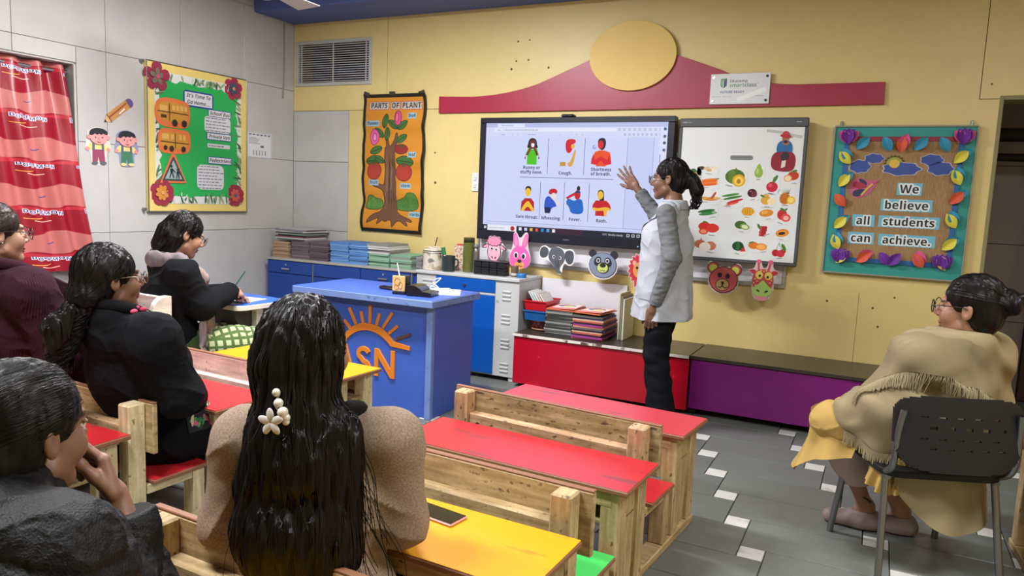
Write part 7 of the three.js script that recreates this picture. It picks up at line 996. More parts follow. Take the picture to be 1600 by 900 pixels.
// woman in the beige shawl on the black chair
{
  const ch = thing('black_chair', 'black perforated plastic chair on round steel legs', 'chair', [5.2, 0, 2.07], rad(23));
  const bm = std({ color: '#0c0d11', roughness: 0.6 });
  { // perforated plastic shell: a bent sheet with slots left out
    const nx = 90, ny = 46, w = 0.46, h = 0.275, pos = [], inside = (x, y) => { const ax = Math.abs(x) / (w / 2), ay = Math.abs(y) / (h / 2); return Math.pow(ax, 4) + Math.pow(ay, y > 0 ? 7 : 2.4) < 1; }, slot = (x, y) => { for (let r = 0; r < 4; r++) for (let c = 0; c < 5; c++) { const sx = -0.13 + c * 0.062 + (r % 2) * 0.03, sy = 0.062 - r * 0.038; if (Math.abs(x - sx) < 0.013 && Math.abs(y - sy) < 0.0033) return true; } return false; };
    const P = (x, y, s) => [x, y, -0.62 * x * x + s * 0.006], quad = (p, q, r, t) => pos.push(...p, ...q, ...r, ...p, ...r, ...t), ok = (i, j) => { if (i < 0 || j < 0 || i >= nx || j >= ny) return false; const x = (i + 0.5) / nx * w - w / 2, y = (j + 0.5) / ny * h - h / 2; return inside(x, y) && !slot(x, y); };
    for (let i = 0; i < nx; i++) for (let j = 0; j < ny; j++) { if (!ok(i, j)) continue; const x0 = i / nx * w - w / 2, x1 = (i + 1) / nx * w - w / 2, y0 = j / ny * h - h / 2, y1 = (j + 1) / ny * h - h / 2; quad(P(x0, y0, 1), P(x1, y0, 1), P(x1, y1, 1), P(x0, y1, 1)); quad(P(x0, y0, -1), P(x0, y1, -1), P(x1, y1, -1), P(x1, y0, -1)); if (!ok(i - 1, j)) quad(P(x0, y0, -1), P(x0, y0, 1), P(x0, y1, 1), P(x0, y1, -1)); if (!ok(i + 1, j)) quad(P(x1, y0, 1), P(x1, y0, -1), P(x1, y1, -1), P(x1, y1, 1)); if (!ok(i, j - 1)) quad(P(x0, y0, -1), P(x1, y0, -1), P(x1, y0, 1), P(x0, y0, 1)); if (!ok(i, j + 1)) quad(P(x0, y1, 1), P(x1, y1, 1), P(x1, y1, -1), P(x0, y1, -1)); }
    const g = new THREE.BufferGeometry(); g.setAttribute('position', new THREE.Float32BufferAttribute(pos, 3)); g.computeVertexNormals(); part(ch, 'backrest', at(boxUV(g), 0, 0.615, 0.285, -0.12), bm);
  }
  const ss = rrect(0.44, 0.42, 0.07); part(ch, 'seat', at(flatten(extrude(ss, 0.016, 0.005)), 0, 0.425, 0, -PI / 2), bm);
  for (const s of [-1, 1]) { part(ch, 'leg', bar([s * 0.2, 0.42, -0.17], [s * 0.225, 0.0, -0.24], 0.0135, 12), M.steel); part(ch, 'leg', bar([s * 0.2, 0.42, 0.17], [s * 0.225, 0.0, 0.25], 0.0135, 12), M.steel); part(ch, 'back_upright', tube([[s * 0.2, 0.42, 0.15], [s * 0.213, 0.48, 0.245], [s * 0.214, 0.6, 0.26], [s * 0.205, 0.7, 0.272]], 0.0125, 16, 10), M.steel); part(ch, 'seat_rail', bar([s * 0.2, 0.415, -0.19], [s * 0.2, 0.415, 0.19], 0.011), M.steel); }
  part(ch, 'cross_rail', bar([-0.2, 0.415, -0.17], [0.2, 0.415, -0.17], 0.011), M.steel);
  const q = (x, y, z) => [x * 0.966 + z * 0.259 + 0.045, y, -x * 0.259 + z * 0.966 + 0.05];
  const J = { hd: [0.015, 1.055, 0.1], hr: [-0.02, 0.46, 0.06], hs: 1.01, nk: [0.0, 0.925, 0.1], ch: [0.0, 0.74, 0.05], pl: [0, 0.555, 0.0], sh: [[-0.175, 0.85, 0.07], [0.185, 0.855, 0.07]], el: [[-0.25, 0.66, 0.0], [0.25, 0.65, 0.04]], wr: [[-0.17, 0.6, -0.18], [0.05, 0.58, -0.18]], kn: [[-0.27, 0.53, -0.23], [-0.1, 0.52, -0.31]], an: [[0.02, 0.1, -0.29], [0.14, 0.1, -0.21]], ft: [-0.72, -0.69],
    hand: [{ d: [0.8, -0.1, -0.4], n: [0, -1, 0], pose: 'rest' }, { d: [-0.9, -0.1, -0.2], n: [0, -1, 0], pose: 'rest' }] };
  const o = person('seated woman wrapped in beige shawl with hair bun and glasses', [5.225, 0, 2.04], rad(45), J, TONE.b);
  const shawl = cloth('#9a8d6e', { bumpScale: 0.0012, side: THREE.DoubleSide });
  const fo = (x, y, z) => 0.009 * n3(x * 3 + 5, (y + 0.8 * x + 0.3 * z) * 7, z * 3) + 0.005 * Math.sin((y * 0.8 + x * 1.4 - z * 0.6) * 42 + 2.5 * n3(x * 4, y * 4, z * 4)) * clamp(0.5 + n3(x * 3, y * 3, z * 3 + 9));
  const sp = [...torso(J, 0.02), ...arm(J, 0, 0.03), ...arm(J, 1, 0.03), cap([-0.17, 0.88, 0.07], [0.18, 0.885, 0.08], 0.065), ell([0.0, 0.94, 0.1], [0.1, 0.05, 0.1]), cap(q(-0.2, 0.62, -0.04), q(-0.24, 0.58, -0.26), 0.1, 0.07), cap(q(-0.1, 0.62, -0.04), q(-0.12, 0.58, -0.28), 0.1, 0.075), cap(q(-0.24, 0.64, -0.04), q(-0.25, 0.5, -0.12), 0.07, 0.05), cap([0.02, 0.7, 0.07], [0.04, 0.5, 0.05], 0.13, 0.13)];
  const sg = garment(o, 'shawl', shawl, sp, { k: 0.08, cell: 0.008, fold: fo, cut: (x, y, z) => Math.max(0.46 - y, y - 0.975) });
  // loose end of the shawl thrown over the shoulder and its fringe
  const hemPts = [[-0.33, 0.7, -0.08], [-0.32, 0.8, 0.06], [-0.22, 0.82, 0.17], [-0.05, 0.78, 0.23], [0.1, 0.71, 0.23]], topPts = [[-0.26, 0.83, -0.04], [-0.2, 0.92, 0.06], [-0.1, 0.95, 0.16], [0.02, 0.91, 0.2], [0.12, 0.82, 0.21]];
  patch(o, 'shawl_end', shawl, sg.surf, topPts, hemPts, 0.008, 60, 12, (u, v) => 0.005 * Math.sin(u * 20 + v * 3) * v);
  const hem = new THREE.CatmullRomCurve3(hemPts.map((q) => V(...q))), fr = [];
  for (let i = 0; i < 170; i++) { const R = mulberry(900 + i), a = hem.getPoint(i / 170), q = (dy, off) => onto(sg.surf, [a.x + (R() - 0.5) * 0.01, a.y - dy, a.z], off); fr.push(tube([q(0, 0.01), q(0.024, 0.014), q(0.046 + R() * 0.012, 0.011)], 0.0017, 5, 4)); }
  for (let i = 0; i < 70; i++) { const R = mulberry(2900 + i), t = i / 70, a = onto(sg.surf, q(-0.36 + t * 0.06, 0.48, -0.27 + t * 0.22), 0.004); fr.push(tube([a.toArray(), [a.x, a.y - 0.02, a.z], [a.x + (R() - 0.5) * 0.014, a.y - 0.045 - R() * 0.012, a.z]], 0.0016, 5, 4)); }
  part(o, 'fringe', fr, cloth('#b3a684'));
  // shawl hanging down behind the seat
  { const nu = 44, nv = 20, q = [], ix = []; for (let i = 0; i <= nu; i++) for (let j = 0; j <= nv; j++) { const u = i / nu, v = j / nv, th = lerp(-1.25, 1.05, u), low = 0.2 + 0.16 * Math.pow(Math.abs(u - 0.5) * 2, 2), y = lerp(0.55, low, v), r = lerp(0.165, 0.21, v) + 0.01 * Math.sin(u * 17 + v * 2) * v; q.push(0.0 + r * 1.15 * Math.sin(th), y, 0.01 + r * Math.cos(th)); } for (let i = 0; i < nu; i++) for (let j = 0; j < nv; j++) { const a = i * (nv + 1) + j; ix.push(a, a + 1, a + nv + 1, a + 1, a + nv + 2, a + nv + 1); } const g = new THREE.BufferGeometry(); g.setAttribute('position', new THREE.Float32BufferAttribute(q, 3)); g.setIndex(ix); g.computeVertexNormals(); part(o, 'shawl_tail', boxUV(flatten(g)), shawl); }
  const yel = cloth('#bb9c5c', { side: THREE.DoubleSide });
  garment(o, 'kurta', yel, [...leg(J, 0, 0.025).slice(0, 1), ...leg(J, 1, 0.025).slice(0, 1), ell(J.pl, [0.175, 0.12, 0.14])], { k: 0.06, cell: 0.01, fold: (x, y, z) => 0.006 * crease(x, y, z, 6), cut: (x, y, z) => 0.46 - y });
  const skirt = (name, A, B) => { const ca = new THREE.CatmullRomCurve3(A.map((t) => V(...t))), cb2 = new THREE.CatmullRomCurve3(B.map((t) => V(...t))), nu = 50, nv = 14, vp = [], ix = []; for (let i = 0; i <= nu; i++) for (let j = 0; j <= nv; j++) { const u = i / nu, v = j / nv, w = ca.getPoint(u).lerp(cb2.getPoint(u), v), t = cb2.getTangent(u), n = V(-t.z, 0, t.x).normalize(); w.addScaledVector(n, 0.014 * v * Math.sin(u * 26 + v) + 0.02 * Math.sin(v * PI)); vp.push(w.x, w.y, w.z); } for (let i = 0; i < nu; i++) for (let j = 0; j < nv; j++) { const k = i * (nv + 1) + j; ix.push(k, k + 1, k + nv + 1, k + 1, k + nv + 2, k + nv + 1); } const g = new THREE.BufferGeometry(); g.setAttribute('position', new THREE.Float32BufferAttribute(vp, 3)); g.setIndex(ix); g.computeVertexNormals(); part(o, name, boxUV(flatten(g)), yel); };
  skirt('kurta_skirt', [[-0.26, 0.55, -0.08], [-0.33, 0.56, -0.2], [-0.33, 0.57, -0.29], [-0.22, 0.58, -0.34], [-0.08, 0.57, -0.38]], [[-0.3, 0.42, -0.08], [-0.37, 0.37, -0.22], [-0.37, 0.29, -0.33], [-0.25, 0.33, -0.4], [-0.1, 0.42, -0.42]]);
  skirt('kurta_flap', [[-0.215, 0.475, 0.1], [-0.24, 0.475, 0.05], [-0.25, 0.475, -0.04]], [[-0.225, 0.34, 0.11], [-0.255, 0.32, 0.05], [-0.27, 0.35, -0.04]]);
  garment(o, 'trousers', cloth('#c3aaa6'), [cap(J.kn[0], J.an[0], 0.075, 0.056), cap(J.kn[1], J.an[1], 0.075, 0.056)], { k: 0.03, fold: fold(10, 0.006), cut: (x, y) => Math.max(0.23 - y, y - 0.56) });
  for (const i of [0, 1]) { garment(o, 'shoe', std({ color: '#857470', roughness: 0.6 }), foot(J, i, 0.01), { cell: 0.007, cut: (x, y) => Math.max(0.004 - y, y - 0.085) }); }
  part(o, 'anklet', at(new THREE.TorusGeometry(0.04, 0.004, 6, 20), -0.014, 0.15, -0.283, PI / 2, -0.55), flatMat('#241a1c', 0.6));
  hair(o, hairMat, [...cap0(1.02), faceCut(-0.045), ...earCut, ell([0, 0.035, 0.135], [0.045, 0.048, 0.04])], { flow: toward([0, 0.03, 0.13]), n: 900, seed: 13 });
  const bun = []; for (let i = 0; i < 4; i++) bun.push(at(new THREE.TorusGeometry(0.022 + 0.006 * (i % 2), 0.015, 8, 22), 0.004 * (i - 1.5), 0.035 + 0.006 * (i - 1.5), 0.148 + i * 0.005, 0.3 * i, 0.5 - 0.3 * i, i)); part(o, 'hair_bun', bun, hairMat).applyMatrix4(o.hm);
  glasses(o, '#141416', 1.08);
}
// woman with long hair and pearl clip
{
  const J = { hd: [-0.03, 1.025, 0.065], hr: [0.02, -0.42, 0.0], hs: 1.03, nk: [-0.02, 0.88, 0.08], ch: [0, 0.66, 0.05], pl: [0, 0.385, 0.0], sh: [[-0.175, 0.81, 0.07], [0.165, 0.81, 0.06]], el: [[-0.22, 0.6, 0.05], [0.19, 0.6, 0.04]], wr: [[-0.12, 0.545, -0.16], [0.13, 0.545, -0.19]], kn: [[-0.13, 0.36, -0.36], [0.13, 0.36, -0.36]], an: [[-0.12, 0.08, -0.3], [0.12, 0.08, -0.3]],
    hand: [{ d: [0.6, -0.05, -0.6], n: [0, -1, 0], pose: 'rest' }, { d: [-0.6, -0.05, -0.6], n: [0, -1, 0], pose: 'rest' }] };
  const o = person('woman with very long black hair and beige sweater, seen from behind', [3.8, 0, 3.985], rad(31), J, TONE.b);
  const sw = cloth('#a8988a', { bumpMap: rep(weave, 12), bumpScale: 0.0012, map: rep(dtex(512, (u, v) => { const t = 60 * fbm(u, v, 70, 3, 3) + 14 * fbm(u, v, 6, 3, 5); return [226 + t, 220 + t, 212 + t]; }), 3) });
  garment(o, 'sweater', sw, [...torso(J, 0.018), ...arm(J, 0, 0.02), ...arm(J, 1, 0.022), ell([0, 0.42, 0.06], [0.185, 0.12, 0.15])], { k: 0.04, cell: 0.008, fold: (x, y, z) => 0.007 * crease(x, y + 0.6 * Math.abs(x), z, 3.2) + 0.0012 * n3(x * 14, y * 14, z * 14), cut: (x, y) => Math.max(0.3 - y, y - 0.9) });
  part(o, 'collar', tube([[-0.08, 0.87, 0.01], [-0.1, 0.885, 0.08], [-0.01, 0.9, 0.15], [0.085, 0.885, 0.07], [0.06, 0.87, 0.01]], 0.022, 30, 10), cloth('#1d1a1b'));
  garment(o, 'trousers', cloth('#23252b'), [...leg(J, 0, 0.015), ...leg(J, 1, 0.015)], { k: 0.03, cell: 0.014, cut: (x, y) => Math.max(0.1 - y, y - 0.44) });
  // hair in body space so that it falls over the back
  const H = V(0, 0, 0), hp = (x, y, z) => H.set(x, y, z).applyMatrix4(o.hm).toArray();
  const prims = [ell(hp(0, 0.04, 0.024), [0.092, 0.095, 0.106]), ell(hp(0, -0.02, 0.05), [0.086, 0.09, 0.08]), minus(ell(hp(0, -0.05, -0.1), [0.08, 0.1, 0.086], [0, -0.42, 0]), 0.012), minus(ell(hp(0.09, -0.035, -0.02), [0.026, 0.05, 0.04]), 0.012),
    cap(hp(0, -0.04, 0.05), [-0.02, 0.8, 0.17], 0.09, 0.09), cap([-0.085, 0.84, 0.15], [-0.115, 0.62, 0.18], 0.065, 0.058), cap([-0.075, 0.64, 0.19], [-0.065, 0.5, 0.21], 0.072, 0.05), cap([0.045, 0.84, 0.15], [0.055, 0.6, 0.19], 0.065, 0.06), cap([0.02, 0.62, 0.195], [0.05, 0.46, 0.215], 0.072, 0.04), cap([-0.01, 0.66, 0.19], [-0.01, 0.43, 0.22], 0.075, 0.045), cap([-0.11, 0.88, 0.09], [-0.15, 0.74, 0.14], 0.035, 0.022)];
  const flow = (p, j) => { const w = p.y < 0.9 ? 0.35 : 0.08; return V(w * (n3(p.x * 9 + j * 3, p.y * 4, 1) + 0.15 * Math.sin(p.y * 14 + j * 6)) + (p.y > 1.0 ? p.x * 3 : -(p.x + 0.02) * 0.5), -1, p.y > 1.0 ? (p.z - 4.0 > 0 ? 0 : 0.5) : 0.05); };
  const c0 = hp(0, 0.03, 0.02), roots = (R) => { const a = R() * 2 * PI, t = Math.sqrt(R()), y = R() < 0.45 ? 1 : 0; const d = y ? V(Math.sin(a) * t, Math.sqrt(1 - t * t) + 0.25, Math.cos(a) * t * 0.9 + 0.2).normalize() : V(Math.sin((R() - 0.5) * 2.6), 0, Math.cos((R() - 0.5) * 2.6)).normalize(); const c = y ? V(...c0) : V(-0.02, 0.55 + R() * 0.42, 0.15); return [c.add(d.clone().multiplyScalar(0.25)), d.negate()]; };
  const loose = []; for (let i = 0; i < 46; i++) { const R = mulberry(400 + i), side = R() < 0.72 ? 1 : -1, x0 = side > 0 ? 0.05 + R() * 0.03 : -0.09, pts = []; let x = x0, y = 0.93 - R() * 0.12, z = 0.16; const L = 8 + Math.floor(R() * 7), dr = side > 0 ? 0.002 + R() * 0.012 : -0.004 - R() * 0.008; for (let t = 0; t < L; t++) { pts.push([x, y, z]); x += dr + 0.009 * Math.sin(t * 0.9 + i); y -= 0.034; z = lerp(0.19, 0.225, t / L) - Math.abs(x) * 0.16 + 0.006 * Math.sin(i); } loose.push(tube(pts, 0.0006 + R() * 0.0004, 30, 4)); }
  const hh = hair(o, hairMat, prims, { k: 0.045, cell: 0.006, flow, roots, n: 1700, steps: 52, step: 0.011, r: 0.0012, seed: 21, wob: 0.006, space: 'body', extra: loose });
  // pearl and flower hair clip
  const on = (x, y, off) => onto(hh.surf, [x, y, 0.36], off), ck = [[-0.1, 0.985], [-0.09, 0.967], [-0.074, 0.953], [-0.057, 0.946], [-0.041, 0.942]];
  const clip = part(o, 'hair_clip', tube(ck.map(([x, y]) => on(x, y, 0.003)), 0.004, 16, 6), M.chrome), pearl = new THREE.MeshPhysicalMaterial({ color: '#d8d0c4', roughness: 0.22, clearcoat: 0.6 });
  ck.forEach(([x, y], i) => { const r = [0.009, 0.0105, 0.012, 0.0098, 0.0078][i], q = on(x, y, r * 0.8 + 0.003); part(clip, 'pearl', at(new THREE.SphereGeometry(r, 18, 14), q.x, q.y, q.z), pearl); });
  const fq = on(-0.104, 0.938, 0.01); for (let i = 0; i < 5; i++) { const a = i / 5 * 2 * PI + 0.4, g = new THREE.SphereGeometry(1, 14, 10); g.scale(0.0155, 0.009, 0.0035); g.translate(0.016, 0, 0); part(clip, 'petal', at(g, fq.x, fq.y, fq.z, 0, -0.35, a), std({ color: '#dcd6d2', roughness: 0.35 })); }
}
// woman in the black puffer jacket, hand at her mouth
{
  const J = { hd: [-0.01, 0.96, -0.07], hr: [-0.06, 0.12, 0.0], hs: 0.96, nk: [0, 0.85, -0.02], ch: [0, 0.62, 0.03], pl: [0, 0.385, 0.04], sh: [[-0.18, 0.78, 0.0], [0.16, 0.77, 0.0]], el: [[-0.25, 0.56, -0.1], [0.06, 0.57, -0.22]], wr: [[-0.08, 0.54, -0.3], [0.015, 0.785, -0.215]], kn: [[-0.13, 0.36, -0.36], [0.13, 0.36, -0.36]], an: [[-0.12, 0.08, -0.3], [0.12, 0.08, -0.3]],
    hand: [{ d: [0.6, -0.05, -0.5], n: [0, -1, 0], pose: 'rest' }, { d: [-0.45, 0.85, 0.0], n: [-0.5, 0, 0.85], pose: 'curl' }] };
  const o = person('woman in black puffer jacket resting her hand against her mouth', [3.70, 0, 4.70], rad(0), J, TONE.d);
  const puff = new THREE.MeshPhysicalMaterial({ color: '#0b0b0d', roughness: 0.62, specularIntensity: 0.6, bumpMap: rep(grain, 12), bumpScale: 0.0025 });
  const cw = cuff(J, 1, 0.02);
  garment(o, 'puffer_jacket', puff, [...torso(J, 0.055), ...arm(J, 0, 0.04), cap(J.sh[1], J.el[1], 0.085, 0.07), cap(J.el[1], J.wr[1], 0.068, 0.05), cap([-0.17, 0.79, 0.02], [0.165, 0.785, 0.02], 0.09), ell([0, 0.6, 0.06], [0.23, 0.22, 0.19]), ell([0, 0.845, 0.075], [0.175, 0.07, 0.11]), cap([-0.14, 0.85, -0.0], [0.02, 0.855, 0.13], 0.05), cap([0.02, 0.855, 0.13], [0.17, 0.84, 0.0], 0.05), cap([0.17, 0.84, 0.0], [0.12, 0.8, -0.1], 0.05, 0.035)], { k: 0.035, cell: 0.0085, fold: (x, y, z) => 0.012 * Math.pow(Math.abs(Math.sin((y + 0.25 * Math.abs(x) + 0.03 * n3(x * 3, 0, z * 3)) * PI / 0.1)), 0.6) + 0.005 * crease(x, y, z, 8) + 0.002 * crease(x, y, z, 20), cut: (x, y, z) => Math.max(0.33 - y, cw(x, y, z)) });
  garment(o, 'trousers', cloth('#202228'), [...leg(J, 0, 0.015), ...leg(J, 1, 0.015)], { k: 0.03, cell: 0.014, cut: (x, y) => Math.max(0.1 - y, y - 0.44) });
  hair(o, hairSoft, [...cap0(1.06), faceCut(-0.05), ...earCut, cap([0, -0.03, 0.09], [-0.03, -0.1, 0.11], 0.062, 0.07), ell([-0.04, -0.1, 0.09], [0.1, 0.05, 0.075])], { flow: (p, j) => V(-p.x * 2, -0.25 + 0.3 * (j - 0.5), 1), n: 1600, steps: 26, r: 0.001, seed: 31, wob: 0.003 });
  const fz = []; for (let i = 0; i < 120; i++) { const R = mulberry(700 + i), a = (R() - 0.5) * 2.4, p = []; for (let t = 0; t < 7; t++) p.push([0.13 * Math.sin(a) + (R() - 0.5) * 0.01, -0.07 - t * 0.006 - R() * 0.008, 0.05 + 0.11 * Math.cos(a) * (1 + t * 0.04)]); fz.push(tube(p, 0.0014, 10, 4)); } part(o, 'loose_hair', fz, std({ color: '#2b201c', roughness: 0.6 })).applyMatrix4(o.hm);
  part(o, 'hair_pin', [at(cb(0.038, 0.006, 0.004, 0.001), 0.055, 0.098, 0.055, -0.5, 0.8, -0.5)], M.chrome).applyMatrix4(o.hm);
}
// woman in the black coat with glasses and frizzy ponytail
{
  const J = { hd: [0.09, 1.035, 0.225], hr: [0.03, -0.1, 0.0], hs: 1.02, nk: [0.08, 0.9, 0.225], ch: [0.045, 0.68, 0.115], pl: [0, 0.385, -0.01], sh: [[-0.1, 0.83, 0.19], [0.265, 0.825, 0.17]], el: [[-0.2, 0.6, 0.05], [0.27, 0.6, 0.07]], wr: [[-0.02, 0.55, -0.1], [0.12, 0.54, -0.07]], kn: [[-0.12, 0.37, -0.32], [0.1, 0.37, -0.34]], an: [[-0.12, 0.08, -0.32], [0.1, 0.08, -0.32]],
    hand: [{ d: [0.7, -0.2, -0.5], n: [0, -1, 0], pose: 'curl' }, { d: [-0.6, -0.2, -0.6], n: [0, -1, 0], pose: 'curl' }] };
  const o = person('woman in black coat with glasses and frizzy ponytail on red bench', [2.37, 0, 3.345], rad(-8), J, TONE.a);
  const blk = cloth('#101116', { bumpScale: 0.0014 });
  const ct5 = garment(o, 'coat', blk, [...torso(J, 0.04), ...arm(J, 0, 0.034), ...arm(J, 1, 0.036), ell([0, 0.4, 0.0], [0.2, 0.12, 0.15]), cap([0.04, 0.905, 0.26], [0.12, 0.905, 0.26], 0.05), cap([0.07, 0.4, -0.02], [0.1, 0.38, -0.18], 0.11, 0.09), cap([-0.08, 0.4, -0.02], [-0.1, 0.38, -0.18], 0.11, 0.09)], { k: 0.05, cell: 0.009, fold: (x, y, z) => 0.008 * crease(x, y - 0.5 * z, z, 3.4) + 0.0025 * crease(x, y, z, 9), cut: (x, y, z) => Math.max(0.29 - y, y - 0.94) });
  part(o, 'collar', [tube([[0.03, 0.86, 0.07], [-0.02, 0.925, 0.185], [0.03, 0.955, 0.29], [0.13, 0.955, 0.29], [0.18, 0.925, 0.185], [0.13, 0.86, 0.07]], 0.024, 36, 10), ...[-1, 1].map((s) => { const c = new THREE.Shape(); c.moveTo(0, 0); c.lineTo(0.08, -0.02); c.lineTo(0.06, -0.2); c.lineTo(0, -0.3); c.lineTo(-0.02, -0.1); const g = flatten(extrude(c, 0.008, 0.004)); g.scale(s, 1, 1); return at(g, 0.07 + s * 0.03, 0.86, 0.04, -0.2, s * 0.5, 0); })], blk);
  part(o, 'rose_embroidery', [[0.09, 0.935, 0.03, '#b8325a'], [0.1, 0.925, 0.045, '#c4456a'], [0.105, 0.93, 0.012, '#a82848'], [0.102, 0.915, 0.0, '#2f6b3c']].map(([x, y, z, c]) => { const g = flatten(new THREE.SphereGeometry(0.014, 10, 8)); g.scale(0.8, 0.7, 1); return paint(at(g, x + 0.1, y, z + 0.155), c); }), std({ vertexColors: true, roughness: 0.8 }));
  garment(o, 'trousers', blk, [...leg(J, 0, 0.02), ...leg(J, 1, 0.022)], { k: 0.03, cell: 0.012, fold: fold(8, 0.007), cut: (x, y) => Math.max(0.09 - y, y - 0.46) });
  const em = canvas(256, 192, (c) => { c.fillStyle = '#15161c'; c.fillRect(0, 0, 256, 192); const R = mulberry(5); for (let i = 0; i < 26; i++) { c.fillStyle = ['#9c2f5c', '#c45a86', '#2f6b3c', '#3f8a4a', '#c9b8a0'][i % 5]; c.beginPath(); c.ellipse(20 + R() * 170, 20 + R() * 150, 12 + R() * 20, 6 + R() * 9, R() * 3, 0, 7); c.fill(); } c.strokeStyle = '#b83a4a'; c.lineWidth = 5; for (let y = 6; y < 190; y += 18) { c.beginPath(); c.moveTo(214, y); c.lineTo(244, y + 9); c.lineTo(214, y + 18); c.stroke(); } c.fillStyle = '#c9b8a0'; c.fillRect(203, 0, 5, 192); });
  patch(o, 'embroidered_hem', std({ map: em, roughness: 0.85 }), ct5.surf, [[0.07, 0.52, 0.0], [0.08, 0.52, -0.1], [0.09, 0.51, -0.2]], [[0.24, 0.42, 0.0], [0.25, 0.42, -0.1], [0.24, 0.41, -0.2]], 0.006, 16, 12);
  hair(o, hairMat, [...cap0(1.07), faceCut(-0.05), ...earCut, ell([0, -0.05, 0.09], [0.07, 0.06, 0.06])], { flow: toward([0, -0.06, 0.11], 0.1), n: 900, seed: 41, wob: 0.004 });
  const fr = [cap([0.08, 0.93, 0.345], [0.05, 0.86, 0.38], 0.045, 0.055), cap([0.05, 0.86, 0.38], [0.02, 0.74, 0.385], 0.058, 0.04)], curls = []; for (let i = 0; i < 220; i++) { const R = mulberry(1500 + i), a = R() * 6.28, t0 = R(), p = []; for (let t = 0; t < 9; t++) { const e = t0 * 0.5 + t / 9 * 0.6, r = 0.05 + R() * 0.006; p.push([lerp(0.08, 0.01, e) + r * Math.cos(a + t * 0.5) + 0.006 * Math.sin(t * 2 + i), lerp(0.93, 0.7, e), lerp(0.345, 0.395, e) + r * Math.sin(a + t * 0.5) * 0.9]); } curls.push(tube(p, 0.0011, 18, 4)); }
  hair(o, hairMat, fr, { name: 'ponytail', space: 'body', k: 0.03, wob: 0.012, extra: curls, cell: 0.007 });
  glasses(o, '#6a5a50');
}
// woman in the maroon corduroy jacket
{
  const J = { hd: [0.0, 1.165, 0.17], hr: [0.0, -0.12, 0.0], nk: [0, 1.02, 0.18], ch: [0, 0.78, 0.1], pl: [0, 0.42, 0.0], sh: [[-0.2, 0.945, 0.16], [0.2, 0.945, 0.15]], el: [[-0.26, 0.68, 0.06], [0.26, 0.68, 0.06]], wr: [[-0.06, 0.6, -0.15], [0.1, 0.63, -0.17]], kn: [[-0.12, 0.37, -0.36], [0.13, 0.37, -0.36]], an: [[-0.12, 0.08, -0.36], [0.13, 0.08, -0.36]],
    hand: [{ d: [0.7, -0.1, -0.5], n: [0, -1, 0], pose: 'rest' }, { d: [-0.6, -0.1, -0.6], n: [0, -1, 0], pose: 'rest' }] };
  const o = person('woman in maroon corduroy jacket with dark glasses and brown hair', [1.755, 0, 3.42], rad(-6), J, TONE.c);
  const cord = cloth('#341a25', { bumpMap: dtex(128, (u, v) => { const t = 128 + 110 * Math.sin(u * 6.283 * 16); return [t, t, t]; }, false, 7), bumpScale: 0.002 });
  garment(o, 'jacket', cord, [...torso(J, 0.035), ...arm(J, 0, 0.036), ...arm(J, 1, 0.038), cap(J.pl, J.ch, 0.17), ell([0, 0.45, 0.0], [0.22, 0.15, 0.19])], { k: 0.06, cell: 0.01, fold: (x, y, z) => 0.008 * crease(x, y - 0.5 * z, z, 3.4) + 0.0025 * crease(x, y, z, 9), cut: (x, y) => Math.max(0.29 - y, y - 1.05) });
  part(o, 'collar', [tube([[-0.05, 0.98, 0.03], [-0.1, 1.035, 0.14], [-0.05, 1.06, 0.24], [0.05, 1.06, 0.24], [0.1, 1.035, 0.14], [0.05, 0.98, 0.03]], 0.026, 36, 10), ...[-1, 1].map((s) => { const c = new THREE.Shape(); c.moveTo(0, 0); c.lineTo(0.09, -0.03); c.lineTo(0.06, -0.22); c.lineTo(0, -0.34); c.lineTo(-0.02, -0.1); const g = flatten(extrude(c, 0.008, 0.004)); g.scale(s, 1, 1); return at(g, s * 0.035, 0.99, -0.0, -0.15, s * 0.5, 0); })], cord);
  garment(o, 'trousers', cloth('#22222a'), [...leg(J, 0, 0.02), ...leg(J, 1, 0.02)], { k: 0.03, cell: 0.014, cut: (x, y) => Math.max(0.09 - y, y - 0.46) });
  hair(o, hairBrown, [...cap0(1.04), faceCut(-0.052), ...earCut, ell([0, 0.02, 0.115], [0.06, 0.055, 0.045])], { flow: toward([0, 0.0, 0.12]), n: 800, seed: 51 });
  for (const s of [-1, 1]) part(o, 'ear_stud', at(new THREE.SphereGeometry(0.004, 10, 8), s * 0.088, -0.032, 0.01), M.chrome).applyMatrix4(o.hm);
  glasses(o, '#1c1f28', 1.15);
}
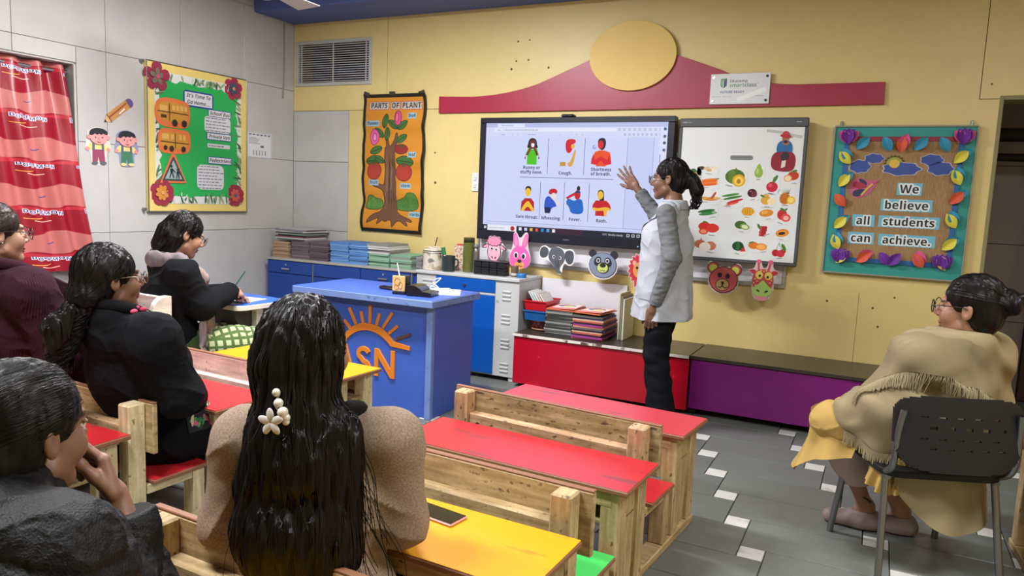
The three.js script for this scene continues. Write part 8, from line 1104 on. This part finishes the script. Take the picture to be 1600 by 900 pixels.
// woman writing at the blue desk
{
  const J = { hd: [0.0, 1.105, -0.075], hr: [-0.38, -0.05, 0.0], nk: [0, 0.975, -0.01], ch: [0, 0.76, 0.02], pl: [0, 0.485, 0.02], sh: [[-0.17, 0.91, 0.0], [0.17, 0.905, 0.0]], el: [[-0.22, 0.7, -0.12], [0.2, 0.71, -0.1]], wr: [[-0.07, 0.745, -0.33], [0.06, 0.765, -0.3]], kn: [[-0.13, 0.45, -0.4], [0.13, 0.45, -0.42]], an: [[-0.12, 0.08, -0.35], [0.12, 0.08, -0.38]],
    hand: [{ d: [0.4, -0.15, -0.8], n: [0, -1, 0], pose: 'rest' }, { d: [-0.25, -0.1, -0.9], n: [-0.5, -0.8, 0], pose: 'grip' }] };
  const o = person('woman in black sweater and long scarf writing at blue desk', [1.33, 0, 2.42], rad(-22), J, TONE.c);
  garment(o, 'sweater', cloth('#0f1115'), [...torso(J, 0.028), ...arm(J, 0, 0.026), ...arm(J, 1, 0.03), ell([0, 0.5, 0.04], [0.2, 0.14, 0.16])], { k: 0.045, cell: 0.009, fold: (x, y, z) => 0.007 * crease(x, y, z, 4.5), cut: (x, y) => Math.max(0.36 - y, y - 0.98) });
  const scm = cloth('#ffffff', { map: dtex(256, (u, v) => { const t = fbm(u, v, 4, 4, 8), s = clamp(t * 2 + 0.5); return [lerp(150, 88, s), lerp(130, 90, s), lerp(122, 108, s)]; }) });
  const scarfFold = (x, y, z) => 0.006 * Math.sin((x * 60 + z * 50) + 3 * n3(x * 5, y * 3, z * 5)) + 0.004 * n3(x * 20, y * 12, z * 20);
  garment(o, 'scarf', scm, [cap([-0.09, 0.965, -0.02], [0, 0.975, 0.09], 0.045), cap([0, 0.975, 0.09], [0.1, 0.96, -0.01], 0.048), cap([0.1, 0.955, -0.02], [0.1, 0.86, -0.13], 0.045, 0.04), cap([-0.09, 0.96, -0.03], [-0.08, 0.86, -0.14], 0.045, 0.04), ...[0, 1, 2, 3, 4].flatMap((i) => [cap([0.075 + i * 0.014, 0.87, -0.14 + i * 0.012], [0.085 + i * 0.027, 0.7, -0.185 + i * 0.016], 0.02, 0.018, 0.014), cap([0.085 + i * 0.027, 0.7, -0.185 + i * 0.016], [0.09 + i * 0.036, 0.49, -0.2 + i * 0.03], 0.018, 0.018, 0.014)]), ...[0, 1, 2].map((i) => cap([-0.09 + i * 0.02, 0.86, -0.14], [-0.1 + i * 0.025, 0.58, -0.2], 0.022, 0.022, 0.014))], { k: 0.03, cell: 0.006, fold: scarfFold });
  const fr = []; for (let i = 0; i < 34; i++) { const R = mulberry(3100 + i), t = i / 34; fr.push(tube([[0.08 + t * 0.17, 0.49, -0.21 + t * 0.14], [0.085 + t * 0.18, 0.455, -0.215 + t * 0.15], [0.08 + t * 0.2 + (R() - 0.5) * 0.03, 0.42 - R() * 0.02, -0.215 + t * 0.15]], 0.0035, 8, 5)); } part(o, 'scarf_fringe', fr, cloth('#a58f86'));
  const chk = cloth('#ffffff', { map: rep(dtex(256, (u, v) => { const a = Math.sin(u * 6.283 * 10), b = Math.sin(v * 6.283 * 10); return a > 0.35 || b > 0.5 ? [76, 98, 56] : [176, 184, 142]; }), 2.2) });
  garment(o, 'kurta', chk, [...leg(J, 0, 0.035).slice(0, 1), ...leg(J, 1, 0.04).slice(0, 1), cap([0.14, 0.46, -0.3], [0.19, 0.33, -0.36], 0.1, 0.08)], { k: 0.05, cell: 0.01, fold: fold(9, 0.008), cut: (x, y, z) => Math.max(0.3 - y, z + 0.12) });
  garment(o, 'trousers', cloth('#3d5030'), [...leg(J, 0, 0.022), ...leg(J, 1, 0.026), ell(J.pl, [0.19, 0.12, 0.16])], { k: 0.04, cell: 0.012, fold: fold(8, 0.007), cut: (x, y) => Math.max(0.08 - y, y - 0.58) });
  hair(o, hairMat, [...cap0(1.05), faceCut(-0.05), ...earCut, cap([0, -0.02, 0.08], [0.0, -0.1, 0.1], 0.075, 0.055), cap([0.04, -0.04, 0.06], [0.05, -0.115, 0.06], 0.05, 0.03)], { flow: (p) => V(p.x * 0.5, -0.8, p.y > 0.02 ? 1 : 0.1), n: 800, seed: 61, wob: 0.005 });
  part(o, 'hair_claw', [at(cb(0.06, 0.018, 0.014, 0.004), 0, 0.105, 0.09, -0.6), ...[-2, -1, 0, 1, 2].map((i) => at(cb(0.007, 0.035, 0.008, 0.002), i * 0.012, 0.095, 0.1, -0.4))], flatMat('#7a4a5a', 0.4)).applyMatrix4(o.hm);
  glasses(o, '#17181c', 1.05);
  const w = V(-0.02, 0.80, -0.375).applyAxisAngle(V(0, 1, 0), rad(-22)).add(V(1.33, 0, 2.44));
  solo('green_pencil', 'green pencil held in the writing hand', 'pencil', [bar([-0.03, -0.05, -0.01], [0.07, 0.085, -0.03], 0.0042, 8)], flatMat('#2f7a5c', 0.4), w.toArray());
}
renderer.render(scene, camera);
